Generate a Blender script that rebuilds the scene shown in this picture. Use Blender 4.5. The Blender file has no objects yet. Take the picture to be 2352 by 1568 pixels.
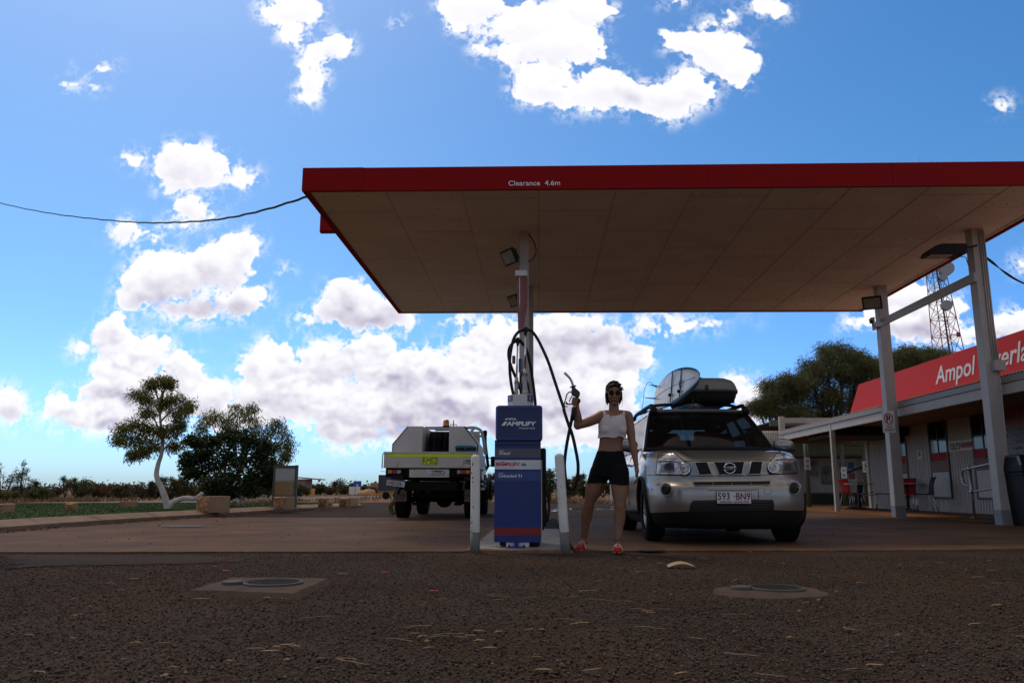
import bpy, bmesh, math, random
import numpy as np
from mathutils import Vector, Matrix, Euler
R=math.radians; PI=math.pi
SC=bpy.context.scene; COL=SC.collection
# ---------------------------------------------------------------- camera
CAM_H=.58; YAW,PITCH,ROLL=1.9,10.62,.2; FPX=1829.
_y,_p,_r=R(YAW),R(PITCH),R(ROLL)
_f=Vector((-math.sin(_y)*math.cos(_p),math.cos(_y)*math.cos(_p),math.sin(_p)))
_rt=Vector((math.cos(_y),math.sin(_y),0)); _up=_rt.cross(_f)
_R=_rt*math.cos(_r)+_up*math.sin(_r); _U=-_rt*math.sin(_r)+_up*math.cos(_r)
cd=bpy.data.cameras.new('camera'); cam=bpy.data.objects.new('camera',cd); COL.objects.link(cam)
cd.sensor_width=36; cd.lens=36*FPX/2352; cd.clip_end=6000; cd.clip_start=.05
m4=Matrix((( _R.x,_U.x,-_f.x,0),(_R.y,_U.y,-_f.y,0),(_R.z,_U.z,-_f.z,CAM_H),(0,0,0,1)))
cam.matrix_world=m4; SC.camera=cam
def ray(px,py): return _R*((px-1176)/FPX)-_U*((py-784)/FPX)+_f
C0=Vector((0,0,CAM_H))
def at(px,py,Y): d=ray(px,py); return C0+d*(Y/d.y)
def gz(px,py,z=0.): d=ray(px,py); return C0+d*((z-CAM_H)/d.z)
def atX(px,py,X): d=ray(px,py); return C0+d*(X/d.x)
SC.view_settings.view_transform='Standard'; SC.view_settings.look='None'
SC.view_settings.exposure=0.0; SC.view_settings.gamma=1
SC.render.engine='CYCLES'; SC.cycles.use_denoising=True
SC.cycles.max_bounces=8; SC.cycles.transparent_max_bounces=12
SC.render.film_transparent=False
# ---------------------------------------------------------------- sun, low strength: it stands behind thin cloud
SUN_EL,SUN_AZ=56.,-34.      # degrees; azimuth from +Y towards +X (sun up ahead, to the left)
sd=bpy.data.lights.new('sun','SUN'); sd.energy=1.1; sd.angle=R(12); sd.color=(1,.90,.76)
so=bpy.data.objects.new('sun',sd); COL.objects.link(so)
sv=Vector((math.sin(R(SUN_AZ))*math.cos(R(SUN_EL)),math.cos(R(SUN_AZ))*math.cos(R(SUN_EL)),math.sin(R(SUN_EL))))
so.rotation_euler=sv.to_track_quat('Z','Y').to_euler(); so.location=(0,0,30)
# ---------------------------------------------------------------- world: sky texture and clouds, by direction
W=bpy.data.worlds.new('World'); SC.world=W; W.use_nodes=True
nt=W.node_tree; N=nt.nodes; L=nt.links; N.clear()
def wn(t,**k):
    n=N.new(t)
    for a,b in k.items(): setattr(n,a,b)
    return n
def wmath(op,a,b=None,c=None,clamp=False):
    n=wn('ShaderNodeMath',operation=op); n.use_clamp=clamp
    for i,v in enumerate((a,b,c)):
        if v is None: continue
        if isinstance(v,(int,float)): n.inputs[i].default_value=v
        else: L.new(v,n.inputs[i])
    return n.outputs[0]
def wvec(op,a,b=None,c=None):
    n=wn('ShaderNodeVectorMath',operation=op)
    for i,v in enumerate((a,b,c)):
        if v is None: continue
        if isinstance(v,tuple): n.inputs[i].default_value=v
        else: L.new(v,n.inputs[i])
    return n.outputs['Value' if op=='LENGTH' else 'Vector']
tc=wn('ShaderNodeTexCoord'); D=tc.outputs['Generated']
sp=wn('ShaderNodeSeparateXYZ'); L.new(D,sp.inputs[0])
sky=wn('ShaderNodeTexSky',sky_type='NISHITA'); sky.sun_disc=False
sky.sun_elevation=R(SUN_EL); sky.sun_rotation=R(SUN_AZ); sky.air_density=1.0; sky.dust_density=.9; sky.ozone_density=2.5
yy=wmath('MAXIMUM',sp.outputs[1],.05)
cu=wn('ShaderNodeCombineXYZ'); L.new(wmath('DIVIDE',sp.outputs[0],yy),cu.inputs[0]); L.new(wmath('DIVIDE',sp.outputs[2],yy),cu.inputs[1])
UV=cu.outputs[0]
def noise(vec,scale,detail=8,rough=.55,col=False,dist=0):
    n=wn('ShaderNodeTexNoise'); n.inputs['Scale'].default_value=scale; n.inputs['Detail'].default_value=detail
    n.inputs['Roughness'].default_value=rough; n.inputs['Distortion'].default_value=dist; L.new(vec,n.inputs['Vector'])
    return n.outputs['Color' if col else 'Fac']
BL=[(640,20,55,35),(700,25,55,40),(655,75,35,40),(770,105,45,45),(735,130,50,35),(712,178,40,48),(700,218,30,20),
(1085,15,90,50),(1060,60,70,25),(1110,115,34,20),(1225,60,100,60),(1290,105,130,60),(1200,120,50,35),(1340,20,90,45),(1180,60,90,35),
(1240,195,80,55),(1330,225,90,42),(1390,205,70,52),(1440,225,60,42),(1500,218,70,45),(1570,212,70,50),(1560,250,55,30),
(1560,98,62,42),(1630,120,85,55),(1690,152,65,48),(1650,45,60,18),(1765,15,42,30),(1690,82,40,14),(1540,4,50,12),
(165,195,34,15),(215,152,52,14),(212,206,26,12),(905,60,24,9),
(420,378,80,55),(480,388,62,48),(400,420,70,35),(305,365,38,18),(556,405,26,32),(440,478,42,32),(480,490,60,16),(420,518,60,13),
(300,538,65,30),(375,550,42,13),
(380,640,115,62),(500,612,90,60),(545,580,52,42),(330,662,65,58),(565,692,75,45),(440,715,95,34),(410,745,45,10),(655,630,35,15),
(800,682,72,48),(820,718,125,45),(700,742,55,14),(905,735,65,20),
(268,768,58,50),(305,820,95,55),(190,802,38,20),(280,880,100,65),(430,865,62,55),(250,962,165,48),(125,932,42,32),(180,970,75,32),(435,905,85,60),(490,905,55,45),(300,930,150,60),(60,925,14,8),
(15,930,52,44),(15,965,50,17),
(618,845,82,68),(740,840,85,64),(650,920,120,75),(850,800,62,42),(900,865,120,62),(960,830,90,42),(800,930,160,62),(950,900,140,66),(1050,870,140,74),(1000,955,190,52),(840,985,165,42),(1150,800,160,72),(1300,768,180,55),(1250,850,220,80),(1150,930,220,86),(1350,905,150,86),(1430,830,85,62),(1560,742,190,24),(1300,985,210,52),(800,1012,130,20),(1050,735,50,20),(1400,1000,120,42),(560,962,120,52),
(1700,872,48,26),(1742,925,54,55),(1690,735,70,14),(2100,695,95,52),(2075,742,120,55),(2150,720,70,62),(2250,765,95,30),(2335,742,70,42),(1985,742,65,22),(2340,615,34,20),(2305,252,14,14)]
GR=[(450,702,130,26),(575,715,60,18),(820,722,85,26),(950,885,120,18),(1320,790,200,34),(1000,952,170,22),(1150,960,160,26),(700,995,170,18),(1110,1000,180,22),(1345,950,120,22),(890,992,120,16),(1440,222,34,22),(260,985,140,14),(440,930,60,30),(300,905,80,26),(20,952,40,12),(2090,760,120,22),(2290,775,80,14),(1130,880,120,14),(660,905,60,16),(1590,765,120,8)]
def uvc(px,py): d=ray(px,py); return d.x/d.y,d.z/d.y
# cumulus field: puffs heaped up by numpy on the (x/y, z/y) chart of the forward sky
def fbm(shape,cell,octs,seed,gain=.5):
    r=np.random.default_rng(seed); out=np.zeros(shape,np.float32); amp=1.; tot=0
    for o in range(octs):
        c=max(1.5,cell/2**o); gh,gw=int(shape[0]/c)+4,int(shape[1]/c)+4; G=r.random((gh,gw),dtype=np.float32)
        y=np.arange(shape[0])/c; x=np.arange(shape[1])/c; yi=y.astype(int); xi=x.astype(int); fy=(y-yi).astype(np.float32); fx=(x-xi).astype(np.float32)
        fy=fy*fy*(3-2*fy); fx=fx*fx*(3-2*fx)
        A=G[yi][:,xi]; B=G[yi][:,xi+1]; C=G[yi+1][:,xi]; Dd=G[yi+1][:,xi+1]
        out+=amp*((A*(1-fx)+B*fx)*(1-fy)[:,None]+(C*(1-fx)+Dd*fx)*fy[:,None]); tot+=amp; amp*=gain
    return out/tot
U0,U1,V0,V1=-.95,.90,-.02,.98; CW,CH=2590,1400
def c_px(u,v): return (u-U0)/(U1-U0)*CW,(v-V0)/(V1-V0)*CH
def cloud_map():
    h=np.zeros((CH,CW),np.float32); r=np.random.default_rng(21); gr=np.zeros((CH,CW),np.float32)
    pri=np.zeros((CH,CW),np.float32); sl=np.zeros((CH,CW),np.float32); order=0.
    LS=[]
    for q in BL:
        LS.append((*q,0))
        if q[1]>760 and q[2]>=58 and q[3]>=24:
            for _ in range(int(2+q[2]/16)): f=r.uniform(.16,.40); LS.append((q[0]+r.uniform(-.72,.72)*q[2],q[1]+r.uniform(-.62,.55)*q[3],q[2]*f,max(9,q[3]*f*.85),1))
    LS=[l for l in LS if l[4]==0]+sorted([l for l in LS if l[4]],key=lambda l:l[1])
    for (cx,cy,rx,ry,sub) in LS:
        u,v=uvc(cx,cy); u2,_=uvc(cx+rx,cy); _,v2=uvc(cx,cy-ry)
        X,Y=c_px(u,v); A=abs(u2-u)/(U1-U0)*CW; B=abs(v2-v)/(V1-V0)*CH; mn=min(A,B); order+=1.5 if sub else .35
        n=int(26+22*(A*B)**.5/12)
        if sub: n=34
        if B<26 and A>1.9*B and not sub: n=int(n*.6)
        for k in range(n):
            a=r.uniform(0,2*np.pi); q=r.random()**.55; x=X+A*q*np.cos(a)*.86; y=Y+B*q*np.sin(a)*.86
            if sub and y<Y-.25*B: y=Y-.25*B+r.uniform(-.1,.1)*B
            rad=mn*r.uniform(.10,.36)*(1.1-.6*q)+2.2
            if y<Y-.2*B: rad*=.8
            z0=mn*.9*(1-q*q)
            i0,i1=int(max(0,y-rad)),int(min(CH,y+rad+1)); j0,j1=int(max(0,x-rad)),int(min(CW,x+rad+1))
            if i1<=i0 or j1<=j0: continue
            yy_,xx_=np.ogrid[i0:i1,j0:j1]; d2=rad*rad-(yy_-y)**2-(xx_-x)**2
            s_=np.where(d2>0,np.sqrt(np.maximum(d2,0))*1.1+z0,0); h[i0:i1,j0:j1]=np.maximum(h[i0:i1,j0:j1],s_)
            p_=np.where(d2>0,s_+order*(1. if sub else .3),0); w_=p_>pri[i0:i1,j0:j1]
            pri[i0:i1,j0:j1]=np.where(w_,p_,pri[i0:i1,j0:j1])
            loc=np.clip(.42-.62*(yy_-Y)/B-.28*(yy_-y)/rad+0*xx_,0,1)*(.75 if sub else .5); sl[i0:i1,j0:j1]=np.where(w_,loc,sl[i0:i1,j0:j1])
    for (cx,cy,rx,ry) in GR:
        u,v=uvc(cx,cy); u2,_=uvc(cx+rx,cy); _,v2=uvc(cx,cy-ry); X,Y=c_px(u,v); A=abs(u2-u)/(U1-U0)*CW*1.25; B=abs(v2-v)/(V1-V0)*CH*1.4
        i0,i1=int(max(0,Y-B)),int(min(CH,Y+B+1)); j0,j1=int(max(0,X-A)),int(min(CW,X+A+1)); yy_,xx_=np.ogrid[i0:i1,j0:j1]
        d=1-np.sqrt(((yy_-Y)/B)**2+((xx_-X)/A)**2); gr[i0:i1,j0:j1]=np.maximum(gr[i0:i1,j0:j1],np.clip(d,0,1))
    # domain warp frays the puffs
    wx=(fbm((CH,CW),60,6,1,.62)-.5)*64+(fbm((CH,CW),16,4,7,.65)-.5)*26; wy=(fbm((CH,CW),60,6,2,.62)-.5)*50+(fbm((CH,CW),16,4,8,.65)-.5)*22
    I,J=np.mgrid[0:CH,0:CW]; ii=np.clip(I+wy,0,CH-1).astype(int); jj=np.clip(J+wx,0,CW-1).astype(int)
    er=fbm((CH,CW),44,7,31,.62); h2=h[ii,jj]; h2=np.where(h2>0,np.maximum(h2-np.clip(.475+.055*np.clip(1-np.linspace(0,2.6,CH)[:,None],0,1)-er,0,1)*95,0),0); g2=gr[np.clip(I+wy*1.6,0,CH-1).astype(int),np.clip(J+wx*1.6,0,CW-1).astype(int)]
    def blur(a,k,it=2):
        for _ in range(it):
            for ax in (0,1):
                c=np.cumsum(np.pad(a,[(k+1,k) if q==ax else (0,0) for q in (0,1)],mode='edge'),axis=ax,dtype=np.float64)
                n_=a.shape[ax]; hi=np.take(c,np.arange(2*k+1,2*k+1+n_),axis=ax); lo=np.take(c,np.arange(0,n_),axis=ax); a=((hi-lo)/(2*k+1)).astype(np.float32)
        return a
    det=fbm((CH,CW),26,6,3,.62)
    al_=np.clip(blur(np.clip(h2/17,0,1),1,2)*1.4*(.75+.5*fbm((CH,CW),10,4,41,.65))-(.62*np.clip(1.9-2.3*blur((h2>1).astype(np.float32),10,2),0,1)*np.clip(fbm((CH,CW),15,6,55,.7)*3.2-.75,0,1.6))-.03,0,1)
    al_=np.where(h2>0,al_,al_*.6); rg=np.clip(1-np.abs(2*fbm((CH,CW),26,7,9,.62)-1)*5.,0,1)*np.clip(fbm((CH,CW),70,4,13,.6)*4-1.7,0,1); wisp=np.clip(blur((h2>0).astype(np.float32),15,2)*1.25,0,1)*np.clip(rg*1.0+np.clip(fbm((CH,CW),24,7,19,.68)*5-2.55,0,1),0,1); al_=np.maximum(al_,np.clip(wisp*1.3,0,.85))
    hb=blur(h2,2,2); gy_,gx_=np.gradient(hb); form=np.clip(-gy_*.55+gx_*.15,-1,1)      # underside and right of each puff
    thick=np.clip(blur((h2>1).astype(np.float32),20,2)*1.5-.6,0,1)
    low=np.linspace(0,1,CH,dtype=np.float32)[:,None]; lowk=np.clip(1.05-low*1.25,0.12,1)
    gsm=blur(g2,7,2); g_=np.clip(gsm*1.5*(.45+1.1*det)-.14,0,1)*.66
    h3=blur(np.where(h2>0,h2,0),9,2); gy3,gx3=np.gradient(h3); und=np.clip(gy3*.9+gx3*.25+.06,0,.6)      # lower side of each heap in half shade
    h4=blur(h2,3,1); gy4,gx4=np.gradient(h4); und2=np.clip(gy4*.28+gx4*.10,0,.35)
    sl2=blur(sl[ii,jj],2,2); sh=g_*.85+thick*lowk*(und*.30+und2*.35+np.clip((det-.47)*.9,0,.25)+sl2*.98)
    sh=np.clip(sh,0,1)
    sh=sh*np.clip(blur((h2>1).astype(np.float32),5,2)*2.2-1.1,0,1)
    img=np.zeros((CH,CW,4),np.float32); img[...,0]=al_; img[...,1]=blur(sh,2,1); img[...,2]=0; img[...,3]=1
    im=bpy.data.images.new('cloud_field',CW,CH,float_buffer=False,alpha=False); im.colorspace_settings.name='Non-Color'
    im.pixels.foreach_set(img.ravel()); im.update(); im.pack(); return im
im=cloud_map()
front=wmath('GREATER_THAN',sp.outputs[1],.05)
mp=wn('ShaderNodeMapping'); mp.inputs['Location'].default_value=(-U0/(U1-U0),-V0/(V1-V0),0); mp.inputs['Scale'].default_value=(1/(U1-U0),1/(V1-V0),1); L.new(UV,mp.inputs[0])
ti=wn('ShaderNodeTexImage'); ti.image=im; ti.extension='CLIP'; ti.interpolation='Cubic'; L.new(mp.outputs[0],ti.inputs[0])
ch=wn('ShaderNodeSeparateColor'); L.new(ti.outputs['Color'],ch.inputs[0])
inside=wmath('MULTIPLY',front,ti.outputs['Alpha'])
# unseen sky: added broken cumulus, warmer and dimmer, shaping the fill light
gp=wn('ShaderNodeCombineXYZ'); zz=wmath('ADD',wmath('ABSOLUTE',sp.outputs[2]),.12)
L.new(wmath('DIVIDE',sp.outputs[0],zz),gp.inputs[0]); L.new(wmath('DIVIDE',sp.outputs[1],zz),gp.inputs[1])
gen=wmath('MULTIPLY',wmath('SUBTRACT',noise(gp.outputs[0],1.6,5,.6),.42),6.,clamp=True)
gen=wmath('MULTIPLY',gen,wmath('SUBTRACT',1.0,inside))
class _o: pass
al=_o(); al.outputs=[wmath('ADD',gen,wmath('MULTIPLY',ch.outputs[0],inside),clamp=True)]
shade=ch.outputs[1]
def rgbmix(f,a,b):
    n=wn('ShaderNodeMix'); n.data_type='RGBA'
    for i,v in ((0,f),(6,a),(7,b)):
        if isinstance(v,(int,float,tuple)): n.inputs[i].default_value=v
        else: L.new(v,n.inputs[i])
    return n.outputs[2]
ccol=rgbmix(inside,(6.6,5.5,4.2,1),rgbmix(shade,(10.4,10.4,10.8,1),(4.9,4.5,6.0,1)))
# deepen the sky texture's blue (saturation), as the photograph's polarised look
hs=wn('ShaderNodeHueSaturation'); hs.inputs['Saturation'].default_value=1.36; hs.inputs['Value'].default_value=1.15
L.new(sky.outputs[0],hs.inputs['Color'])
el=wn('ShaderNodeMapRange',interpolation_type='SMOOTHSTEP'); el.inputs[1].default_value=-.02; el.inputs[2].default_value=.36; L.new(sp.outputs[2],el.inputs[0])
tint=rgbmix(el.outputs[0],(.66,1.08,1.95,1),(.98,1.13,1.18,1))
zen=wn('ShaderNodeMapRange',interpolation_type='SMOOTHSTEP'); zen.inputs[1].default_value=.58; zen.inputs[2].default_value=.8; L.new(sp.outputs[2],zen.inputs[0])
skyc=wvec('MULTIPLY',hs.outputs[0],rgbmix(zen.outputs[0],tint,(1.9,1.1,.70,1)))
full=rgbmix(al.outputs[0],skyc,ccol)
bg=wn('ShaderNodeBackground'); bg.inputs['Strength'].default_value=.1; L.new(full,bg.inputs['Color'])
wo=wn('ShaderNodeOutputWorld'); L.new(bg.outputs[0],wo.inputs[0])
W.cycles.sampling_method='MANUAL'; W.cycles.sample_map_resolution=1024
# ---------------------------------------------------------------- materials
MATS={}
def mat(name,col,rough=.6,metal=0,var=.12,vscale=6.,bump=0.,bscale=60.,col2=None,spec=.5,coat=0,mixs=None,rvar=.1,detail=6,alpha=None,emit=None,streak=None):
    if spec==.5 and rough>=.7: spec=.07
    m=bpy.data.materials.new(name); m.use_nodes=True; t=m.node_tree; n=t.nodes; l=t.links
    b=n['Principled BSDF']
    b.inputs['Metallic'].default_value=metal; b.inputs['Specular IOR Level'].default_value=spec
    b.inputs['Coat Weight'].default_value=coat; b.inputs['Coat Roughness'].default_value=.06
    tc=n.new('ShaderNodeTexCoord'); nz=n.new('ShaderNodeTexNoise'); nz.inputs['Scale'].default_value=vscale; nz.inputs['Detail'].default_value=detail
    vec=tc.outputs['Object']
    if streak:
        mp=n.new('ShaderNodeMapping'); mp.inputs['Scale'].default_value=streak; l.new(vec,mp.inputs[0]); vec2=mp.outputs[0]
    else: vec2=vec
    l.new(vec2,nz.inputs['Vector'])
    mx=n.new('ShaderNodeMix'); mx.data_type='RGBA'
    c=Vector(col); a=c*(1-var); d=Vector(col2) if col2 else c*(1+var)
    mx.inputs[6].default_value=(*a,1); mx.inputs[7].default_value=(*[min(1,x) for x in d],1)
    mr=n.new('ShaderNodeMapRange'); mr.inputs[1].default_value=.3; mr.inputs[2].default_value=.7
    l.new(nz.outputs['Fac'],mr.inputs[0]); l.new(mr.outputs[0],mx.inputs[0]); l.new(mx.outputs[2],b.inputs['Base Color'])
    rr=n.new('ShaderNodeMapRange'); rr.inputs[3].default_value=max(.02,rough-rvar); rr.inputs[4].default_value=min(1,rough+rvar)
    l.new(nz.outputs['Fac'],rr.inputs[0]); l.new(rr.outputs[0],b.inputs['Roughness'])
    if bump:
        bn=n.new('ShaderNodeTexNoise'); bn.inputs['Scale'].default_value=bscale; bn.inputs['Detail'].default_value=4; l.new(vec,bn.inputs['Vector'])
        bp=n.new('ShaderNodeBump'); bp.inputs['Strength'].default_value=bump; bp.inputs['Distance'].default_value=.01
        l.new(bn.outputs['Fac'],bp.inputs['Height']); l.new(bp.outputs[0],b.inputs['Normal'])
    if emit:
        b.inputs['Emission Color'].default_value=(*emit[0],1); b.inputs['Emission Strength'].default_value=emit[1]
    MATS[name]=m; return m
# ---------------------------------------------------------------- mesh builder
class MB:
    def __init__(s): s.v=[]; s.f=[]; s.m=[]; s.s=[]
    def add(s,vs,fs,mi=0,sm=False):
        o=len(s.v); s.v+= [tuple(x) for x in vs]; s.f+=[tuple(o+i for i in f) for f in fs]; s.m+=[mi]*len(fs); s.s+=[sm]*len(fs); return s
    def box(s,c,d,rot=None,mi=0,ch=0.):
        x,y,z=d[0]/2,d[1]/2,d[2]/2
        if ch>0 :
            ch=min(ch,x*.9,y*.9,z*.9); vs=[]; idx={}
            for sx in(-1,1):
                for sy in(-1,1):
                    for sz in(-1,1):
                        for k in range(3):
                            p=[sx*(x-(ch if k!=0 else 0)),sy*(y-(ch if k!=1 else 0)),sz*(z-(ch if k!=2 else 0))]
                            idx[(sx,sy,sz,k)]=len(vs); vs.append(Vector(p))
            fs=[]
            for k in range(3):
                a,b=[q for q in range(3) if q!=k]
                for sg in(-1,1):
                    def key(sa,sb):
                        t=[0,0,0]; t[k]=sg; t[a]=sa; t[b]=sb; return idx[(*t,k)]
                    fs.append((key(-1,-1),key(1,-1),key(1,1),key(-1,1)))
            for k in range(3):
                a,b=[q for q in range(3) if q!=k]
                for sa in(-1,1):
                    for sb in(-1,1):
                        def key2(sk,kk):
                            t=[0,0,0]; t[k]=sk; t[a]=sa; t[b]=sb; return idx[(*t,kk)]
                        fs.append((key2(-1,a),key2(1,a),key2(1,b),key2(-1,b)))
            for sx in(-1,1):
                for sy in(-1,1):
                    for sz in(-1,1): fs.append(tuple(idx[(sx,sy,sz,k)] for k in range(3)))
        else:
            vs=[Vector((a*x,b*y,e*z)) for a in(-1,1) for b in(-1,1) for e in(-1,1)]
            fs=[(0,1,3,2),(4,6,7,5),(0,4,5,1),(2,3,7,6),(0,2,6,4),(1,5,7,3)]
        if rot is not None:
            q=rot if isinstance(rot,Matrix) else Euler(rot).to_matrix(); vs=[q@v for v in vs]
        c=Vector(c); return s.add([v+c for v in vs],fs,mi)
    def bb(s,x0,x1,y0,y1,z0,z1,mi=0,ch=0.): return s.box(((x0+x1)/2,(y0+y1)/2,(z0+z1)/2),(abs(x1-x0),abs(y1-y0),abs(z1-z0)),None,mi,ch)
    def bar(s,a,b,w,h=None,mi=0,up=(0,0,1),ch=0.):
        a=Vector(a); b=Vector(b); h=h or w; d=b-a; ln=d.length; d.normalize(); u=Vector(up)
        if abs(d.dot(u))>.98: u=Vector((0,1,0))
        x=d.cross(u).normalized(); z=x.cross(d)
        q=Matrix((x,d,z)).transposed(); return s.box((a+b)/2,(w,ln,h),q,mi,ch)
    def tube(s,pts,r,n=8,mi=0,caps=True,closed=False,sm=True,flat=None):
        pts=[Vector(p) for p in pts]; k=len(pts); rs=r if isinstance(r,(list,tuple)) else [r]*k
        vs=[]; prev=None
        for i,p in enumerate(pts):
            if closed: t=(pts[(i+1)%k]-pts[i-1])
            else: t=(pts[min(i+1,k-1)]-pts[max(i-1,0)])
            t.normalize()
            if prev is None:
                u=Vector((0,0,1)) if abs(t.z)<.9 else Vector((1,0,0)); x=t.cross(u).normalized()
            else:
                x=(prev-t*prev.dot(t)); x=x.normalized() if x.length>1e-6 else prev
            prev=x; y=t.cross(x)
            for j in range(n):
                a=2*PI*j/n; vs.append(p+x*(rs[i]*math.cos(a))+y*(rs[i]*math.sin(a)*(flat or 1)))
        fs=[]
        for i in range(k if closed else k-1):
            for j in range(n):
                a=i*n+j; b=i*n+(j+1)%n; c=((i+1)%k)*n+(j+1)%n; d=((i+1)%k)*n+j; fs.append((a,b,c,d))
        if caps and not closed: fs.append(tuple(range(n-1,-1,-1))); fs.append(tuple((k-1)*n+j for j in range(n)))
        return s.add(vs,fs,mi,sm)
    def cyl(s,a,b,r,r2=None,n=20,mi=0,sm=True):
        a=Vector(a);b=Vector(b); r2=r if r2 is None else r2
        d=(b-a).normalized(); u=Vector((0,0,1)) if abs(d.z)<.9 else Vector((1,0,0)); x=d.cross(u).normalized(); y=d.cross(x)
        vs=[]; 
        for p,q in((a,r),(b,r2)):
            for j in range(n): an=2*PI*j/n; vs.append(p+x*(q*math.cos(an))+y*(q*math.sin(an)))
        s.add(vs,[(j,n+j,n+(j+1)%n,(j+1)%n) for j in range(n)],mi,sm)
        o=len(s.v)-2*n; s.f+=[tuple(o+j for j in range(n)),tuple(o+n+j for j in range(n-1,-1,-1))]; s.m+=[mi]*2; s.s+=[False]*2; return s
    def lathe(s,prof,c=(0,0,0),axis='Z',n=24,mi=0,sm=True):
        vs=[]; k=len(prof); c=Vector(c)
        for (r,h) in prof:
            for j in range(n):
                a=2*PI*j/n; x,y=r*math.cos(a),r*math.sin(a)
                vs.append(c+Vector({'Z':(x,y,h),'X':(h,x,y),'Y':(y,h,x)}[axis]))
        return s.add(vs,[(i*n+j,i*n+(j+1)%n,(i+1)*n+(j+1)%n,(i+1)*n+j) for i in range(k-1) for j in range(n)],mi,sm)
    def prism(s,poly,a,b,plane='XZ',mi=0):
        n=len(poly)
        def P3(p,h): return {'XZ':(p[0],h,p[1]),'XY':(p[0],p[1],h),'YZ':(h,p[0],p[1])}[plane]
        vs=[P3(p,a) for p in poly]+[P3(p,b) for p in poly]
        return s.add(vs,[tuple(range(n)),tuple(range(2*n-1,n-1,-1))]+[(i,n+i,n+(i+1)%n,(i+1)%n) for i in range(n)],mi)
    def ell(s,c,r,n=16,m=10,mi=0,rot=None):
        vs=[];c=Vector(c)
        q=Euler(rot).to_matrix() if rot is not None else None
        for i in range(m+1):
            t=PI*i/m
            for j in range(n):
                a=2*PI*j/n; v=Vector((r[0]*math.sin(t)*math.cos(a),r[1]*math.sin(t)*math.sin(a),r[2]*math.cos(t)))
                vs.append(c+(q@v if q else v))
        return s.add(vs,[(i*n+j,(i+1)*n+j,(i+1)*n+(j+1)%n,i*n+(j+1)%n) for i in range(m) for j in range(n)],mi,True)
    def grid(s,rows,mi=0,sm=True,wrap=False):
        k=len(rows); n=len(rows[0]); vs=[p for r_ in rows for p in r_]
        return s.add(vs,[(i*n+j,i*n+(j+1)%n,(i+1)*n+(j+1)%n,(i+1)*n+j) for i in range(k-1) for j in range(n if wrap else n-1)],mi,sm)
    def build(s,name,mt,parent=None,bevel=0,shift=True,fix=True,subsurf=0,segs=2,merge=False):
        me=bpy.data.meshes.new(name); vs=[Vector(v) for v in s.v]
        loc=Vector((0,0,0))
        if shift and parent is None and vs:
            a=np.array(s.v); loc=Vector(((a[:,0].min()+a[:,0].max())/2,(a[:,1].min()+a[:,1].max())/2,a[:,2].min()))
            vs=[v-loc for v in vs]
        elif shift and parent is not None:
            o=wloc(parent); vs=[v-o for v in vs]
        me.from_pydata([tuple(v) for v in vs],[],s.f)
        ms=mt if isinstance(mt,(list,tuple)) else [mt]
        for x in ms: me.materials.append(x)
        me.polygons.foreach_set('material_index',s.m); me.polygons.foreach_set('use_smooth',s.s)
        if fix or merge:
            b=bmesh.new(); b.from_mesh(me)
            if merge: bmesh.ops.remove_doubles(b,verts=b.verts,dist=1e-5)
            if fix: bmesh.ops.recalc_face_normals(b,faces=b.faces)
            b.to_mesh(me); b.free()
        o=bpy.data.objects.new(name,me); COL.objects.link(o); o.location=loc
        if parent is not None: o.parent=parent
        if bevel:
            md=o.modifiers.new('bevel','BEVEL'); md.width=bevel; md.segments=segs; md.limit_method='ANGLE'; md.angle_limit=R(35)
            md.use_clamp_overlap=True
        if subsurf:
            md=o.modifiers.new('sub','SUBSURF'); md.levels=subsurf; md.render_levels=subsurf
        return o
def wloc(o):
    p=Vector((0,0,0))
    while o is not None: p+=o.location; o=o.parent
    return p
def tag(o,label=None,cat=None,group=None,kind=None):
    if label: o['label']=label
    if cat: o['category']=cat
    if group: o['group']=group
    if kind: o['kind']=kind
    return o
def thing(name,label,cat,loc=(0,0,0),group=None):
    o=bpy.data.objects.new(name,None); COL.objects.link(o); o.location=loc; o.empty_display_size=.2; return tag(o,label,cat,group)
def copy_tree(o,parent=None):
    c=o.copy(); COL.objects.link(c); c.parent=parent
    for ch in list(o.children): copy_tree(ch,c)
    return c
def text(s,size,loc,mt,parent,rot=(PI/2,0,0),bold=0.,xs=1.,shear=0.,ext=.0015,align='LEFT',name='lettering',spacing=1.):
    cu=bpy.data.curves.new('t','FONT'); cu.body=s; cu.size=size; cu.offset=bold*size; cu.extrude=ext; cu.align_x=align; cu.shear=shear
    cu.space_character=spacing; cu.resolution_u=3
    t=bpy.data.objects.new('t',cu); COL.objects.link(t)
    dg=bpy.context.evaluated_depsgraph_get(); me=bpy.data.meshes.new_from_object(t.evaluated_get(dg))
    bpy.data.objects.remove(t); bpy.data.curves.remove(cu)
    o=bpy.data.objects.new(name,me); COL.objects.link(o); me.name=name; me.materials.clear(); me.materials.append(mt)
    Mx=Euler(rot).to_matrix().to_4x4()@Matrix.Diagonal((xs,1,1,1)); me.transform(Mx)
    if parent is not None: o.parent=parent; o.location=Vector(loc)-wloc(parent)
    else: o.location=loc
    return o
def bake(o):
    dg=bpy.context.evaluated_depsgraph_get(); dg.update(); me=bpy.data.meshes.new_from_object(o.evaluated_get(dg)); o.modifiers.clear(); o.data=me; return o
def smooth_pts(pts,k=6):
    pts=[Vector(p) for p in pts]; out=[]
    for i in range(len(pts)-1):
        a=pts[max(i-1,0)];b=pts[i];c=pts[i+1];d=pts[min(i+2,len(pts)-1)]
        for j in range(k):
            t=j/k; out.append(.5*((2*b)+(c-a)*t+(2*a-5*b+4*c-d)*t*t+(3*b-a-3*c+d)*t**3))
    out.append(pts[-1]); return out
rnd=random.Random(7)
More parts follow.
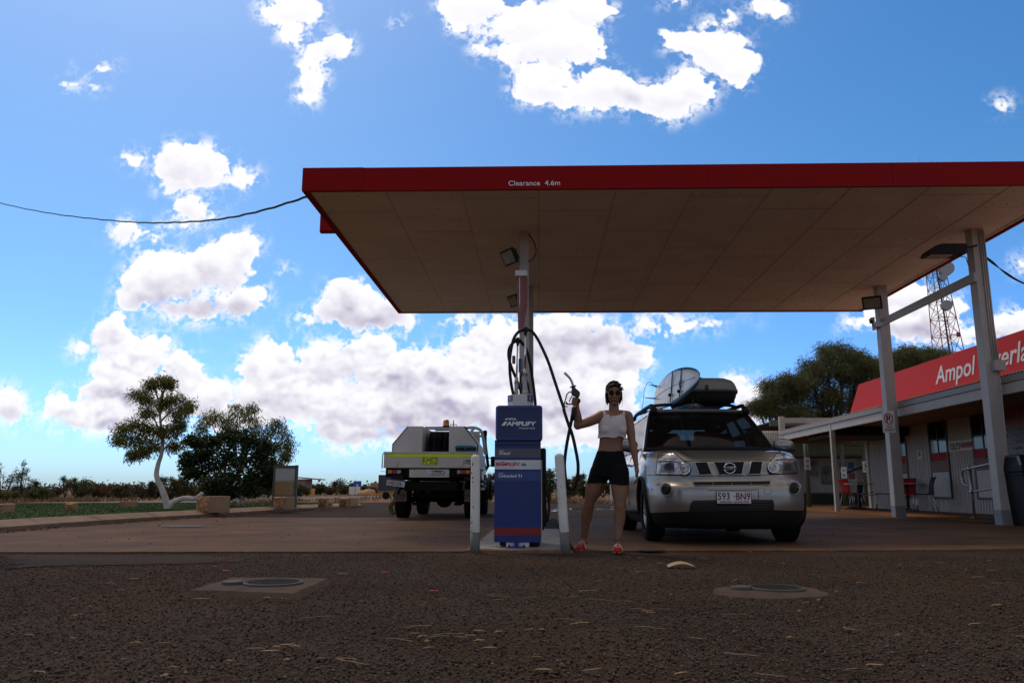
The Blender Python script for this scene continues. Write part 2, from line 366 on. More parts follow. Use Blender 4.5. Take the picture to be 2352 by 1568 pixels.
# ================================================================ ground materials
def gravel_mat(name,ca,cb,dirt,scale=75,bump=.8,dirt_lo=.48,dirt_hi=.62,dscale=.55):
    m=bpy.data.materials.new(name); m.use_nodes=True; t=m.node_tree; n=t.nodes; l=t.links; b=n['Principled BSDF']
    tc=n.new('ShaderNodeTexCoord'); v=tc.outputs['Object']
    vo=n.new('ShaderNodeTexVoronoi'); vo.inputs['Scale'].default_value=scale; l.new(v,vo.inputs['Vector'])
    se=n.new('ShaderNodeSeparateColor'); l.new(vo.outputs['Color'],se.inputs[0])
    mx=n.new('ShaderNodeMix'); mx.data_type='RGBA'; mx.inputs[6].default_value=(*ca,1); mx.inputs[7].default_value=(*cb,1); l.new(se.outputs[0],mx.inputs[0])
    nz=n.new('ShaderNodeTexNoise'); nz.inputs['Scale'].default_value=dscale; nz.inputs['Detail'].default_value=9; nz.inputs['Roughness'].default_value=.65; l.new(v,nz.inputs['Vector'])
    mr=n.new('ShaderNodeMapRange'); mr.interpolation_type='SMOOTHSTEP'; mr.inputs[1].default_value=dirt_lo; mr.inputs[2].default_value=dirt_hi; l.new(nz.outputs['Fac'],mr.inputs[0])
    # dirt settles between the stones
    ad=n.new('ShaderNodeMath'); ad.operation='MULTIPLY_ADD'; l.new(vo.outputs['Distance'],ad.inputs[0]); ad.inputs[1].default_value=.6; l.new(mr.outputs[0],ad.inputs[2]); ad.use_clamp=True
    m2=n.new('ShaderNodeMath'); m2.operation='MULTIPLY'; m2.inputs[1].default_value=.85; l.new(ad.outputs[0],m2.inputs[0])
    mx2=n.new('ShaderNodeMix'); mx2.data_type='RGBA'; l.new(m2.outputs[0],mx2.inputs[0]); l.new(mx.outputs[2],mx2.inputs[6]); mx2.inputs[7].default_value=(*dirt,1)
    nl=n.new('ShaderNodeTexNoise'); nl.inputs['Scale'].default_value=.9; nl.inputs['Detail'].default_value=5; l.new(v,nl.inputs['Vector'])
    ml=n.new('ShaderNodeMapRange'); ml.inputs[1].default_value=.3; ml.inputs[2].default_value=.7; ml.inputs[3].default_value=.72; ml.inputs[4].default_value=1.25; l.new(nl.outputs['Fac'],ml.inputs[0])
    mv=n.new('ShaderNodeVectorMath'); mv.operation='SCALE'; l.new(mx2.outputs[2],mv.inputs[0]); l.new(ml.outputs[0],mv.inputs['Scale']); l.new(mv.outputs[0],b.inputs['Base Color'])
    b.inputs['Roughness'].default_value=.9; b.inputs['Specular IOR Level'].default_value=.04
    vb=n.new('ShaderNodeTexVoronoi'); vb.inputs['Scale'].default_value=scale; vb.feature='SMOOTH_F1'; vb.inputs['Smoothness'].default_value=.4; l.new(v,vb.inputs['Vector'])
    inv=n.new('ShaderNodeMath'); inv.operation='SUBTRACT'; inv.inputs[0].default_value=1; l.new(vb.outputs['Distance'],inv.inputs[1])
    bp=n.new('ShaderNodeBump'); bp.inputs['Strength'].default_value=bump; bp.inputs['Distance'].default_value=.8/scale; l.new(inv.outputs[0],bp.inputs['Height']); l.new(bp.outputs[0],b.inputs['Normal'])
    return m
M_asph=gravel_mat('worn_asphalt',(.017,.013,.011),(.080,.062,.050),(.060,.035,.022))
M_dirt=gravel_mat('red_dirt',(.17,.10,.06),(.14,.08,.05),(.24,.14,.075),scale=9,bump=.3,dirt_lo=.35,dirt_hi=.6,dscale=.08)
M_road=mat('road_bitumen',(.16,.15,.15),.85,var=.12,vscale=1.2,bump=.3,bscale=90)
M_verge=gravel_mat('verge_dirt',(.17,.085,.04),(.10,.06,.04),(.22,.105,.045),scale=40,bump=.4,dirt_lo=.3,dirt_hi=.6,dscale=.7)
def slab_mat():
    m=mat('stained_concrete',(.122,.066,.034),.75,var=.28,vscale=.9,bump=.25,bscale=45,detail=10,col2=(.155,.092,.054),rvar=.12,spec=.05)
    t=m.node_tree;n=t.nodes;l=t.links;b=n['Principled BSDF']
    src=b.inputs['Base Color'].links[0].from_socket
    tc=n.new('ShaderNodeTexCoord')
    o=n.new('ShaderNodeTexNoise'); o.inputs['Scale'].default_value=.55; o.inputs['Detail'].default_value=8; o.inputs['Roughness'].default_value=.7; l.new(tc.outputs['Object'],o.inputs['Vector'])
    mr=n.new('ShaderNodeMapRange'); mr.interpolation_type='SMOOTHSTEP'; mr.inputs[1].default_value=.5; mr.inputs[2].default_value=.68; l.new(o.outputs['Fac'],mr.inputs[0])
    mx=n.new('ShaderNodeMix'); mx.data_type='RGBA'; l.new(mr.outputs[0],mx.inputs[0]); l.new(src,mx.inputs[6]); mx.inputs[7].default_value=(.20,.105,.055,1)
    s=n.new('ShaderNodeTexNoise'); s.inputs['Scale'].default_value=1.3; s.inputs['Detail'].default_value=6; s.inputs['Distortion'].default_value=.8; l.new(tc.outputs['Object'],s.inputs['Vector'])
    m3=n.new('ShaderNodeMapRange'); m3.interpolation_type='SMOOTHSTEP'; m3.inputs[1].default_value=.56; m3.inputs[2].default_value=.72; m3.inputs[4].default_value=.7; l.new(s.outputs['Fac'],m3.inputs[0])
    mx2=n.new('ShaderNodeMix'); mx2.data_type='RGBA'; l.new(m3.outputs[0],mx2.inputs[0]); l.new(mx.outputs[2],mx2.inputs[6]); mx2.inputs[7].default_value=(.055,.045,.04,1)
    l.new(mx2.outputs[2],b.inputs['Base Color']); return m
M_slab=slab_mat()
M_conc=mat('old_concrete',(.30,.25,.21),.85,var=.22,vscale=4,bump=.5,bscale=70,detail=9)
M_kerbd=mat('kerb_concrete',(.25,.18,.13),.85,var=.2,vscale=3,bump=.4,bscale=60,detail=9)
M_red=mat('red_panel',(.27,.002,.003),.6,var=.05,vscale=2,spec=.12)
M_redsign=mat('red_sign_sheet',(.62,.035,.032),.6,var=.06,vscale=1.5,spec=.15)
M_soffit=mat('soffit_sheet',(.80,.67,.55),.75,var=.07,vscale=1.5,detail=9)
M_seam=mat('soffit_cover_strip',(.66,.54,.43),.75,var=.1)
M_white=mat('white_paint',(.72,.70,.66),.5,var=.09,vscale=7,bump=.15,bscale=30)
M_post=mat('grey_white_post_paint',(.46,.405,.35),.45,var=.08,vscale=4)
M_greybase=mat('grey_base_paint',(.13,.13,.12),.6,var=.15,vscale=12)
M_dgrey=mat('dark_grey_plastic',(.025,.024,.023),.6,spec=.25,var=.15)
M_black=mat('black_rubber',(.010,.010,.010),.6,spec=.25,var=.25,vscale=20)
M_steel=mat('galvanised_steel',(.42,.42,.41),.38,metal=.85,var=.12,vscale=15)
M_chrome=mat('polished_steel',(.62,.62,.62),.18,metal=1,var=.05)
M_letw=mat('white_lettering',(.8,.8,.8),.5,var=.02)
M_letr=mat('red_lettering',(.55,.03,.03),.5,var=.03)
M_letb=mat('black_lettering',(.015,.015,.015),.5,var=.05)
M_lens=mat('lamp_glass',(.30,.27,.22),.25,var=.15,vscale=10)
# ================================================================ the ground and its sheets
g=MB(); g.add([(-3000,-400,-.03),(3000,-400,-.03),(3000,5000,-.03),(-3000,5000,-.03)],[(0,1,2,3)])
tag(g.build('ground',M_dirt,shift=False),kind='structure')
g=MB(); g.add([(-60,-12,-.004),(40,-12,-.004),(40,38,-.004),(6,40,-.004),(-2,44,-.004),(-9,40,-.004),(-22,30,-.004),(-60,22,-.004)],[tuple(range(8))])
tag(g.build('asphalt_forecourt',M_asph,shift=False),kind='structure')
# far road crossing behind the garden bed
rp=[(-160,24),(-60,27.5),(-20,30),(-13.5,46),(-14,70),(40,120),(200,230)]
rp=[(-90,13),(-40,22),(-22,31.5),(-17.5,48),(-17,78),(-5,120),(30,170)]
g=MB(); rows=[]
pts=smooth_pts([(x,y,-.018) for x,y in rp],6)
for i,p in enumerate(pts):
    t=(pts[min(i+1,len(pts)-1)]-pts[max(i-1,0)]).normalized(); nrm=Vector((-t.y,t.x,0)); rows.append([p+nrm*3.2,p-nrm*3.2])
g.grid(rows); tag(g.build('road',M_road,shift=False),kind='structure')
def gy(x): return .012+.04*max(0,min(1,(x-4)/3.))
sl=[gz(-300,1271).x,gz(0,1270),gz(600,1269),gz(1125,1267.5)]
fl=[(-9.5,6.9),(-4.96,7.41),(-.99,7.83),(-.70,7.86)]; _rr=random.Random(8); fl=[fl[0]]+[(x,np.interp(x,[-9.5,-4.96,-.99,-.70],[6.9,7.41,7.83,7.86])+_rr.uniform(-.022,.022)) for x in np.arange(-9.4,-.75,.06)]+[fl[-1]]
lf=[(-.70,17.3),(-3.1,17.35),(-7.9,16.9),(-7.6,14.4),(-7.3,12.0),(-7.4,10.0),(-9.5,8.6)]
g=MB(); poly=fl+lf
n=len(poly); g.add([(x,y,.012) for x,y in poly]+[(x,y,-.03) for x,y in poly],[tuple(range(n))]+[(i,(i+1)%n,n+(i+1)%n,n+i) for i in range(n)])
tag(g.build('concrete_slab',M_slab,shift=False),kind='structure')
g=MB(); xs=list(np.arange(.36,7,.07))+[7,12,22]; _rj=random.Random(12); _jt={round(x,3):_rj.uniform(-.025,.025) for x in xs}; ysf=lambda x: (8.0+.11*(x-.36) if x<7 else 8.73)+_jt[round(x,3)]
rows=[[(x,y if k else ysf(x),gy(x)) for x in xs] for k,y in enumerate((0,10.5,13,17.3,))]+[[(x,y,gy(x)) for x in xs] for y in (17.35,)]
g.grid(rows,sm=False); g.add([(x,ysf(x),gy(x)) for x in xs]+[(x,ysf(x),-.03) for x in xs],[(i,i+1,len(xs)+i+1,len(xs)+i) for i in range(len(xs)-1)])
rows=[[(x,y,gy(x)) for x in (5.5,6.25,7,12,22)] for y in (17.35,30,60)]; g.grid(rows,sm=False)
g.add([(.36,17.35,.012),(5.5,17.35,.032),(5.5,17.35,-.03),(.36,17.35,-.03),(5.5,60,.032),(5.5,60,-.03)],[(0,1,2,3),(1,4,5,2)])
tag(g.build('concrete_slab',M_slab,shift=False),kind='structure')
g=MB(); g.grid([[(x+dx,y,z) for x,z in ((8.15,.056),(9.0,.092),(22,.092))] for y,dx in ((8.75,0),(15,-.15),(22,-.5),(30,-1.2),(60,-1.6))])
tag(g.build('verge_dirt',M_verge,shift=False),kind='structure')
# puddle sheets beyond the slab
M_pud=mat('puddle_water',(.03,.025,.02),.03,var=.1,rvar=.02,spec=.8)
for (cx,cy,rx,ry) in ((2.6,27,2.0,.9),(3.9,31,2.5,.7),(-0.2,24.5,1.0,.5)):
    g=MB(); n=28; g.add([(cx+rx*math.cos(2*PI*i/n)*(1+.2*math.sin(3.1*i)),cy+ry*math.sin(2*PI*i/n)*(1+.25*math.cos(2.3*i)),.001) for i in range(n)],[tuple(range(n))])
    tag(g.build('puddle',M_pud,shift=False),kind='structure')
# kerb round the garden bed
kp=[(-14,7.2),(-9.6,9.0),(-6.95,10.35),(-7.05,12.3),(-7.25,14.3),(-7.15,16.8),(-6.95,20),(-6.7,24),(-6.35,27.5),(-6.1,29.0),(-6.4,30.2),(-7.6,30.9),(-9.5,30.4),(-13,28.6)]
kp=[(-16,6.6),(-11.0,8.6),(-7.6,10.1),(-7.35,12.3),(-7.3,14.3),(-7.1,16.8),(-6.95,20),(-6.75,24),(-6.45,27.2),(-6.3,28.6),(-6.6,29.6),(-7.8,29.9),(-10,29.0),(-14,26.8),(-22,22.6)]
kc=smooth_pts([(x,y,0) for x,y in kp],5)
prof=[(0,-.03),(0,.075),(.03,.085),(.22,.15),(.30,.155),(.30,-.03)]
g=MB(); rows=[]; inner=[]
for i,p in enumerate(kc):
    t=(kc[min(i+1,len(kc)-1)]-kc[max(i-1,0)]).normalized(); nr=Vector((-t.y,t.x,0)); rows.append([p+nr*a+Vector((0,0,h)) for a,h in prof]); inner.append(p+nr*.30)
g.grid(rows,sm=False)
tag(g.build('kerb',M_kerbd,shift=False),kind='structure')
g=MB()
for i in range(2,len(kc)-14,4):       # joints in the kerb: thin mortar lines
    t=(kc[i+1]-kc[i]).normalized(); nr=Vector((-t.y,t.x,0)); a=kc[i]
    g.add([a+nr*q+Vector((0,0,h+.003))+t*e for (q,h) in ((-.003,.07),(.03,.085),(.22,.15),(.29,.155)) for e in(-.008,.008)],[(0,1,3,2),(2,3,5,4),(4,5,7,6)])
tag(g.build('kerb_joint',mat('joint_mortar',(.10,.075,.06),.9),shift=False),kind='structure')
# lawn inside the kerb
M_lawn=mat('lawn_soil',(.034,.085,.008),.95,var=.35,vscale=3,bump=.6,bscale=50,col2=(.055,.05,.02))
g=MB(); g.add([(p.x,p.y,.12) for p in inner],[tuple(range(len(inner)))])
tag(g.build('lawn',M_lawn,shift=False),kind='structure')
def inpoly(x,y,poly):
    c=False; j=len(poly)-1
    for i in range(len(poly)):
        a,b=poly[i],poly[j]
        if (a.y>y)!=(b.y>y) and x<(b.x-a.x)*(y-a.y)/(b.y-a.y)+a.x: c=not c
        j=i
    return c
def np_mesh(name,V,Fq,mats,mi=None,smooth=False,parent=None):
    """V (n,3), Fq (m,k) -> object"""
    me=bpy.data.meshes.new(name); k=Fq.shape[1]
    me.vertices.add(len(V)); me.vertices.foreach_set('co',np.ascontiguousarray(V,dtype=np.float32).ravel())
    me.loops.add(Fq.size); me.loops.foreach_set('vertex_index',np.ascontiguousarray(Fq,dtype=np.int32).ravel())
    me.polygons.add(len(Fq)); me.polygons.foreach_set('loop_start',np.arange(0,Fq.size,k,dtype=np.int32))
    if mi is not None: me.polygons.foreach_set('material_index',np.asarray(mi,dtype=np.int32))
    if smooth: me.polygons.foreach_set('use_smooth',np.ones(len(Fq),dtype=bool))
    for x in (mats if isinstance(mats,(list,tuple)) else [mats]): me.materials.append(x)
    me.update(calc_edges=True); me.validate()
    o=bpy.data.objects.new(name,me); COL.objects.link(o)
    if parent is not None: o.parent=parent
    return o
M_grass=mat('grass_blade',(.042,.115,.010),.8,var=.3,vscale=2,col2=(.07,.135,.014),spec=.1)
M_grass2=mat('dry_grass_blade',(.21,.135,.065),.9,var=.3,vscale=1,col2=(.33,.23,.12),spec=.1)
def blades(name,pts,h,w,mt,seed=1,**kw):
    r=np.random.default_rng(seed); n=len(pts); P=np.array(pts,float); a=r.uniform(0,2*PI,n); hh=h*r.uniform(.5,1.3,n); ww=w*r.uniform(.6,1.3,n)
    d=np.stack([np.cos(a),np.sin(a),np.zeros(n)],1); e=np.stack([-np.sin(a),np.cos(a),np.zeros(n)],1)
    V=np.empty((n,3,3)); V[:,0]=P-d*ww[:,None]; V[:,1]=P+d*ww[:,None]; V[:,2]=P+e*(hh*r.uniform(-.7,.7,n))[:,None]; V[:,2,2]+=hh
    F=np.arange(3*n).reshape(n,3); return np_mesh(name,V.reshape(-1,3),F,mt)
lp=[]
r_=random.Random(3)
while len(lp)<26000:
    x=r_.uniform(-20,-6.5); y=r_.uniform(8,30)
    if inpoly(x,y,inner): lp.append((x,y,.118))
tag(blades('lawn_grass',lp,.035,.009,M_grass),'short green lawn grass inside the kerbed garden bed','grass',kind='stuff')
# ================================================================ gravel stones, near the camera
M_stone=mat('gravel_stone',(.045,.034,.027),.9,var=.5,vscale=60,col2=(.15,.115,.088),detail=9)
def stones(n,x0,x1,ysamp,rr,seed,name,label):
    r=np.random.default_rng(seed); t=(1+5**.5)/2
    ico=np.array([(-1,t,0),(1,t,0),(-1,-t,0),(1,-t,0),(0,-1,t),(0,1,t),(0,-1,-t),(0,1,-t),(t,0,-1),(t,0,1),(-t,0,-1),(-t,0,1)],float)/math.hypot(1,t)
    fi=np.array([(0,11,5),(0,5,1),(0,1,7),(0,7,10),(0,10,11),(1,5,9),(5,11,4),(11,10,2),(10,7,6),(7,1,8),(3,9,4),(3,4,2),(3,2,6),(3,6,8),(3,8,9),(4,9,5),(2,4,11),(6,2,10),(8,6,7),(9,8,1)])
    y=ysamp(r,n); x=(r.uniform(-1,1,n)*.80)*(y+.6)
    s=r.uniform(rr[0],rr[1],n)*(.7+.6*r.random(n)**2)
    V=ico[None]*s[:,None,None]*r.uniform(.6,1.25,(n,1,3))*(1+r.uniform(-.22,.22,(n,12,1)))
    V[:,:,2]*=.62; a=r.uniform(0,2*PI,n); c,q=np.cos(a)[:,None],np.sin(a)[:,None]
    X=V[:,:,0]*c-V[:,:,1]*q; Y=V[:,:,0]*q+V[:,:,1]*c; V[:,:,0]=X+x[:,None]; V[:,:,1]=Y+y[:,None]; V[:,:,2]+=(s*.02)[:,None]
    F=(fi[None]+12*np.arange(n)[:,None,None]).reshape(-1,3)
    mi=np.repeat(r.choice(4,n,p=[.42,.26,.27,.05]),20)
    return tag(np_mesh(name,V.reshape(-1,3),F,M_stones,mi=mi,smooth=True),label,'gravel',kind='stuff')
M_stones=[mat('grey_stone',(.098,.080,.070),.9,var=.3,vscale=50),mat('dark_stone',(.026,.019,.016),.9,var=.3,vscale=50),mat('brown_stone',(.100,.066,.045),.9,var=.3,vscale=50),mat('pale_stone',(.17,.135,.105),.9,var=.3,vscale=50)]
stones(120000,0,0,lambda r,n:1.7+6.0*r.random(n)**1.1,(.0022,.0066),5,'gravel','loose dark gravel stones over the worn asphalt foreground')
# scattered grit on the slab
M_grit=mat('grit_stone',(.04,.035,.03),.9,var=.3)
r=random.Random(11); g=MB()
for i in range(190):
    x=r.uniform(-7,5); y=r.uniform(7.6,16.5)
    if -.7<x<.36: continue
    s=r.uniform(.003,.010)*(1+.9*(r.random()<.12)); g.ell((x,y,.012+s*.3),(s*r.uniform(.8,1.5),s,s*.6),6,4)
tag(g.build('grit',M_grit,shift=False),'dark grit and small stones scattered on the concrete slab','grit',kind='stuff')
# ================================================================ pump island and bollards
M_isl=mat('worn_painted_concrete',(.20,.18,.165),.7,var=.45,vscale=5,bump=.35,bscale=40,col2=(.42,.40,.37),detail=12,streak=(.6,3,1))
isl=thing('pump_island','low worn concrete island with flaking paint under the blue fuel pump','pump island',(-.18,9.6,0))
g=MB(); g.bb(-.66,.30,7.93,12.2,-.02,.03); g.build('pad',M_isl,isl,bevel=.008)
g=MB(); g.bb(-.70,-.665,7.9,12.3,-.02,.018); g.bb(.305,.355,7.95,12.3,-.02,-.004); g.bb(-.70,.33,7.87,7.925,-.02,.02); g.build('edge_strip',mat('rusty_orange_dirt',(.22,.11,.06),.9,var=.3,vscale=20),isl)
def bollard(top,bot,Yv,r0,label,basep):
    tb=gz(*bot); b=Vector((tb.x,Yv,0)); tp=at(top[0],top[1],Yv)
    t=thing('bollard',label,'bollard',b,'white steel bollards in front of the pump')
    ax=(tp-b).normalized(); L0=(tp-b).length
    h=L0*basep
    g=MB(); g.cyl(b-ax*.05,b+ax*h,r0+.001,n=28); g.build('painted_base',M_greybase,t)
    g=MB(); 
    prof=[(r0,h)]+[(r0,L0-.035)]+[(r0*math.cos(a),L0-.035+.035*math.sin(a)) for a in (R(25),R(50),R(72))]+[(0.001,L0)]
    g.lathe(prof,(0,0,0),n=28); q=ax.to_track_quat('Z','Y').to_matrix()
    g.v=[tuple(q@Vector(v)+b) for v in g.v]; _o=len(g.f)
    rr=random.Random(int(r0*1e5)+int(b.x*100))
    for i in range(26):   # chips where the paint has flaked off
        a=rr.uniform(PI,2*PI); z=rr.uniform(h,L0*.9); s=rr.uniform(.003,.008); u=q@Vector((math.cos(a),math.sin(a),0)); c=b+ax*z+u*(r0-.001)
        g.ell(c,(s,s,s*rr.uniform(.7,2.2)),6,4,1)
    g.build('shaft',[M_boll,M_chip],t)
    return t
M_chip=mat('chipped_paint',(.10,.07,.05),.9)
M_boll=mat('bollard_white_paint',(.66,.62,.56),.5,var=.12,vscale=6,bump=.2,bscale=25,col2=(.72,.68,.62))
bollard((1092.5,1043),(1090,1269),7.85,.0455,'upright white bollard with grey base left of the blue pump',.205)
bollard((1284,1041),(1299,1268),7.9,.0455,'leaning white bollard with grey base between the pump and the woman',.205)

# dry bark litter washed up along the foot of the kerb
M_lit=[mat('brown_litter',(.10,.055,.03),.95,var=.4,vscale=40),mat('pale_litter',(.26,.19,.13),.9,var=.3,vscale=40),mat('dark_litter',(.03,.02,.014),.95)]
_r=np.random.default_rng(17); n=5200; seg=_r.integers(8,44,n); _t=_r.random(n)
A=np.array([[p.x,p.y] for p in kc]); tt=A[np.minimum(seg+1,len(A)-1)]-A[seg]; Pc=A[seg]+tt*_t[:,None]; nn_=np.stack([tt[:,1],-tt[:,0]],1)/np.linalg.norm(tt,axis=1)[:,None]
Pc=Pc+nn_*(np.abs(_r.normal(size=n))*.16+.005)[:,None]; a_=_r.uniform(0,2*PI,n); L_=_r.uniform(.008,.045,n); W_=_r.uniform(.004,.012,n)
dx=np.stack([np.cos(a_),np.sin(a_),_r.uniform(-.25,.25,n)],1)*L_[:,None]; dy=np.stack([-np.sin(a_),np.cos(a_),_r.uniform(-.3,.3,n)],1)*W_[:,None]; P3_=np.concatenate([Pc,_r.uniform(.016,.028,n)[:,None]],1)
V=np.stack([P3_-dx,P3_-dy,P3_+dx,P3_+dy],1).reshape(-1,3)
tag(np_mesh('bark_litter',V,np.arange(4*n).reshape(n,4),M_lit,mi=_r.choice(3,n,p=[.5,.15,.35])),'dry bark and leaf litter gathered along the foot of the kerb','litter',kind='stuff')
# ================================================================ canopy
cx0,cx1,cy0,cy1,cz,ct=-3.66,8.33,11.62,20.3,5.17,5.52
can=thing('fuel_canopy','flat fuel station canopy with dark red fascia and panelled soffit on grey posts','canopy',(2.3,16,0))
g=MB()
for (a,b,c,d) in ((cx0,cx1,cy0,cy0+.05),(cx0,cx1,cy1-.05,cy1),(cx0,cx0+.05,cy0+.052,cy1-.052),(cx1-.05,cx1,cy0+.052,cy1-.052)): g.bb(a,b,c,d,cz-.03,ct)
g.bb(cx0+.052,cx0+.10,cy0+.052,cy1-.052,cz-.028,cz+.02)
g.bb(cx0-.004,cx0+.95,cy0-.006,cy0-.001,cz-.02,ct+.004); g.bb(2.6,2.604,cy0-.004,cy0-.001,cz-.02,ct-.01); g.bb(5.4,5.404,cy0-.004,cy0-.001,cz-.02,ct-.01); g.build('fascia',M_red,can,bevel=.004)
g=MB(); g.bb(cx0+.055,cx1-.055,cy0+.055,cy1-.055,cz,cz+.05); gS=g
g=MB(); g.bb(cx0+.055,cx1-.055,cy0+.055,cy1-.055,cz+.12,ct-.04); g.build('roof',mat('roof_sheet',(.5,.5,.5),.5),can)
g=gS; xs=[cx0+1.28+i*1.2 for i in range(9)]
for x in xs: g.bb(x-.012,x+.012,cy0+.06,cy1-.06,cz-.007,cz-.001,1)
g.bb(cx0+.06,cx0+.11,cy0+.06,cy1-.06,cz-.012,cz-.001,1); g.bb(cx1-.15,cx1-.10,cy0+.06,cy1-.06,cz-.012,cz-.001,1); g.bb(cx0+.12,cx1-.16,cy1-.13,cy1-.06,cz-.012,cz-.001,1)
rr=random.Random(2); ed=[cx0+.1]+xs+[cx1-.12]
for i in range(len(ed)-1):
    off=(1.05,2.1,.45)[i%3]; y=cy0+off
    while y<cy1-.3: g.bb(ed[i]+.015,ed[i+1]-.015,y-.003,y+.003,cz-.003,cz-.0005,2); y+=2.7
for i in range(len(ed)-1):
    w=ed[i+1]-ed[i]; nn=4
    for k in range(nn):
        x=ed[i]+w*(k+.5)/nn; y=cy0+.3+rr.uniform(-.02,.02)
        while y<cy1-.2: g.cyl((x+rr.uniform(-.03,.03),y,cz-.002),(x,y,cz-.0005),.006,n=6,mi=3); y+=.6
g.build('soffit',[M_soffit,M_seam,mat('dark_joint',(.32,.24,.18),.9),mat('rusty_screw',(.08,.05,.03),.9)],can)
text('Clearance  4.6m',.115,at(1167,426.5,cy0-.008),M_letw,can,bold=.006,xs=1.06)
# columns: two by the pump, two by the shop
def column(x,y,w,z0,base=None):
    g=MB(); g.bb(x-w/2,x+w/2,y-w/2,y+w/2,z0 if not base else z0+base,cz-.002); o=g.build('column',M_post,can,bevel=.006)
    if base:
        g=MB(); g.bb(x-w/2-.001,x+w/2+.001,y-w/2-.001,y+w/2+.001,z0-.02,z0+base); g.build('painted_base',M_gbase2,o,shift=True)
    return o
M_gbase2=mat('light_grey_base_paint',(.22,.22,.225),.55,var=.1)
column(-.245,13.82,.165,-.02); column(-.185,17.75,.165,-.02)
CX=7.78
column(CX,13.86,.22,.03,.26); column(CX,17.85,.22,.03,.26)
g=MB(); g.bb(CX-.165,CX-.115,13.72,18.05,4.20,4.36); o=g.build('cross_beam',M_post,can,bevel=.004)
g=MB()
for k,dx in enumerate((.02,.055,.09)): g.tube([(CX+dx,13.735,5.12),(CX+dx,13.735,3.4),(CX+dx+.01*k,13.735,2.75)],.014,8)
g.tube([(CX+.10,13.74,2.6),(CX+.09,13.74,1.6),(CX+.07,13.738,.9),(CX+.09,13.74,.06)],.012,8)
g.bb(CX-.02,CX+.17,13.64,13.745,2.62,2.80)
g.build('conduit',M_post,can)
g=MB(); g.tube(smooth_pts([at(1215,537,13.72),at(1228,560,13.7),at(1231,580,13.7),at(1222,597,13.7),at(1213,600,13.73)]),.012,8); g.build('flexible_conduit',mat('brown_conduit',(.10,.045,.03),.5),can)
# thin sign on the pump column, seen edge on
sg=thing('price_sign','narrow red sign board with white end cap clamped to the pump column','sign',at(1196,760,13.5))
a=at(1190,640,13.3); b=at(1197,780,13.3)
g=MB(); g.add([at(1186.5,634,13.1),at(1209,634,13.72),at(1209,700,13.72),at(1199,762,13.62),at(1190,762,13.3)],[(0,1,2,3,4)])
for v in list(g.v): pass
g.v=g.v+[(x+.018,y,z) for x,y,z in g.v]; g.f+= [(9,8,7,6,5)]+[(i,(i+1)%5,5+(i+1)%5,5+i) for i in range(5)]; g.m+=[0]*6; g.s+=[False]*6
g.build('panel',mat('faded_red_sheet',(.42,.14,.13),.6,var=.2),sg)
g=MB(); p=at(1197,628.5,13.05); g.box((p.x,p.y,p.z),(.20,.10,.095),None); g.tube([at(1193.5,635,13.05),at(1193.8,700,13.1),at(1195,720,13.3)],.009,6); g.build('end_cap',M_white,sg,bevel=.004)
# red light box beyond the canopy's left end
p=at(755,515,15.2)
t=thing('sign_box','small red light box mounted on the outer left side of the canopy','sign',(p.x,p.y,p.z))
g=MB(); g.box((p.x+.12,p.y,p.z+.12),(.56,.16,.58),None); g.build('face',M_red,t,bevel=.02)
g=MB(); g.box((p.x+.12,p.y+.015,p.z+.12),(.60,.10,.62),None); g.build('rim',mat('dark_trim',(.12,.04,.035),.5),t,bevel=.04,segs=3)
# floodlights
def floodlight(px,py,Y,s,label,aim,arm):
    c=at(px,py,Y); t=thing('floodlight',label,'floodlight',c,'floodlights under the canopy')
    q=Vector(aim).normalized().to_track_quat('-Z','Y').to_matrix()
    def T(mb): mb.v=[tuple(q@(Vector(v)*s)+c) for v in mb.v]; return mb
    g=MB(); 
    g.add([(-.20,-.15,-.03),(.20,-.15,-.03),(.20,.15,-.03),(-.20,.15,-.03),(-.20,-.15,.01),(.20,-.15,.01),(.20,.15,.01),(-.20,.15,.01),(-.12,-.09,.10),(.12,-.09,.10),(.12,.09,.10),(-.12,.09,.10)],
      [(3,2,1,0),(0,1,5,4),(1,2,6,5),(2,3,7,6),(3,0,4,7),(4,5,9,8),(5,6,10,9),(6,7,11,10),(7,4,8,11),(8,9,10,11)])
    for i in range(7): g.bb(-.10+i*.033-.004,-.10+i*.033+.004,-.10,.10,.08,.135)
    T(g).build('housing',M_dgrey,t,bevel=.004)
    g=MB(); g.bb(-.165,.165,-.115,.115,-.037,-.031); T(g).build('lens',M_lens,t)
    g=MB(); g.tube([c+q@Vector((0,0,.06*s)),(c+Vector(arm))*.5+c*.5+Vector((0,0,.02)),c+Vector(arm)],.018,6); g.build('bracket',M_dgrey,t)
floodlight(1170,590,13.72,.95,'dark floodlight on the left of the near pump column',(-.75,-.55,-.5),(.10,.05,.0))
floodlight(1181,690,17.6,.9,'second floodlight, on the far pump column below the soffit',(-.75,-.55,-.5),(.10,.1,.0))
floodlight(2003,695,17.72,1.02,'square floodlight on the far shop side canopy post above the camera',(-.42,-.78,-.55),(.12,.1,-.05))
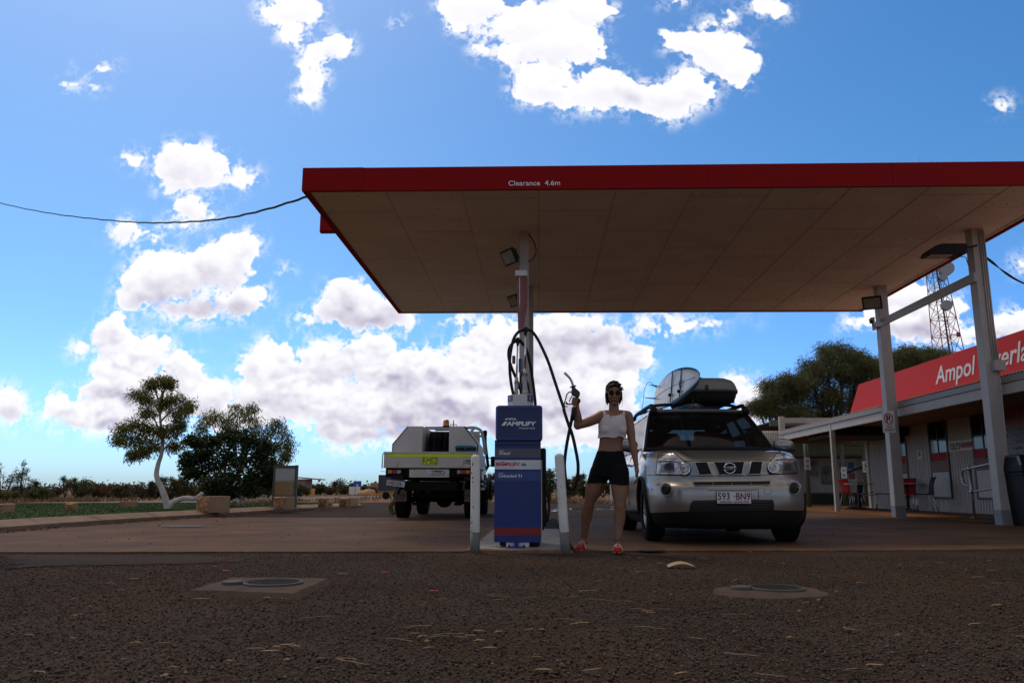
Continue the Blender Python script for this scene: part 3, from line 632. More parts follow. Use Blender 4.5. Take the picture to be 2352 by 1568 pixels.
# shoe-box area light on the near right post
c=at(2166,576,13.75); t=thing('area_light','long flat black area light on the near shop side canopy post','floodlight',c,'floodlights under the canopy')
g=MB(); pr=[(-.34,-.10),(-.30,-.02),(-.20,.05),(-.08,.085),(.34,.085),(.34,-.05),(.30,-.10)]
g.prism([(c.x+x,c.z+z) for x,z in pr],c.y-.17,c.y+.17); g.build('housing',M_dgrey,t,bevel=.012)
g=MB(); g.bb(c.x-.27,c.x+.10,c.y-.13,c.y+.13,c.z-.109,c.z-.101); g.build('lens',M_lens,t)
g=MB(); g.bar((c.x+.28,c.y-.13,c.z+.0),(c.x+.52,c.y-.14,c.z+.05),.03,.03); g.tube([(c.x+.25,c.y,c.z-.10),(c.x+.33,c.y-.1,c.z-.15),(c.x+.36,c.y-.1,c.z-.3)],.008,6); g.build('bracket',M_dgrey,t)
# security camera
c=at(2003,737,17.7); t=thing('security_camera','small white security camera on an angled arm on the far right post','camera',c)
g=MB(); d=Vector((-.5,-.7,-.42)).normalized(); g.bar(c-d*.09,c+d*.07,.085,.085); g.bar(c-d*.11+Vector((0,0,.05)),c+d*.11+Vector((0,0,.05)),.10,.012); g.build('body',mat('off_white_plastic',(.45,.44,.40),.5),t,bevel=.006)
g=MB(); g.cyl(c+d*.06,c+d*.075,.034,n=14); g.build('lens',M_black,t)
g=MB(); g.tube([c-Vector((0,0,.04)),c+Vector((.03,0,-.12)),c+Vector((.05,.0,-.14)),c+Vector((.20,.03,-.13))],.012,7); g.build('arm',M_greybase,t)
# overhead cables
g=MB(); pts=[at(*p) for p in ((705,452,13.0),(600,484,14.2),(500,504,16),(400,511,18.5),(320,511,21),(220,503,24),(110,489,27),(0,466,30),(-160,420,34))]
sp_=smooth_pts(pts,8); g.tube([p+Vector((0,0,.008*math.sin(i*1.9))) for i,p in enumerate(sp_)],.020,6)
tag(g.build('overhead_cable',M_black),'twisted black cable sagging from the left edge of the canopy','cable')
g=MB()
for k in range(3): g.tube(smooth_pts([at(2243,575+k,13.9),at(2275+k,602-2*k,13.9),at(2310,625+2*k,13.9),at(2352,650+k,13.9),at(2450,690,13.9)],6),.008,5)
tag(g.build('overhead_cable',M_black),'bundle of thin black wires leaving the near right post','cable')
# ================================================================ the roadhouse on the right
def c5(x,y): return (3350+x/3.137)/1.6327,(1500+y/3.137)/1.6327
def c6(x,y): return (2900+x/3.136)/1.6327,(1500+y/3.136)/1.6327
def cw(x,y): return (2800+x/1.823)/1.6327,(1200+y/1.823)/1.6327
XW,XV,GZ=10.4,8.0,.092
M_clad=mat('ribbed_cladding',(.40,.37,.335),.6,var=.12,vscale=2,streak=(1,4,.5),detail=8)
M_cream=mat('cream_beam_paint',(.50,.45,.38),.55,var=.1,vscale=3)
M_brownf=mat('brown_window_frame',(.055,.032,.022),.5)
M_timber=mat('timber_sill_board',(.16,.075,.03),.6,var=.2,streak=(1,2,14))
M_dglass=mat('dark_window_glass',(.008,.008,.009),.08,var=.2,spec=.35,rvar=.03)
M_redfilm=mat('red_window_film',(.34,.012,.012),.6,spec=.15)
M_green=mat('olive_green_paint',(.10,.115,.065),.6,var=.12)
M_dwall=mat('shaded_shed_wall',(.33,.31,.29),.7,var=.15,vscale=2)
M_zinc=mat('weathered_zinc_sheet',(.34,.32,.29),.55,metal=.2,var=.2,vscale=2,streak=(6,6,.6))
sh=thing('roadhouse','low ribbed clad roadhouse with long red sign parapet and a post verandah','building',(10.4,18,GZ))
# wall, ribbed: real ribs along Y
g=MB(); y=7.0; prof=[]
while y<25.7: prof+=[(XW,y),(XW,y+.075),(XW-.018,y+.085),(XW-.018,y+.115)]; y+=.125
g.grid([[(x,y,z) for x,y in prof] for z in (GZ-.05,3.02)],sm=False); g.bb(XW+.02,16,7,25.72,GZ-.05,3.0)
g.build('wall',M_clad,sh,fix=False)
g=MB(); g.bb(XW-.06,XW+.05,25.6,25.78,GZ,3.0); g.build('corner_trim',M_cream,sh,bevel=.004)
# verandah roof: fascia gutter, beam, sheet
zt=2.53
g=MB(); prof=[]; y=8.
while y<26.7:
    prof+=[(y,0),(y+.05,.025),(y+.1,0)]; y+=.1
g.grid([[(x,yy,z+h) for yy,h in prof] for x,z in ((XV+.02,zt+.02),(10.5,3.12))],sm=False)
g.build('verandah_roof',mat('verandah_roof_sheet',(.42,.31,.22),.6,var=.1),sh,fix=False)
g=MB(); g.bb(XV-.05,XV+.02,8.,26.72,zt-.115,zt+.0); g.build('gutter',mat('gutter_brown_grey',(.30,.26,.225),.5,var=.1),sh,bevel=.008)
g=MB(); g.bb(XV-.02,XV+.06,8.,26.6,zt-.30,zt-.118); g.build('verandah_beam',M_cream,sh,bevel=.004)
g=MB(); g.bb(XV+.07,XW-.02,8,26.6,zt-.14,zt-.10); g.bb(XV+.07,XW-.03,26.52,26.6,zt-.4,zt-.15); g.build('verandah_ceiling',mat('timber_lining',(.28,.17,.09),.7,var=.2,streak=(1,8,1)),sh)
g=MB(); g.bb(XV+.3,XW-.1,22.6,24.9,zt-.4,zt-.2); g.build('ceiling_box',M_dgrey,sh,bevel=.01)
for yv,bs in ((26.45,0),(22.1,0)):
    g=MB(); g.bb(XV-.035,XV+.075,yv-.055,yv+.055,GZ-.05,zt-.119); p=g.build('verandah_post',M_cream,sh,bevel=.004)
# parapet sign, sloping left end
g=MB(); g.prism([(26.62,3.10),(25.72,3.97),(7.2,3.97),(7.2,3.10)],10.28,10.34,'YZ'); par=g.build('parapet',M_redsign,sh)
g=MB(); g.bb(10.345,10.5,7.2,25.6,3.1,3.9); g.build('parapet_frame',M_dgrey,sh)
mat('flashing_brown',(.26,.20,.17),.6)
for yy in (25.2,22.4,19.8,17.3,14.8): g=MB(); g.bb(10.268,10.284,yy-1.0,yy+.2,3.02,3.14); g.build('flashing',MATS['flashing_brown'],sh)
a=atX(*cw(1290,433),10.27); b=atX(*cw(1535,280),10.27); capz=atX(*cw(1335,330),10.27)
text('Ampol Overlander Roadhouse',.62,(10.272,a.y-.02,a.z-.02),M_letw,sh,rot=(PI/2,0,-PI/2),bold=.012,xs=(a.y-b.y)/1.62,shear=.28,name='parapet_lettering')
# windows: glass, film, sill, lower panel
def window(ya,yb,zt_,zb,par=sh):
    # ya > yb (far, near)
    w=thing_child('window',par)
    g=MB(); f=.05
    g.bb(XW-.045,XW-.02,yb,yb+f,zb,zt_); g.bb(XW-.045,XW-.02,ya-f,ya,zb,zt_); g.bb(XW-.045,XW-.02,yb+f,ya-f,zt_-f,zt_); g.bb(XW-.045,XW-.02,yb+f,ya-f,zb,zb+f); m=(ya+yb)/2; g.bb(XW-.043,XW-.02,m-.02,m+.02,zb+f,zt_-f)
    g.bb(XW-.045,XW-.02,yb,yb+f,.42,zb-.18); g.bb(XW-.045,XW-.02,ya-f,ya,.42,zb-.18); g.bb(XW-.045,XW-.02,yb+f,ya-f,.42,.47); g.bb(XW-.045,XW-.02,yb+f,ya-f,zb-.23,zb-.18)
    g.build('frame',M_brownf,w,bevel=.003)
    g=MB(); g.bb(XW-.030,XW-.021,yb+f,ya-f,zb+f,zt_-f); g.build('pane',M_dglass,w)
    g=MB(); g.bb(XW-.034,XW-.0305,yb+f,m-.022,zb+f,zb+.27); g.bb(XW-.034,XW-.0305,m+.022,ya-f,zb+f,zb+.27); g.build('red_film',M_redfilm,w)
    g=MB(); g.bb(XW-.05,XW-.02,yb+.002,ya-.002,zb-.178,zb-.002); g.build('sill_board',M_timber,w)
    g=MB(); g.bb(XW-.034,XW-.02,yb+f,ya-f,.472,zb-.232); g.build('lower_panel',mat('pale_panel',(.46,.43,.40),.6,var=.06),w)
    return w
def thing_child(name,par):
    o=bpy.data.objects.new(name,None); COL.objects.link(o); o.parent=par; o.location=(0,0,0); return o
p1=atX(*c5(398,150),XW); p2=atX(*c5(640,400),XW); zb=atX(*c5(550,740),XW).z; ztp=atX(*c5(500,140),XW).z
W2=(p1.y,p2.y); wid=p1.y-p2.y
window(p1.y,p2.y,ztp,zb)
q1=atX(*c5(150,400),XW); window(q1.y+wid,q1.y,ztp,zb)
q3=atX(*c5(925,300),XW); window(q3.y,q3.y-wid,ztp,zb)
# toilets sign on the wall
def wall_sign(name,label,cat,tl,br,mt,cc=c5,depth=.02,X=XW-.02):
    a=atX(*cc(*tl),X); b=atX(*cc(*br),X); zt_,zb_=a.z,b.z; y1,y2=a.y,b.y
    t=thing(name,label,cat,(X,(y1+y2)/2,(zt_+zb_)/2)); g=MB(); g.bb(X-depth,X-.001,y2,y1,zb_,zt_); g.build('board',mt,t,bevel=.002); return t,y1,y2,zt_,zb_
M_signw=mat('aged_sign_white',(.60,.53,.46),.5,var=.08)
t,y1,y2,z1,z2=wall_sign('toilets_sign','white TOILETS sign with red and black arrow pointing left','sign',(650,488),(960,578),M_signw)
H_=z1-z2; Wd=y1-y2
text('TOILETS',H_*.86,(XW-.043,y1-.05,z2+H_*.16),M_letb,t,rot=(PI/2,0,-PI/2),bold=.035,xs=Wd*.42/(H_*.86*3.55))
g=MB()
def arrow(y0,y3,zc,hh,hw,x): 
    yh=y0-(y0-y3)*.22
    return [(y0,zc),(yh,zc+hh),(yh,zc+hw),(y3,zc+hw),(y3,zc-hw),(yh,zc-hw),(yh,zc-hh)]
zc=(z1+z2)/2
g.prism(arrow(y1-Wd*.46,y2+.03,zc,H_*.40,H_*.30,0),XW-.0445,XW-.0415,'YZ'); g.build('arrow',M_letr,t)
g=MB(); g.prism(arrow(y1-Wd*.50,y2+.035,zc,H_*.2,H_*.14,0),XW-.047,XW-.0446,'YZ'); g.build('arrow_core',M_letb,t)
t,y1,y2,z1,z2=wall_sign('notice','small white no smoking notice on the ribbed wall left of the middle window','sign',(283,597),(345,690),M_signw,depth=.008)
g=MB(); yc=(y1+y2)/2; zc=(z1+z2)/2; g.tube([(XW-.032,yc+.055*math.cos(a),zc+.02+.055*math.sin(a)) for a in np.linspace(0,2*PI,20)[:-1]],.008,6,closed=True); g.bar((XW-.032,yc-.04,zc+.06),(XW-.032,yc+.04,zc-.02),.008,.012); g.build('symbol',M_letb,t)
# services board at the right edge
X_=XW-.02
a=atX(*c5(1262,100),X_); bz=atX(*c5(1330,745),X_).z
t=thing('services_board','red services board with dark panels listing meals, groceries and gas bottle refills','sign',(X_,a.y-1.2,1.5)); y1=a.y; y2=y1-2.6; z1=a.z; z2=bz-.05
g=MB(); g.bb(X_-.04,X_-.001,y2,y1,z2,z1); g.build('board',mat('deep_red_board',(.22,.02,.02),.4),t)
g=MB(); f=.035
for (u0,u1,w0,w1) in ((y1-f,y1,z2,z1),(y2,y2+f,z2,z1),(y2+f,y1-f,z1-f,z1),(y2+f,y1-f,z2,z2+f)): g.bb(X_-.055,X_-.041,u0,u1,w0,w1)
g.build('frame',M_black,t)
text('OVERLANDER',.17,(X_-.044,y1-.62,z1-.24),mat('faded_gold_lettering',(.40,.20,.15),.6),t,rot=(PI/2,0,-PI/2),bold=.02,spacing=1.1)
text('ROADHOUSE',.11,(X_-.044,y1-.85,z1-.40),MATS['faded_gold_lettering'],t,rot=(PI/2,0,-PI/2),bold=.02,spacing=1.1)
M_grl=mat('grey_lettering',(.30,.30,.30),.6); M_pan=mat('charcoal_panel',(.035,.042,.05),.4)
rowsT=[('DINE IN MEALS &\nTAKE AWAY FOOD','TEA &\nCOFFEE'),('GENERAL\nGROCERY','ICE CREAM\nICE'),('GAS BOTTLE\nREFILL','PHONE\nACCESS'),('OILS & VEHICLE\nACCESSORIES','GIFTS'),('MAPS','BAIT')]
ph=(z1-.47-z2-.06)/5
for i,(ta,tb) in enumerate(rowsT):
    zb_=z1-.47-(i+1)*ph+.02
    for k,tt in enumerate((ta,tb)):
        ya=y1-.08-k*1.25; g=MB(); g.bb(X_-.048,X_-.041,ya-1.17,ya,zb_,zb_+ph-.04); pn=g.build('panel',M_pan,t,bevel=.003)
        text(tt,.10,(X_-.05,ya-.32,zb_+ph*.52),M_grl,pn,rot=(PI/2,0,-PI/2),bold=.02)
        g=MB(); g.cyl((X_-.051,ya-.14,zb_+ph*.3),(X_-.049,ya-.14,zb_+ph*.3),.05,n=12); g.bb(X_-.051,X_-.049,ya-.17,ya-.11,zb_+ph*.35,zb_+ph*.62); g.build('icon',M_grl,pn)
# no parking sign on the far column
Xs=CX-.112
t=thing('no_parking_sign','narrow white no parking sign fixed to the far shop side canopy post','sign',(Xs,17.7,2.2))
a=at(*c6(1310,128),17.70); b=at(*c6(1400,382),17.70)
g=MB(); xa=min(a.x,b.x); w_=.27; xc=at(*c6(1356,250),17.7).x; zT,zB=a.z,b.z
g.bb(xc-w_/2,xc+w_/2,17.695,17.70,zB,zT); g.build('plate',mat('sign_plate_white',(.85,.84,.84),.4),t)
zc=zT-.165; g=MB(); g.tube([(xc+.088*math.cos(q),17.69,zc+.115*math.sin(q)) for q in np.linspace(0,2*PI,28)[:-1]],.010,6,closed=True); g.bar((xc-.06,17.69,zc+.08),(xc+.06,17.69,zc-.08),.006,.014); g.build('prohibition_ring',M_letr,t)
text('P',.22,(xc-.058,17.692,zc-.078),M_letb,t,bold=.012,xs=.9)
text('NO',.075,(xc,17.692,zB+.105),M_letr,t,bold=.01,align='CENTER'); text('PARKING',.062,(xc,17.692,zB+.045),M_letr,t,bold=.01,align='CENTER',xs=.8)
g=MB(); g.cyl((xc,17.70,zT-.03),(xc,17.688,zT-.03),.008,n=8); g.cyl((xc,17.70,zB+.03),(xc,17.688,zB+.03),.008,n=8); g.bb(xc-.02,xc+.1,17.702,17.74,zB+.1,zB+.16); g.bb(xc-.02,xc+.1,17.702,17.74,zT-.16,zT-.1); g.build('fixing',M_steel,t)
# handrail with hooked end, rising towards the right
b0=gz(*c5(955,1383),GZ); xh=b0.x; yh=b0.y
t=thing('handrail','galvanised pipe handrail with hooked end beside the shop ramp','handrail',(xh,yh,GZ))
zT=at(*c5(925,800),yh).z; zM=at(*c5(950,1075),yh).z
top=[(xh,yh,zT),(xh,yh-4.0,zT+.34)]; 
g=MB(); g.tube([(xh,yh,GZ),(xh,yh,zT)],.024,10); g.tube([(xh,yh-3.9,GZ),(xh,yh-3.9,zT+.33)],.024,10); g.build('post',M_steel,t)
hk=[(xh,yh-4.2,zT+.36),(xh,yh,zT),(xh,yh+.12,zT-.01)]+[(xh,yh+.16+.16*math.sin(q),zT-.17+.16*math.cos(q)) for q in np.linspace(.1,PI-.1,9)]+[(xh,yh+.03,zT-.335)]
g=MB(); g.tube(hk,.024,10); g.build('top_rail',M_steel,t)
g=MB(); g.tube([(xh,yh+.02,zM),(xh,yh-4.0,zM+.3)],.022,10); g.build('lower_rail',M_steel,t)
g=MB()
for (yy,zz) in ((yh,zT),(yh,zM),(yh-3.9,zT+.33),(yh-3.9,zM+.29)): g.cyl((xh,yy,zz-.045),(xh,yy,zz+.045),.036,n=12); g.cyl((xh,yy-.05,zz),(xh,yy+.05,zz),.034,n=12)
g.cyl((xh,yh,GZ),(xh,yh,GZ+.012),.07,n=14); g.build('clamp',M_steel,t)
g=MB(); g.bb(xh-.05,XW-.03,8.8,yh-.35,GZ,GZ+.05); g.bb(xh-.02,XW-.03,8.8,yh-1.5,GZ+.05,GZ+.12); tag(g.build('ramp_step',M_dgrey,shift=True),'dark low ramp between the handrail and the ribbed shop wall','ramp')
# black litter bin with a slanted top
GB=.056; bp_=gz(2322,1206.5,GB)
t=thing('litter_bin','tall black litter bin with a slanted top beside the near right post','bin',bp_)
g=MB(); bw=.31; bx,by=bp_.x+.45,bp_.y+.05; 
def ring(w,d,z,dz=0): return [(bx+sx*w,by+sy*d,z+(dz if sy<0 else 0)) for sx,sy in ((-1,-1),(1,-1),(1,1),(-1,1))]
rows=[ring(.26,.26,GB),ring(.30,.30,.55),ring(.315,.315,.9),ring(.325,.325,.93),ring(.325,.325,.98),ring(.28,.20,1.19,.0)]
g.grid([r_ for r_ in rows],sm=False,wrap=True); g.add(rows[-1],[(0,1,2,3)]); g.build('body',M_black,t,bevel=.025,segs=3)
g=MB(); q=[Vector(p) for p in rows[4]]; q2=[Vector(p) for p in rows[5]]
g.add([q[3]*.82+q2[3]*.18+Vector((.06,-.0,.012)) ,q[0]*.86+q2[0]*.14+Vector((-.006,-.004,.01)),q2[0]*.9+q[0]*.1+Vector((-.01,.0,.012)),q2[3]*.9+q[3]*.1+Vector((-.01,-.02,.012))],[(0,1,2,3)]); g.build('opening_flap',mat('grey_brown_flap',(.12,.10,.09),.4),t)
g=MB(); g.bb(bx-.328,bx+.328,by-.328,by+.328,.86,.885); g.build('rim_band',M_black,t,bevel=.006)
# ---------------------------------------------------------------- chairs and tables
M_redpl=mat('red_resin',(.42,.012,.015),.35,var=.06); M_blkpl=mat('black_resin',(.010,.010,.010),.6,spec=.15,var=.1)
def make_chair(mt):
    t=thing('cafe_chair','','chair')
    # local: faces +Y, seat z .45, width .44
    rows=[]
    pr=[(.22,.435),(.20,.452),(.08,.445),(-.06,.438),(-.16,.445),(-.20,.47),(-.215,.53),(-.225,.62),(-.245,.72),(-.275,.80),(-.30,.855),(-.31,.865)]
    for i,(y,z) in enumerate(pr):
        k=i/(len(pr)-1); w=.215-.02*k+.012*math.sin(k*9); cup=.02 if i<5 else .035
        rows.append([(w*u,y+(abs(u)**2)*cup*(1 if i>4 else 0),z+(abs(u)**2)*(.012 if i<5 else 0)+(.02*abs(u)**3 if i>9 else 0)) for u in np.linspace(-1,1,9)])
    g=MB(); g.grid(rows); o=g.build('seat_shell',mt,t); md=o.modifiers.new('s','SOLIDIFY'); md.thickness=.012
    for sx in (-1,1):
        for (y0,z0,y1) in ((.17,.44,.225),(-.17,.45,-.27)):
            g=MB(); g.tube([(sx*.185,y0,z0),(sx*.215,y1,0)],.0125,8); o=g.build('leg',M_chrome if False else M_alu,t); gg=MB(); gg.cyl((sx*.215,y1,0),(sx*.2135,y1-.001,.022),.0155,n=8); gg.build('foot',M_black,o)
    return t
M_alu=mat('brushed_aluminium',(.52,.51,.50),.35,metal=.8)
def make_table():
    t=thing('cafe_table','','table'); g=MB(); g.lathe([(.001,.70),(.37,.70),(.39,.708),(.39,.722),(.38,.73),(.001,.73)],n=32); g.build('tabletop',mat('pale_tabletop',(.50,.47,.42),.4),t)
    g=MB(); g.cyl((0,0,.04),(0,0,.70),.032,n=16); g.build('pedestal',M_dgrey,t)
    g=MB()
    for k in range(4):
        a=k*PI/2+.4; g.bar((0,0,.05),(.30*math.cos(a),.30*math.sin(a),.02),.055,.03)
    g.build('base',M_dgrey,t,bevel=.005); return t
ch_r=make_chair(M_redpl); ch_b=make_chair(M_blkpl); tb0=make_table(); used=set()
def put(src,pos,rz,label,group,rot=None):
    o=src if src.name not in used else copy_tree(src); used.add(src.name)
    o.location=pos; o.rotation_euler=rot if rot else (0,0,rz); o['label']=label; o['group']=group; return o
G1='cafe chairs under the verandah'
def G5(x,y): return gz(*c5(x,y),GZ)
def G6(x,y): return gz(*c6(x,y),GZ)
put(ch_b,G5(370,1316),R(78),'black chair facing left in front of the middle window, nearest the handrail',G1)
put(tb0,G5(182,1300),0,'round pale table beside the black chair under the windows','cafe tables under the verandah')
put(ch_r,G5(240,1305)+Vector((.1,.5,0)),R(150),'red chair behind the near table, partly hidden by the far canopy post',G1)
put(tb0,G6(1065,1290)+Vector((0,.25,0)),.5,'pale table between the two red chairs and the tipped chair','cafe tables under the verandah')
put(ch_r,G6(930,1275),R(-72),'red chair facing right beside the slender verandah post',G1)
put(ch_b,G6(1330,1290)+Vector((.1,.3,0)),R(70),'upright black chair just left of the far canopy post',G1)
c=G6(1215,1285); put(ch_b,c+Vector((0,.0,.235)),0,'black chair tipped on its side on the ground before the pale table',G1,rot=(R(90),R(8),R(-100)))
put(ch_b,G6(1075,1235)+Vector((0,.8,0)),R(100),'black chair on the far side of the pale table',G1)
put(ch_r,G6(655,1215),R(-60),'farthest red chair, left of the slender verandah post',G1)
put(ch_b,G6(810,1215)+Vector((0,.4,0)),R(-90),'farthest black chair, behind the slender verandah post',G1)
# ---------------------------------------------------------------- the shaded shed beyond the verandah
YB=33.5
sd_=thing('open_shed','dark open sided shed with olive green posts behind the verandah','shed',(9.8,YB,GZ))
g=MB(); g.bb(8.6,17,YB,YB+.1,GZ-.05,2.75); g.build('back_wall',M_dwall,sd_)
g=MB(); g.bb(8.6,17,YB-.03,YB-.002,1.95,2.02); g.bb(8.6,17,YB-.03,YB-.002,.50,.56); g.build('wall_rail',mat('red_brown_rail',(.10,.035,.025),.6),sd_)
g=MB(); g.bb(8.6,17,YB-.02,YB-.002,GZ,.495); g.build('dado',mat('dark_green_dado',(.03,.04,.025),.7),sd_)
ga=at(1776,971,29.5); gb=at(1893,962,29.5)
g=MB(); g.bb(ga.x-.15,17,29.4,29.5,ga.z-.12,ga.z+.10); g.build('roof_beam',M_green,sd_,bevel=.004)
g=MB(); g.bb(ga.x-.1,17,29.51,YB+.3,ga.z+.02,ga.z+.06); g.build('roof',mat('dark_shed_roof',(.12,.11,.10),.7),sd_)
g=MB()
for zz in (2.55,2.38): g.tube([(8.7,30.8+zz*.2,zz),(16,30.8+zz*.2,zz)],.05,10)
g.bb(8.7,16,31.3,31.36,2.0,2.5); g.build('cross_pipe',M_green,sd_)
for k,(px,py,Yp) in enumerate((((405+445)/2+0,1255,0),(850,1250,30.0),(1110,1240,30.2))):
    b=G6(px,py) if k==0 else at(*c6(px,1230),Yp); 
    g=MB(); g.cyl((b.x,b.y,GZ-.05),(b.x,b.y,2.6),.075,n=16); o=g.build('post',M_green,sd_)
    t=thing('notice','paper notice with two round symbols on the %s green shed post'%('left','middle','right')[k],'sign',(b.x,b.y-.08,1.5),'notices on the green posts')
    zc=at(*c6(390,745),b.y).z if k==0 else (1.28 if k==1 else 1.5)
    g=MB(); g.grid([[(b.x+.105*math.sin(q)*1.0,b.y-.08*math.cos(q*.6)-.002,z) for q in np.linspace(-1.2,1.2,7)] for z in (zc-.2,zc+.2)]); g.build('sheet',M_letw,t)
    g=MB()
    for dz in (-.09,.09): g.tube([(b.x+.045*math.cos(q),b.y-.088,zc+dz+.045*math.sin(q)) for q in np.linspace(0,2*PI,14)[:-1]],.009,5,closed=True)
    g.build('symbol',M_letb,t)
    if k==2:
        pass
g=MB(); a=at(*c6(850,855),31); b=at(*c6(1125,760),30); g.bar(a,b,.07,.07); g.bar((a.x,a.y,GZ),(a.x,a.y,a.z+.03),.07,.07); tag(g.build('barrier_rail',M_black),'dark sloping rail between the middle and right green posts','rail')
# posters on the shed wall
def poster(tl,br,cols,label,seed):
    a=at(*c6(*tl),YB-.03); b=at(*c6(*br),YB-.03); t=thing('poster',label,'poster',((a.x+b.x)/2,YB-.03,b.z),'posters on the shed wall')
    g=MB(); g.bb(a.x,b.x,YB-.03,YB-.003,b.z,a.z); g.build('board',cols[0],t)
    rr=random.Random(seed); w=b.x-a.x; h=a.z-b.z
    for i,cm in enumerate(cols[1:]):
        g=MB(); u=.08+.47*(i%2); v=.1+.45*(i//2); g.bb(a.x+w*u,a.x+w*(u+.36),YB-.036,YB-.031,b.z+h*v,b.z+h*(v+.3)); g.build('picture',cm,t)
Mp1=mat('poster_white',(.40,.42,.42),.5); Mp2=mat('poster_blue',(.04,.10,.28),.5,var=.6,vscale=5); Mp3=mat('poster_red',(.25,.06,.03),.5,var=.5,vscale=6); Mp4=mat('poster_brown',(.14,.10,.08),.5,var=.7,vscale=3,col2=(.30,.28,.24)); Mp5=mat('poster_navy',(.02,.04,.14),.5,var=.8,vscale=3,col2=(.25,.25,.22))
poster((410,672),(528,888),[Mp4],'brown and grey picture panel beside the left green post',1)
poster((562,772),(690,990),[Mp5],'dark blue picture panel left of the slender verandah post',2)
poster((755,690),(985,955),[Mp1,Mp2,Mp3,Mp2,Mp2],'white board with four small pictures behind the middle green post',3)
poster((1028,690),(1110,955),[Mp1,Mp3,Mp3],'white board with red pictures behind the right green post',4)
poster((268,690),(322,870),[Mp1,Mp3],'pale narrow poster at the left end of the shed wall',5)
p=at(*c6(1028,396),30.5); t=thing('skylight_sheet','small yellow translucent sheet under the shed roof, daylight through it put in as glow','skylight',p); g=MB(); g.box(p,(.75,.25,.05)); g.build('glow_sheet',mat('glowing_yellow_sheet',(.8,.6,.2),.5,emit=((1,.62,.12),.9)),t); g=MB(); g.box(p+Vector((0,0,.05)),(.8,.3,.04)); g.build('sheet_backing',M_green,t)  # no lamp: daylight through a yellow sheet, put in as emission
# corrugated wall at the left end of the shed
a=at(1744,989,29.0); b=at(1806,989,29.0)
t=thing('corrugated_fence','grey corrugated iron screen wall behind the silver car','wall',((a.x+b.x)/2,29,GZ))
g=MB(); xs=np.arange(a.x-.15,b.x+.02,.019); g.grid([[(x,29.0+.022*math.sin(2*PI*x/.078),z) for x in xs] for z in (GZ-.06,a.z)]); o=g.build('sheet',M_zinc,t,fix=False); o.modifiers.new('s','SOLIDIFY').thickness=.004
g=MB(); g.bb(a.x-.15,b.x,29.03,29.07,a.z-.3,a.z-.24); g.build('rail',M_timber,t)
a=at(1742,966,34); b=at(1776,989,34)
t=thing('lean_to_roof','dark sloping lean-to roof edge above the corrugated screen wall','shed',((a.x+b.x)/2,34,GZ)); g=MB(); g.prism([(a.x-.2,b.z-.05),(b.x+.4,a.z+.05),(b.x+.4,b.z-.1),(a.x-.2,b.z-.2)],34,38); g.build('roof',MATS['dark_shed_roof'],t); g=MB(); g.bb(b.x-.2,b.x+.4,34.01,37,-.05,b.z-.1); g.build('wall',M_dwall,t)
g=MB(); a=at(1790,973,28.0); g.bb(a.x-.02,a.x+.16,27.9,28.04,GZ,a.z+.25); g.bb(a.x+.16,16,27.9,27.98,a.z+.02,a.z+.2)
tag(g.build('cream_frame',M_cream),'cream post and lintel at the far end of the verandah','post')
# ---------------------------------------------------------------- radio tower
YT=95.
t=thing('radio_tower','red and white lattice radio tower with round drum dishes behind the shop','tower',(at(2170,800,YT).x,YT,0))
M_tr=mat('tower_red',(.30,.03,.025),.6); M_tw=mat('tower_white',(.28,.28,.28),.6); M_td=mat('tower_dark',(.06,.06,.07),.6)
TX=at(2179,815,YT).x
zA=at(2170,840,YT).z-6; zTop=at(2130,382,YT).z
def hw(z): k=(z-at(2170,815,YT).z)/(at(2155,640,YT).z-at(2170,815,YT).z); return .76*(max(.45,1.62-.55*k) if k<1 else max(.45,1.07-.2*(k-1)))
TXc=lambda z: TX-(z-at(2170,815,YT).z)*.055
zr=at(2160,697,YT).z
def lattice(z0,z1,step,mt):
    g=MB(); z=z0
    while z<z1:
        zn=min(z+step,z1); a=hw(z);b=hw(zn); ca=[(TXc(z)+sx*a,YT+sy*a,z) for sx,sy in((-1,-1),(1,-1),(1,1),(-1,1))]; cb=[(TXc(zn)+sx*b,YT+sy*b,zn) for sx,sy in((-1,-1),(1,-1),(1,1),(-1,1))]
        for i in range(4):
            j=(i+1)%4; g.tube([ca[i],cb[i]],.055,5,caps=False); g.tube([ca[i],cb[j]],.035,4,caps=False); g.tube([ca[j],cb[i]],.035,4,caps=False); g.tube([ca[i],ca[j]],.035,4,caps=False)
        z=zn
    return g
lattice(0,zr,2.1,M_tr).build('lower_lattice',M_tr,t); lattice(zr,zTop,1.7,M_tw).build('upper_lattice',M_tw,t)
g=MB(); g.tube([(TXc(0)-.5,YT-.9,0),(TXc(zr)-.25,YT-.9,zr),(TXc(zTop)-.2,YT-.5,zTop-4)],.10,6); g.tube([(TXc(0)+.3,YT-.2,0),(TXc(zTop),YT-.2,zTop-2)],.07,5)
z=2.
while z<zTop-3: g.bar((TXc(z)+.05,YT-.3,z),(TXc(z)+.5,YT-.3,z),.05,.05); z+=.8
g.build('cable_ladder',M_td,t)
for (px,py,r_) in ((2175,615,.85),(2176,700,.60),(2168,636,.4)):
    p=at(px,py,YT-1.4); g=MB(); g.cyl(p,p+Vector((.12,.7,0)),r_,n=28); d=g.build('drum_dish',mat('dish_grey',(.33,.33,.34),.5),t); g=MB(); g.bar(p+Vector((0,.7,0)),(TXc(p.z),YT,p.z),.14,.14); g.build('dish_mount',M_td,d)
for px,py in ((2110,362),(2139,366),(2152,370)): p=at(px,py,YT); g=MB(); g.tube([(p.x,YT,zTop-1.5),(p.x,YT,p.z)],.035,5); g.build('whip_antenna',M_tw,t)
for px,py in ((2201,768),): p=at(px,py,YT); g=MB(); g.box(p,(.3,.3,.5)); g.bar(p,(TXc(p.z),YT,p.z-.2),.06,.06); g.build('warning_lamp',M_tr,t)
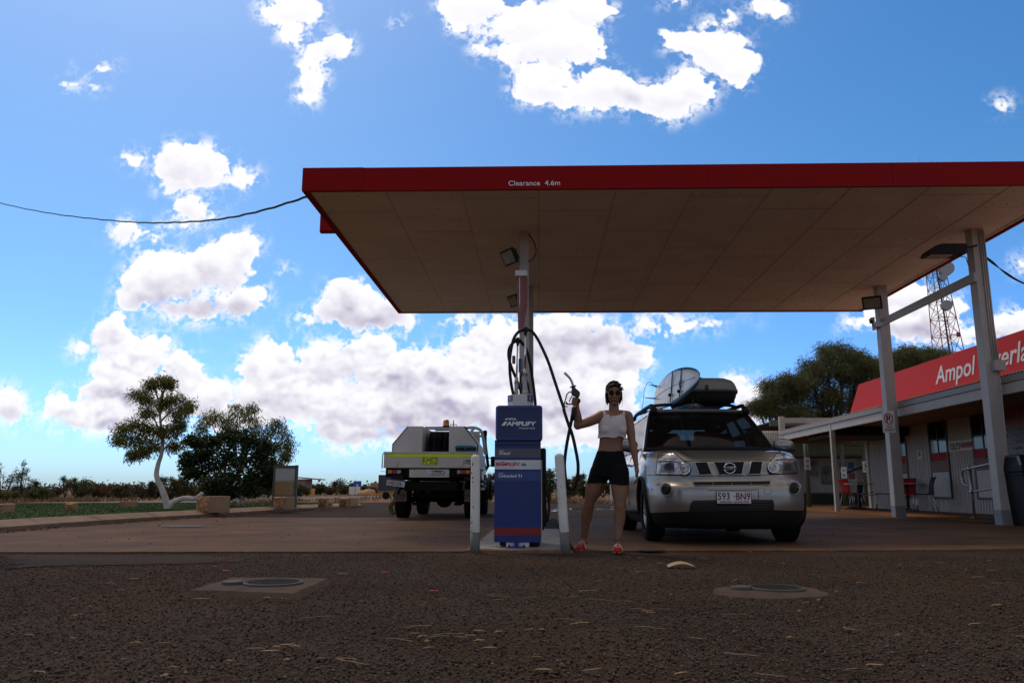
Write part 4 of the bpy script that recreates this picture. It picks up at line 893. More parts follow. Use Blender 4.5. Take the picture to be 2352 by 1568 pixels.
# ================================================================ silver car, facing the camera
def cs(x,y): return (2300+x/2.148)/1.6327,(1350+y/2.148)/1.6327
SX,SY=2.135,8.84           # centre line and bumper front
W_=.8925
def lerp_t(z,T):
    if z<=T[0][0]: return T[0][1]
    for (a,va),(b,vb) in zip(T,T[1:]):
        if z<=b: k=(z-a)/(b-a); return va+(vb-va)*k
    return T[-1][1]
TY=[(.18,.13),(.24,.055),(.33,.015),(.42,.0),(.58,.0),(.63,.012),(.665,.045),(.72,.075),(.80,.095),(.88,.125),(.915,.16),(.935,.22),(.965,.36),(1.0,.56),(1.04,.80),(1.075,1.0),(1.10,1.14)]
TW=[(.18,.80),(.24,.845),(.33,.875),(.5,.888),(.75,.8925),(.88,.888),(.93,.880),(.96,.868),(1.0,.85),(1.04,.835),(1.075,.825),(1.10,.80)]
TR=[(.18,4.50),(.3,4.60),(.45,4.63),(.62,4.63),(.75,4.58),(1.10,4.53)]
TD=[(.18,.52),(.6,.56),(.9,.60),(1.10,.62)]
def sm(a,b,x): t=max(0,min(1,(x-a)/(b-a))); return t*t*(3-2*t)
def ffront(x,z):
    w=lerp_t(z,TW); zq=z-.095*sm(.36,.60,abs(x))*sm(.80,.93,z)*(1-sm(1.03,1.10,z)); y0=lerp_t(zq,TY); d=lerp_t(z,TD); u=min(.9999,abs(x)/w)
    y=y0+d-d*(1-u**3.0)**(1/1.7)
    if .3<z<.72: y-=.030*sm(.46,.56,abs(x))*sm(.36,.44,z)*(1-sm(.62,.70,z))*(1-sm(.8,.86,abs(x)))
    if z>.93: y-=.0
    if .665<z<.93: y+=.014*(1-sm(.36,.5,abs(x)))*sm(.67,.70,z)*(1-sm(.86,.91,z))
    return y
def shit(px,py,off=.004):
    d=ray(px,py)
    def ins(Y):
        p=C0+d*(Y/d.y); x=p.x-SX; 
        if p.z<.17: return False
        z=min(p.z,1.10); w=lerp_t(z,TW)
        return abs(x)<w and (Y-SY)>ffront(x,z)
    lo=8.4; Y=lo; st=.02
    while Y<12 and not ins(Y): Y+=st
    a,b=Y-st,Y
    for _ in range(14):
        m=(a+b)/2
        if ins(m): b=m
        else: a=m
    return C0+d*((b-off)/d.y)
M_silver=mat('silver_car_paint',(.30,.28,.255),.30,metal=.55,var=.03,vscale=3,coat=.8,rvar=.03)
M_trim=mat('black_trim_plastic',(.011,.011,.011),.6,spec=.2,var=.1)
M_lampg=mat('headlamp_reflector',(.42,.41,.40),.16,metal=.75,var=.45,vscale=14,coat=1,rvar=.06)
M_lampd=mat('headlamp_dark',(.12,.115,.11),.2,metal=.5,var=.4,vscale=20,coat=1)
M_tyre=mat('tyre_rubber',(.013,.012,.011),.85,spec=.15,var=.3,vscale=30,bump=.4,bscale=60)
M_alloy=mat('alloy_wheel_metal',(.45,.44,.42),.3,metal=.85,var=.1)
M_int=mat('dark_interior',(.018,.017,.017),.8,var=.2)
M_cog=mat('grey_interior_trim',(.09,.085,.08),.7)
def glass_mat(name,tint,t=.75):
    m=bpy.data.materials.new(name); m.use_nodes=True; n=m.node_tree.nodes; l=m.node_tree.links; b=n['Principled BSDF']
    b.inputs['Base Color'].default_value=(.01,.012,.012,1); b.inputs['Roughness'].default_value=.03; b.inputs['Specular IOR Level'].default_value=.6
    nz=n.new('ShaderNodeTexNoise'); nz.inputs['Scale'].default_value=3; tc=n.new('ShaderNodeTexCoord'); l.new(tc.outputs['Object'],nz.inputs['Vector'])
    r=n.new('ShaderNodeMapRange'); r.inputs[3].default_value=.015; r.inputs[4].default_value=.07; l.new(nz.outputs['Fac'],r.inputs[0]); l.new(r.outputs[0],b.inputs['Roughness'])
    tr=n.new('ShaderNodeBsdfTransparent'); tr.inputs[0].default_value=(*tint,1); mx=n.new('ShaderNodeMixShader'); mx.inputs[0].default_value=t; out=n['Material Output']
    l.new(b.outputs[0],mx.inputs[1]); l.new(tr.outputs[0],mx.inputs[2]); l.new(mx.outputs[0],out.inputs[0]); return m
M_glass=glass_mat('windscreen_glass',(.30,.33,.33),.62)
M_sglass=glass_mat('side_window_glass',(.30,.32,.32),.35)
def Sv(x,y,z): return (SX+x,SY+y,z)
car=thing('parked_car','silver four wheel drive wagon facing the camera with a roof box and surfboards on top','car',(SX,SY+2.3,0.012))
# body slices
def outline(z,nf=20,ns=22,nr=8):
    w=lerp_t(z,TW); d=lerp_t(z,TD); y0=lerp_t(z,TY); yr=lerp_t(z,TR); pts=[]
    for i in range(nf+1):
        u=math.sin(PI/2*i/nf)**(.85); x=w*min(u,.9999) if i<nf else w
        pts.append((x,ffront(x,z) if i<nf else y0+d))
    ys=y0+d; ye=yr-.28
    for i in range(1,ns+1):
        y=ys+(ye-ys)*i/ns
        fl=.0
        for wy in (.91,3.54): fl+=.018*math.exp(-((y-wy)/.42)**2)*sm(.3,.5,z)*(1-sm(.75,.95,z))
        pts.append((w+fl-.012*sm(.35,.5,z)*(1-sm(.5,.7,z)),y))
    for i in range(1,nr+1):
        a=PI/2*i/nr; pts.append((w*math.cos(a)**.45 if i<nr else 0,ye+.28*math.sin(a)**.8))
    return pts
zs=[.18,.21,.24,.28,.33,.38,.42,.46,.5,.54,.58,.605,.63,.65,.665,.69,.72,.76,.8,.84,.88,.90,.915,.925,.935,.95,.965,.98,1.0,1.02,1.04,1.06,1.075,1.09,1.10]
rows=[]
for z in zs:
    o=outline(z); full=[(x,y) for x,y in o]+[(-x,y) for x,y in reversed(o[1:-1])]
    rows.append([Sv(x,y,z) for x,y in full])
g=MB(); g.grid(rows,wrap=True); n=len(rows[0])
o_=len(g.v)-n; g.f.append(tuple(range(o_,o_+n))); g.m.append(0); g.s.append(False)
g.f.append(tuple(range(n-1,-1,-1))); g.m.append(1); g.s.append(False)
body=g.build('body',[M_silver,M_trim],car,merge=True)
# wheel arches cut out
FW,RW_=.91,3.54; WR=.345
cut=MB()
for wy in (FW,RW_):
    for sx in (-1,1):
        a=Vector(Sv(sx*.58,wy,.345)); b=Vector(Sv(sx*1.2,wy,.345)); cut.cyl(a,b,.395,n=40,mi=0)
        cut.add([ (min(a.x,b.x),a.y-.385,-.2),(max(a.x,b.x),a.y-.385,-.2),(max(a.x,b.x),a.y+.385,-.2),(min(a.x,b.x),a.y+.385,-.2),(min(a.x,b.x),a.y-.385,.33),(max(a.x,b.x),a.y-.385,.33),(max(a.x,b.x),a.y+.385,.33),(min(a.x,b.x),a.y+.385,.33)],[(3,2,1,0),(4,5,6,7),(0,1,5,4),(1,2,6,5),(2,3,7,6),(3,0,4,7)])
cuto=cut.build('arch_cutter',M_trim,car)
md=body.modifiers.new('b','BOOLEAN'); md.object=cuto; md.operation='DIFFERENCE'; md.solver='EXACT'; md.use_self=True; md.material_mode='TRANSFER'
bpy.context.view_layer.update(); bake(body); bpy.data.objects.remove(cuto)
for e in body.data.polygons:
    if (e.center+wloc(body)).z<.335: e.material_index=1; continue
    c=e.center+wloc(body)
    for wy in (FW,RW_):
        if abs(math.hypot(c.y-SY-wy,c.z-.345)-.395)<.012 and abs(c.x-SX)<.875 and e.material_index==0 and abs(e.normal.x)<.5: e.material_index=body.data.materials.find(M_trim.name) if body.data.materials.find(M_trim.name)>=0 else 1
# patches that lie on the front
def patch(poly,off,mt,name,par=car,cuts=3,thick=.0):
    b=bmesh.new(); f=b.faces.new([b.verts.new((x,y,0)) for x,y in poly]); bmesh.ops.triangulate(b,faces=[f])
    for _ in range(cuts):
        bmesh.ops.subdivide_edges(b,edges=[e for e in b.edges if e.calc_length()>28],cuts=1)
        bmesh.ops.triangulate(b,faces=[f for f in b.faces if len(f.verts)>3])
    g=MB(); b.verts.index_update(); vs=[shit(*cs(v.co.x,v.co.y),off) for v in b.verts]; fs=[[v.index for v in f.verts] for f in b.faces]; b.free()
    g.add(vs,fs,0,True); o=g.build(name,mt,par)
    return o
def outl(poly,r,mt,name,par=car,off=.004,closed=True,k=1):
    pts=[]
    m=len(poly)
    for i in range(m if closed else m-1):
        a=poly[i]; b=poly[(i+1)%m]; n_=max(1,int(math.hypot(a[0]-b[0],a[1]-b[1])/25))
        for j in range(n_): pts.append((a[0]+(b[0]-a[0])*j/n_,a[1]+(b[1]-a[1])*j/n_))
    if not closed: pts.append(poly[-1])
    g=MB(); g.tube([shit(*cs(*p),off) for p in pts],r,6,closed=closed); return g.build(name,mt,par)
def circ(cx,cy,rx,ry,n=22): return [(cx+rx*math.cos(2*PI*i/n),cy+ry*math.sin(2*PI*i/n)) for i in range(n)]
# headlights
for poly,c,r2,divs in ((([(372,744),(455,738),(515,765),(560,806),(612,846),(626,880),(612,914),(560,923),(345,919),(352,820),(362,768)]),(572,876),43,[(358,815),(450,806),(540,822)]),
          (([(1318,750),(1345,734),(1395,728),(1430,745),(1458,800),(1486,906),(1400,912),(1262,914),(1245,882),(1250,842),(1282,798)]),(1293,862),43,[(1312,800),(1380,795),(1456,798)])):
    h=patch(poly,.012,M_lampg,'headlight')
    outl(poly,.006,M_trim,'lamp_seal',h,off=.008)
    patch(circ(*c,r2-4,r2-2),.028,M_lampg,'lamp_bowl',h); outl(circ(*c,r2,r2+2),.008,M_chrome,'chrome_ring',h,off=.026); outl(circ(c[0],c[1],r2*.5,r2*.5),.004,M_chrome,'inner_ring',h,off=.034)
    cxm=sum(p[0] for p in poly)/len(poly)
    ip=[(cxm+(p[0]-cxm)*.80,875+(p[1]-845)*.42) for p in poly if p[1]>780]
    if len(ip)>3:
        ip=[(min(max(x,358),1472),y) for x,y in ip]
    outl(divs,.008,M_silver,'lamp_bar',h,off=.022,closed=False)
    mx=(410,478) if c[0]<900 else (1360,1425)
    patch([(mx[0]-28,838),(mx[1]+6,834),(mx[1]+10,900),(mx[0]-34,902)],.018,M_lampd,'lamp_chamber',h); patch([(mx[0]-8,755),(mx[1]-4,752),(mx[1]+22,790),(mx[0]-14,795)],.018,M_lampg,'indicator',h)
# grille
gp_=[[(655,822),(755,820),(798,922),(692,926)],[(808,819),(1058,816),(1038,920),(852,924)],[(1112,815),(1204,815),(1188,918),(1085,920)]]
for q in gp_:
    gr_=patch(q,.004,M_trim,'grille'); outl(q,.0065,M_alloy,'grille_rim',gr_,off=.008)
    mesh=MB(); x0=min(p[0] for p in q); x1=max(p[0] for p in q)
    def inq(x,y): 
        c=False;j=len(q)-1
        for i in range(len(q)):
            a,b=q[i],q[j]
            if (a[1]>y)!=(b[1]>y) and x<(b[0]-a[0])*(y-a[1])/(b[1]-a[1])+a[0]: c=not c
            j=i
        return c
    for s_ in (1,-1):
        k=-300
        while k<500:
            seg=[]
            for t in range(0,120,12):
                x=x0+k+t*1.7; y=(818+t if s_>0 else 926-t)
                if inq(x,y): seg.append((x,y))
            if len(seg)>1: mesh.tube([shit(*cs(*p),.007) for p in seg],.0022,4,caps=False)
            k+=36
    mesh.build('mesh',M_dgrey,gr_)
ba=circ(938,870,46,41,26); bg_=outl(ba,.0075,M_chrome,'badge',car,off=.02); bar_=patch([(888,859),(988,856),(989,881),(889,884)],.03,M_chrome,'badge_bar',bg_,cuts=1)
pb=shit(*cs(938,875),.034); text('NISSAN',.036,(pb.x,pb.y,pb.z-.006),M_letb,bar_,bold=.03,xs=1.12,align='CENTER')
# bumper slot, intake, fog lamps, plate
q=[(640,979),(1266,972),(1262,999),(1240,1003),(665,1011),(648,1000)]; sl_=patch(q,.004,M_trim,'bumper_slot'); outl(q,.005,M_silver,'slot_rim',sl_,off=.006)
for x in (803,957,1110): outl([(x,975),(x+1,1006)],.003,M_silver,'slot_divider',sl_,off=.008,closed=False)
q=[(640,1130),(1285,1122),(1296,1150),(1297,1210),(608,1217),(622,1150)]; lo_=patch(q,.004,mat('dark_intake',(.022,.014,.011),.6,var=.3),'lower_intake'); 
for y in (1150,1172,1194): outl([(628,y+4),(1290,y-3)],.004,M_trim,'intake_slat',lo_,off=.008,closed=False)
q=[(274,1232),(600,1222),(612,1217),(1300,1209),(1400,1214),(1533,1212),(1533,1262),(1505,1283),(1300,1300),(1250,1312),(560,1318),(410,1303),(292,1292)]
patch(q,.010,M_trim,'valance'); outl([(274,1232),(600,1222),(612,1217),(1300,1209),(1400,1214),(1533,1212)],.006,M_trim,'valance_lip',off=.012,closed=False)
for c in ((425,1040),(1455,1031)):
    f_=patch(circ(c[0],c[1],43,45),.004,M_trim,'fog_lamp'); outl(circ(c[0]+3,c[1],46,50),.007,M_silver,'fog_rim',f_,off=.003); outl(circ(c[0]-6,c[1]+2,24,27),.004,M_dgrey,'fog_bezel',f_,off=.007)
outl([(372,744),(350,722),(300,708)],.003,M_trim,'shut_line',off=.001,closed=False)
outl([(560,808),(600,812),(900,812),(1240,808),(1282,800)],.0035,M_trim,'shut_line',off=.001,closed=False)
outl([(248,925),(345,924),(612,928),(700,932),(1180,928),(1260,920),(1500,912)],.0035,M_trim,'shut_line',off=.001,closed=False)
outl([(766,1046),(1168,1042),(1172,1118),(1150,1121),(640,1130)],.003,M_dgrey,'shut_line',off=.001,closed=False)
outl([(1216,1015),(1270,1014),(1271,1075),(1218,1076)],.002,M_dgrey,'tow_cover',off=.001)
pa=shit(*cs(832,1054),.02); pc=shit(*cs(1112,1152),.02); yP=min(pa.y,pc.y)-.012; pw=.372; cxp=at(*cs(971,1100),yP).x; zP=at(*cs(971,1104),yP).z
g=MB(); g.bb(cxp-pw/2,cxp+pw/2,yP-.004,yP,zP-.067,zP+.067); pl=g.build('number_plate',mat('plate_white',(.66,.64,.62),.35,var=.08,vscale=20),car,bevel=.004)
M_mar=mat('maroon_lettering',(.16,.012,.022),.5)
text('593',.105,(cxp-pw/2+.012,yP-.006,zP-.024),M_mar,pl,bold=.012,xs=.84,spacing=1.02); text('BN9',.105,(cxp+.018,yP-.006,zP-.024),M_mar,pl,bold=.012,xs=.80,spacing=1.02)
g=MB(); g.ell((cxp+.003,yP-.006,zP+.012),(.008,.002,.008),8,6); g.build('dot',M_mar,pl)
text('QUEENSLAND - SUNSHINE STATE',.0225,(cxp,yP-.006,zP-.054),M_mar,pl,bold=.01,xs=.93,align='CENTER')
g=MB(); 
for a,b in (((-1,-1),(1,-1)),((1,-1),(1,1)),((1,1),(-1,1)),((-1,1),(-1,-1))): g.bar((cxp+a[0]*(pw/2-.002),yP-.004,zP+a[1]*.065),(cxp+b[0]*(pw/2-.002),yP-.004,zP+b[1]*.065),.004)
g.build('plate_rim',M_trim,pl)
# greenhouse
GZs=[1.085,1.10,1.125,1.19,1.26,1.33,1.40,1.47,1.53,1.575,1.60,1.625,1.645,1.655]
def gl(z):
    k=(z-1.085)/(1.655-1.085)
    return dict(w=.815-.155*k-.03*k*k*k, y0=1.02+.74*k+.03*k*k, d=.30-.08*k, yr=4.50-.30*k)
def gout(z):
    q=gl(z); w,y0,d,yr=q['w'],q['y0'],q['d'],q['yr']; pts=[]
    for i in range(13):
        a=PI/2*i/12; x=w*math.sin(a)**.8; pts.append((x,y0+d-d*max(0,1-(x/w)**3)**.6 if i<12 else y0+d))
    bnd=[0,.03,.26,.295,.325,.56,.585,.61,.86,.9,1.]
    for b_ in bnd[1:]: pts.append((w,y0+d+(yr-.25-y0-d)*b_))
    for i in range(1,7):
        a=PI/2*i/6; pts.append((w*math.cos(a)**.5 if i<6 else 0,yr-.25+.25*math.sin(a)**.8))
    return pts
kinds=[]  # per half-perimeter quad: windscreen 0-9, pillar, side glass...
nq=len(gout(1.2))-1
for i in range(nq):
    if i<10: kinds.append('W')
    elif i<13: kinds.append('P')
    elif 13<=i<=14: kinds.append('S1')
    elif i==15 or i==16: kinds.append('P' if i==15 else 'S2')
    elif i==17: kinds.append('S2' )
    elif i==18: kinds.append('P')
    elif i in (19,20): kinds.append('S3')
    elif i in (21,22): kinds.append('P')
    else: kinds.append('R' if i>23 else 'P')
rows=[]
for z in GZs:
    o=gout(z); rows.append([Sv(x,y,z) for x,y in o]+[Sv(-x,y,z) for x,y in reversed(o[1:-1])])
n=len(rows[0]); K=kinds+kinds[::-1]
shell=MB(); gl_parts={}
V=[p for r_ in rows for p in r_]; shell.v=[tuple(v) for v in V]
sidek={}
for i in range(len(GZs)-1):
    for j in range(n):
        f=(i*n+j,i*n+(j+1)%n,(i+1)*n+(j+1)%n,(i+1)*n+j); kk=K[j] if j<len(K) else K[-1]
        isg=False
        if kk=='W': isg=1<=i<=9
        elif kk[0]=='S': isg=2<=i<=8
        elif kk=='R': isg=2<=i<=8
        if isg: sidek.setdefault((kk,j>nq),[]).append(f)
        else:
            mi=1 if (kk=='W' and i<=10) or kk=='R' and i<=1 or (kk[0]=='S' and i in(1,9)) or (kk=='P' and j in (10,n-11) and i<10) else 0
            shell.f.append(f); shell.m.append(mi); shell.s.append(True)
# roof cap
top=rows[-1]; c=Vector(Sv(0,2.9,0)); prev=[len(shell.v)-n+j for j in range(n)]
for k,(s_,dz) in enumerate(((.93,.012),(.75,.022),(.45,.030),(.15,.033))):
    base=len(shell.v); shell.v+= [((p[0]-c.x)*s_+c.x,(p[1]-c.y)*s_+c.y,p[2]+dz) for p in top]
    for j in range(n): shell.f.append((prev[j],prev[(j+1)%n],base+(j+1)%n,base+j)); shell.m.append(0); shell.s.append(True)
    prev=[base+j for j in range(n)]
shell.f.append(tuple(prev)); shell.m.append(0); shell.s.append(True)
so_=shell.build('cabin_shell',[M_silver,M_trim],car); md=so_.modifiers.new('s','SOLIDIFY'); md.thickness=.035; md.offset=-1
def sub_faces(fs):
    used_={}; g=MB(); vs=[]; out=[]
    for f in fs:
        t=[]
        for i in f:
            if i not in used_: used_[i]=len(vs); vs.append(V[i])
            t.append(used_[i])
        out.append(tuple(t))
    g.add(vs,out,0,True); return g
wf=sidek.pop(('W',False),[])+sidek.pop(('W',True),[]); sub_faces(wf).build('windscreen',M_glass,car)
rf=sidek.pop(('R',False),[])+sidek.pop(('R',True),[]); sub_faces(rf).build('rear_window',M_glass,car)
for k,fs in sidek.items(): sub_faces(fs).build('side_window',M_sglass,car)
# windscreen surround strips, wipers, mirror, rego sticker
for s_ in (-1,1): 
    g=MB(); pts=[]
    for z in GZs[1:11]:
        q=gout(z); x,y=q[10]; pts.append(Sv(s_*(x+.004),y-.006,z))
    g.tube(pts,.017,6); g.build('pillar_seal',M_trim,car)
g=MB(); g.tube([Sv(x,1.02+.22*abs(x/.8)**3,1.098) for x in np.linspace(-.78,.78,15)],.022,6); g.tube([Sv(.55,1.08,1.115),Sv(.2,1.04,1.118),Sv(-.10,1.05,1.125)],.008,5); g.tube([Sv(-.05,1.07,1.12),Sv(-.4,1.06,1.118),Sv(-.66,1.16,1.13)],.008,5); g.build('wiper',M_trim,car)
g=MB(); g.box(Sv(0,1.86,1.52),(.22,.03,.065),None,0,.01); g.tube([Sv(0,1.87,1.52),Sv(0,1.80,1.59)],.012,6); g.build('rear_view_mirror',M_int,car)
# interior
g=MB(); g.bb(SX-.72,SX+.72,SY+1.18,SY+4.2,.55,.75); g.build('floor',M_int,car)
g=MB(); g.bb(SX-.73,SX+.73,SY+1.22,SY+1.65,.76,1.09); g.build('dashboard',M_int,car,bevel=.05,segs=3)
for s_ in (-1,1):
    g=MB(); g.box(Sv(s_*.37,2.25,.90),(.50,.52,.18),None,0,.05); g.box(Sv(s_*.37,2.52,1.13),(.48,.14,.52),(R(-12),0,0),0,.05); o=g.build('front_seat',M_int,car)
    g=MB(); pts=[Sv(s_*.37+.13*math.cos(a),2.60,1.50+.075*math.sin(a)) for a in np.linspace(0,2*PI,17)[:-1]]; g.tube(pts,.042,8,closed=True); g.tube([Sv(s_*.37-.06,2.59,1.36),Sv(s_*.37-.06,2.6,1.45)],.008,6); g.tube([Sv(s_*.37+.06,2.59,1.36),Sv(s_*.37+.06,2.6,1.45)],.008,6); g.build('headrest',M_int,o)
g=MB(); g.box(Sv(0,3.35,.95),(1.3,.5,.2),None,0,.05); g.box(Sv(0,3.6,1.15),(1.3,.14,.42),(R(-12),0,0),0,.05); g.build('rear_seat',M_int,car)
for x_ in (-.4,.4): g=MB(); g.box(Sv(x_,3.66,1.42),(.24,.09,.16),None,0,.03); g.build('rear_headrest',M_int,car)
g=MB(); g.tube([Sv(-.37+.185*math.cos(a),1.80+.06*math.sin(a),1.06+.165*math.sin(a)) for a in np.linspace(0,2*PI,25)[:-1]],.015,7,closed=True); g.box(Sv(-.37,1.80,1.05),(.14,.05,.10),None,0,.02); g.box(Sv(-.37,1.80,1.05),(.34,.02,.04),None); g.build('steering_wheel',M_int,car)
# door mirrors
for s_ in (-1,1):
    g=MB(); c=Vector(Sv(s_*.99,1.50,1.165)); g.ell(c,(.135,.075,.088),16,10)
    g.v=[(x,max(y,c.y-.07) if y<c.y else min(y,c.y+.055),max(z,c.z-.062)) for x,y,z in g.v]
    mo=g.build('door_mirror',M_silver,car); g=MB(); g.tube([Vector(Sv(s_*.86,1.52,1.08)),Vector(Sv(s_*.92,1.50,1.095)),Vector(Sv(s_*1.0,1.50,1.105))],.032,8); g.box(c+Vector((0,.058,0)),(.21,.01,.12),None,0,.0); g.bb(c.x-.13,c.x+.13,c.y-.062,c.y+.05,c.z-.082,c.z-.058); g.build('mirror_base',M_trim,mo)
# side details: door lines, handles, sills
g=MB()
for s_ in (-1,1):
    for yy in (1.34,2.42,3.28):
        g.tube([Sv(s_*(lerp_t(z,TW)+.001),yy+(.12 if yy>3 and z<.7 else 0),z) for z in (.30,.45,.6,.75,.9,1.0,1.08)],.004,5)
    g.tube([Sv(s_*.878,.57+1.0,.32),Sv(s_*.878,3.1,.32)],.02,6)
g.build('door_gap',M_trim,car)
for s_ in (-1,1):
    for yy in (2.22,3.12):
        g=MB(); g.tube([Sv(s_*.893,yy-.10,.925),Sv(s_*.918,yy-.07,.93),Sv(s_*.918,yy+.07,.93),Sv(s_*.893,yy+.10,.925)],.013,6); g.build('door_handle',M_silver,car)
    for wy in (FW,RW_):
        g=MB(); g.tube([Sv(s_*(lerp_t(min(max(.345+.405*math.sin(a),.2),1.0),TW)+.012),wy+.405*math.cos(a),.345+.405*math.sin(a)) for a in np.linspace(-.35,PI+.35,22)],.020,6); g.build('arch_trim',M_trim,car)
# wheels
def wheel(cx,cy,cz,sx,r=.345,w=.215,rim=.215,par=None,name='wheel'):
    wt=thing_child(name,par); T=MB(); hw_=w/2
    T.lathe([(rim,-hw_+.01),(rim+.04,-hw_),(r-.03,-hw_+.002),(r-.008,-hw_+.02),(r,-hw_+.045),(r,hw_-.045),(r-.008,hw_-.02),(r-.03,hw_-.002),(rim+.04,hw_),(rim,hw_-.01)],(cx,cy,cz),'X',44)
    for k in range(40):
        a=2*PI*k/40; 
        for off in (-.07,-.025,.025,.07): 
            aa=a+(.04 if off in(-.07,.025) else 0); T.box((cx+off*w/.215,cy+(r+.001)*math.cos(aa),cz+(r+.001)*math.sin(aa)),(.032*w/.215,.034,.010),(aa-PI/2,0,0))
    T.build('tyre',M_tyre,wt)
    Rm=MB(); f=sx*(hw_-.03)
    Rm.lathe([(rim,-sx*hw_*.8),(rim,f),(rim-.012,f+sx*.005),(rim-.02,f-sx*.01),(rim-.025,-sx*hw_*.8)],(cx,cy,cz),'X',36)
    for k in range(5):
        for dd in (-.16,.16):
            a=2*PI*k/5+dd; b=2*PI*k/5+dd*.6
            Rm.bar((cx+f-sx*.02,cy+.04*math.cos(b),cz+.04*math.sin(b)),(cx+f-sx*.004,cy+(rim-.015)*math.cos(a),cz+(rim-.015)*math.sin(a)),.030,.018,up=(1,0,0))
    Rm.cyl((cx+f-sx*.04,cy,cz),(cx+f-sx*.002,cy,cz),.055,n=16)
    Rm.build('rim',M_alloy,wt)
    D_=MB(); D_.cyl((cx-sx*.03,cy,cz),(cx-sx*.01,cy,cz),rim-.03,n=24); D_.build('brake_disc',M_int,wt); return wt
for wy in (FW,RW_):
    for s_ in (-1,1): wheel(SX+s_*.775,SY+wy,.345+.012,s_,par=car)
g=MB(); g.bb(SX-.6,SX+.6,SY+.5,SY+4.2,.22,.30); g.tube([Sv(-.65,RW_,.34),Sv(.65,RW_,.34)],.05,8); g.tube([Sv(-.65,FW,.3),Sv(.65,FW,.3)],.03,8); g.box(Sv(.1,1.0,.22),(.5,.6,.1)); g.box(Sv(.3,3.9,.26),(.5,.35,.14),None,0,.03); g.build('underbody',M_trim,car)
# roof rails and bars
for s_ in (-1,1):
    g=MB(); g.tube(smooth_pts([Sv(s_*.600,1.80,1.655),Sv(s_*.605,1.90,1.70),Sv(s_*.61,2.05,1.72),Sv(s_*.61,3.0,1.735),Sv(s_*.60,3.8,1.74),Sv(s_*.59,4.05,1.655)],5),.028,8); g.build('roof_rail',M_trim,car)
for yy in (2.22,3.15):
    g=MB(); g.tube([Sv(-.62,yy,1.715),Sv(-.54,yy,1.745),Sv(-.40,yy,1.757),Sv(.40,yy,1.757),Sv(.54,yy,1.745),Sv(.62,yy,1.715)],.021,8); g.build('cross_bar',M_trim,car)
for s_ in (-1,1):
    g=MB(); g.tube([Sv(s_*.61,1.74,1.60),Sv(s_*.60,1.79,1.655)],.05,6); g.build('rail_end',M_trim,car)
g=MB(); g.tube([Sv(-.02,1.98,1.68),Sv(-.06,1.90,1.80)],.006,5); g.cyl(Sv(-.02,1.98,1.665),Sv(-.02,1.98,1.69),.022,n=8); g.build('roof_aerial',mat('brown_aerial',(.10,.05,.035),.5),car)
# ---------------------------------------------------------------- roof box
M_rb=mat('grey_roof_box',(.135,.135,.13),.42,var=.12,vscale=3,bump=.1,bscale=200); M_rbd=mat('black_box_base',(.014,.013,.013),.6)
bc=at(*cs(742,325),SY+2.05).x; t=thing('roof_box','dusty grey plastic roof box with a rust stained front latch on the car roof','roof box',(bc,SY+3.0,1.775))
hwb=.40; bc+=.075; y0b,y1b=SY+1.80,SY+3.6
def boxring(k,w,inset,z): 
    pts=[]
    for i in range(40):
        a=2*PI*i/40; c_,s_=math.cos(a),math.sin(a); x=(hwb*w)*abs(c_)**.5*(1 if c_>0 else -1); y=(y0b+y1b)/2+((y1b-y0b)/2-inset)*abs(s_)**.6*(1 if s_>0 else -1); pts.append((bc+x,y,z+0))
    return pts
zb0=1.785
g=MB(); g.grid([boxring(0,.78,.22,zb0-.01),boxring(0,.9,.12,zb0+.01),boxring(0,.96,.05,zb0+.06),boxring(0,.98,.02,zb0+.115)],wrap=True); g.add(boxring(0,.78,.22,zb0-.01),[tuple(range(40))]); g.build('base',M_rbd,t)
g=MB(); g.grid([boxring(0,.98,.02,zb0+.115),boxring(0,1.02,0,zb0+.12),boxring(0,1.02,0,zb0+.155),boxring(0,.995,.02,zb0+.165),boxring(0,.985,.03,zb0+.20),boxring(0,.95,.07,zb0+.245),boxring(0,.88,.14,zb0+.29),boxring(0,.74,.26,zb0+.325),boxring(0,.5,.42,zb0+.345),boxring(0,.2,.65,zb0+.352),boxring(0,.02,.85,zb0+.355)],wrap=True); g.build('lid',M_rb,t)
lp_=at(*cs(757,300),y0b-.005); g=MB(); g.box((lp_.x,y0b-.004,zb0+.16),(.045,.02,.07),None,0,.006); g.build('latch',mat('rusty_latch',(.10,.045,.025),.7,var=.4,vscale=40),t)
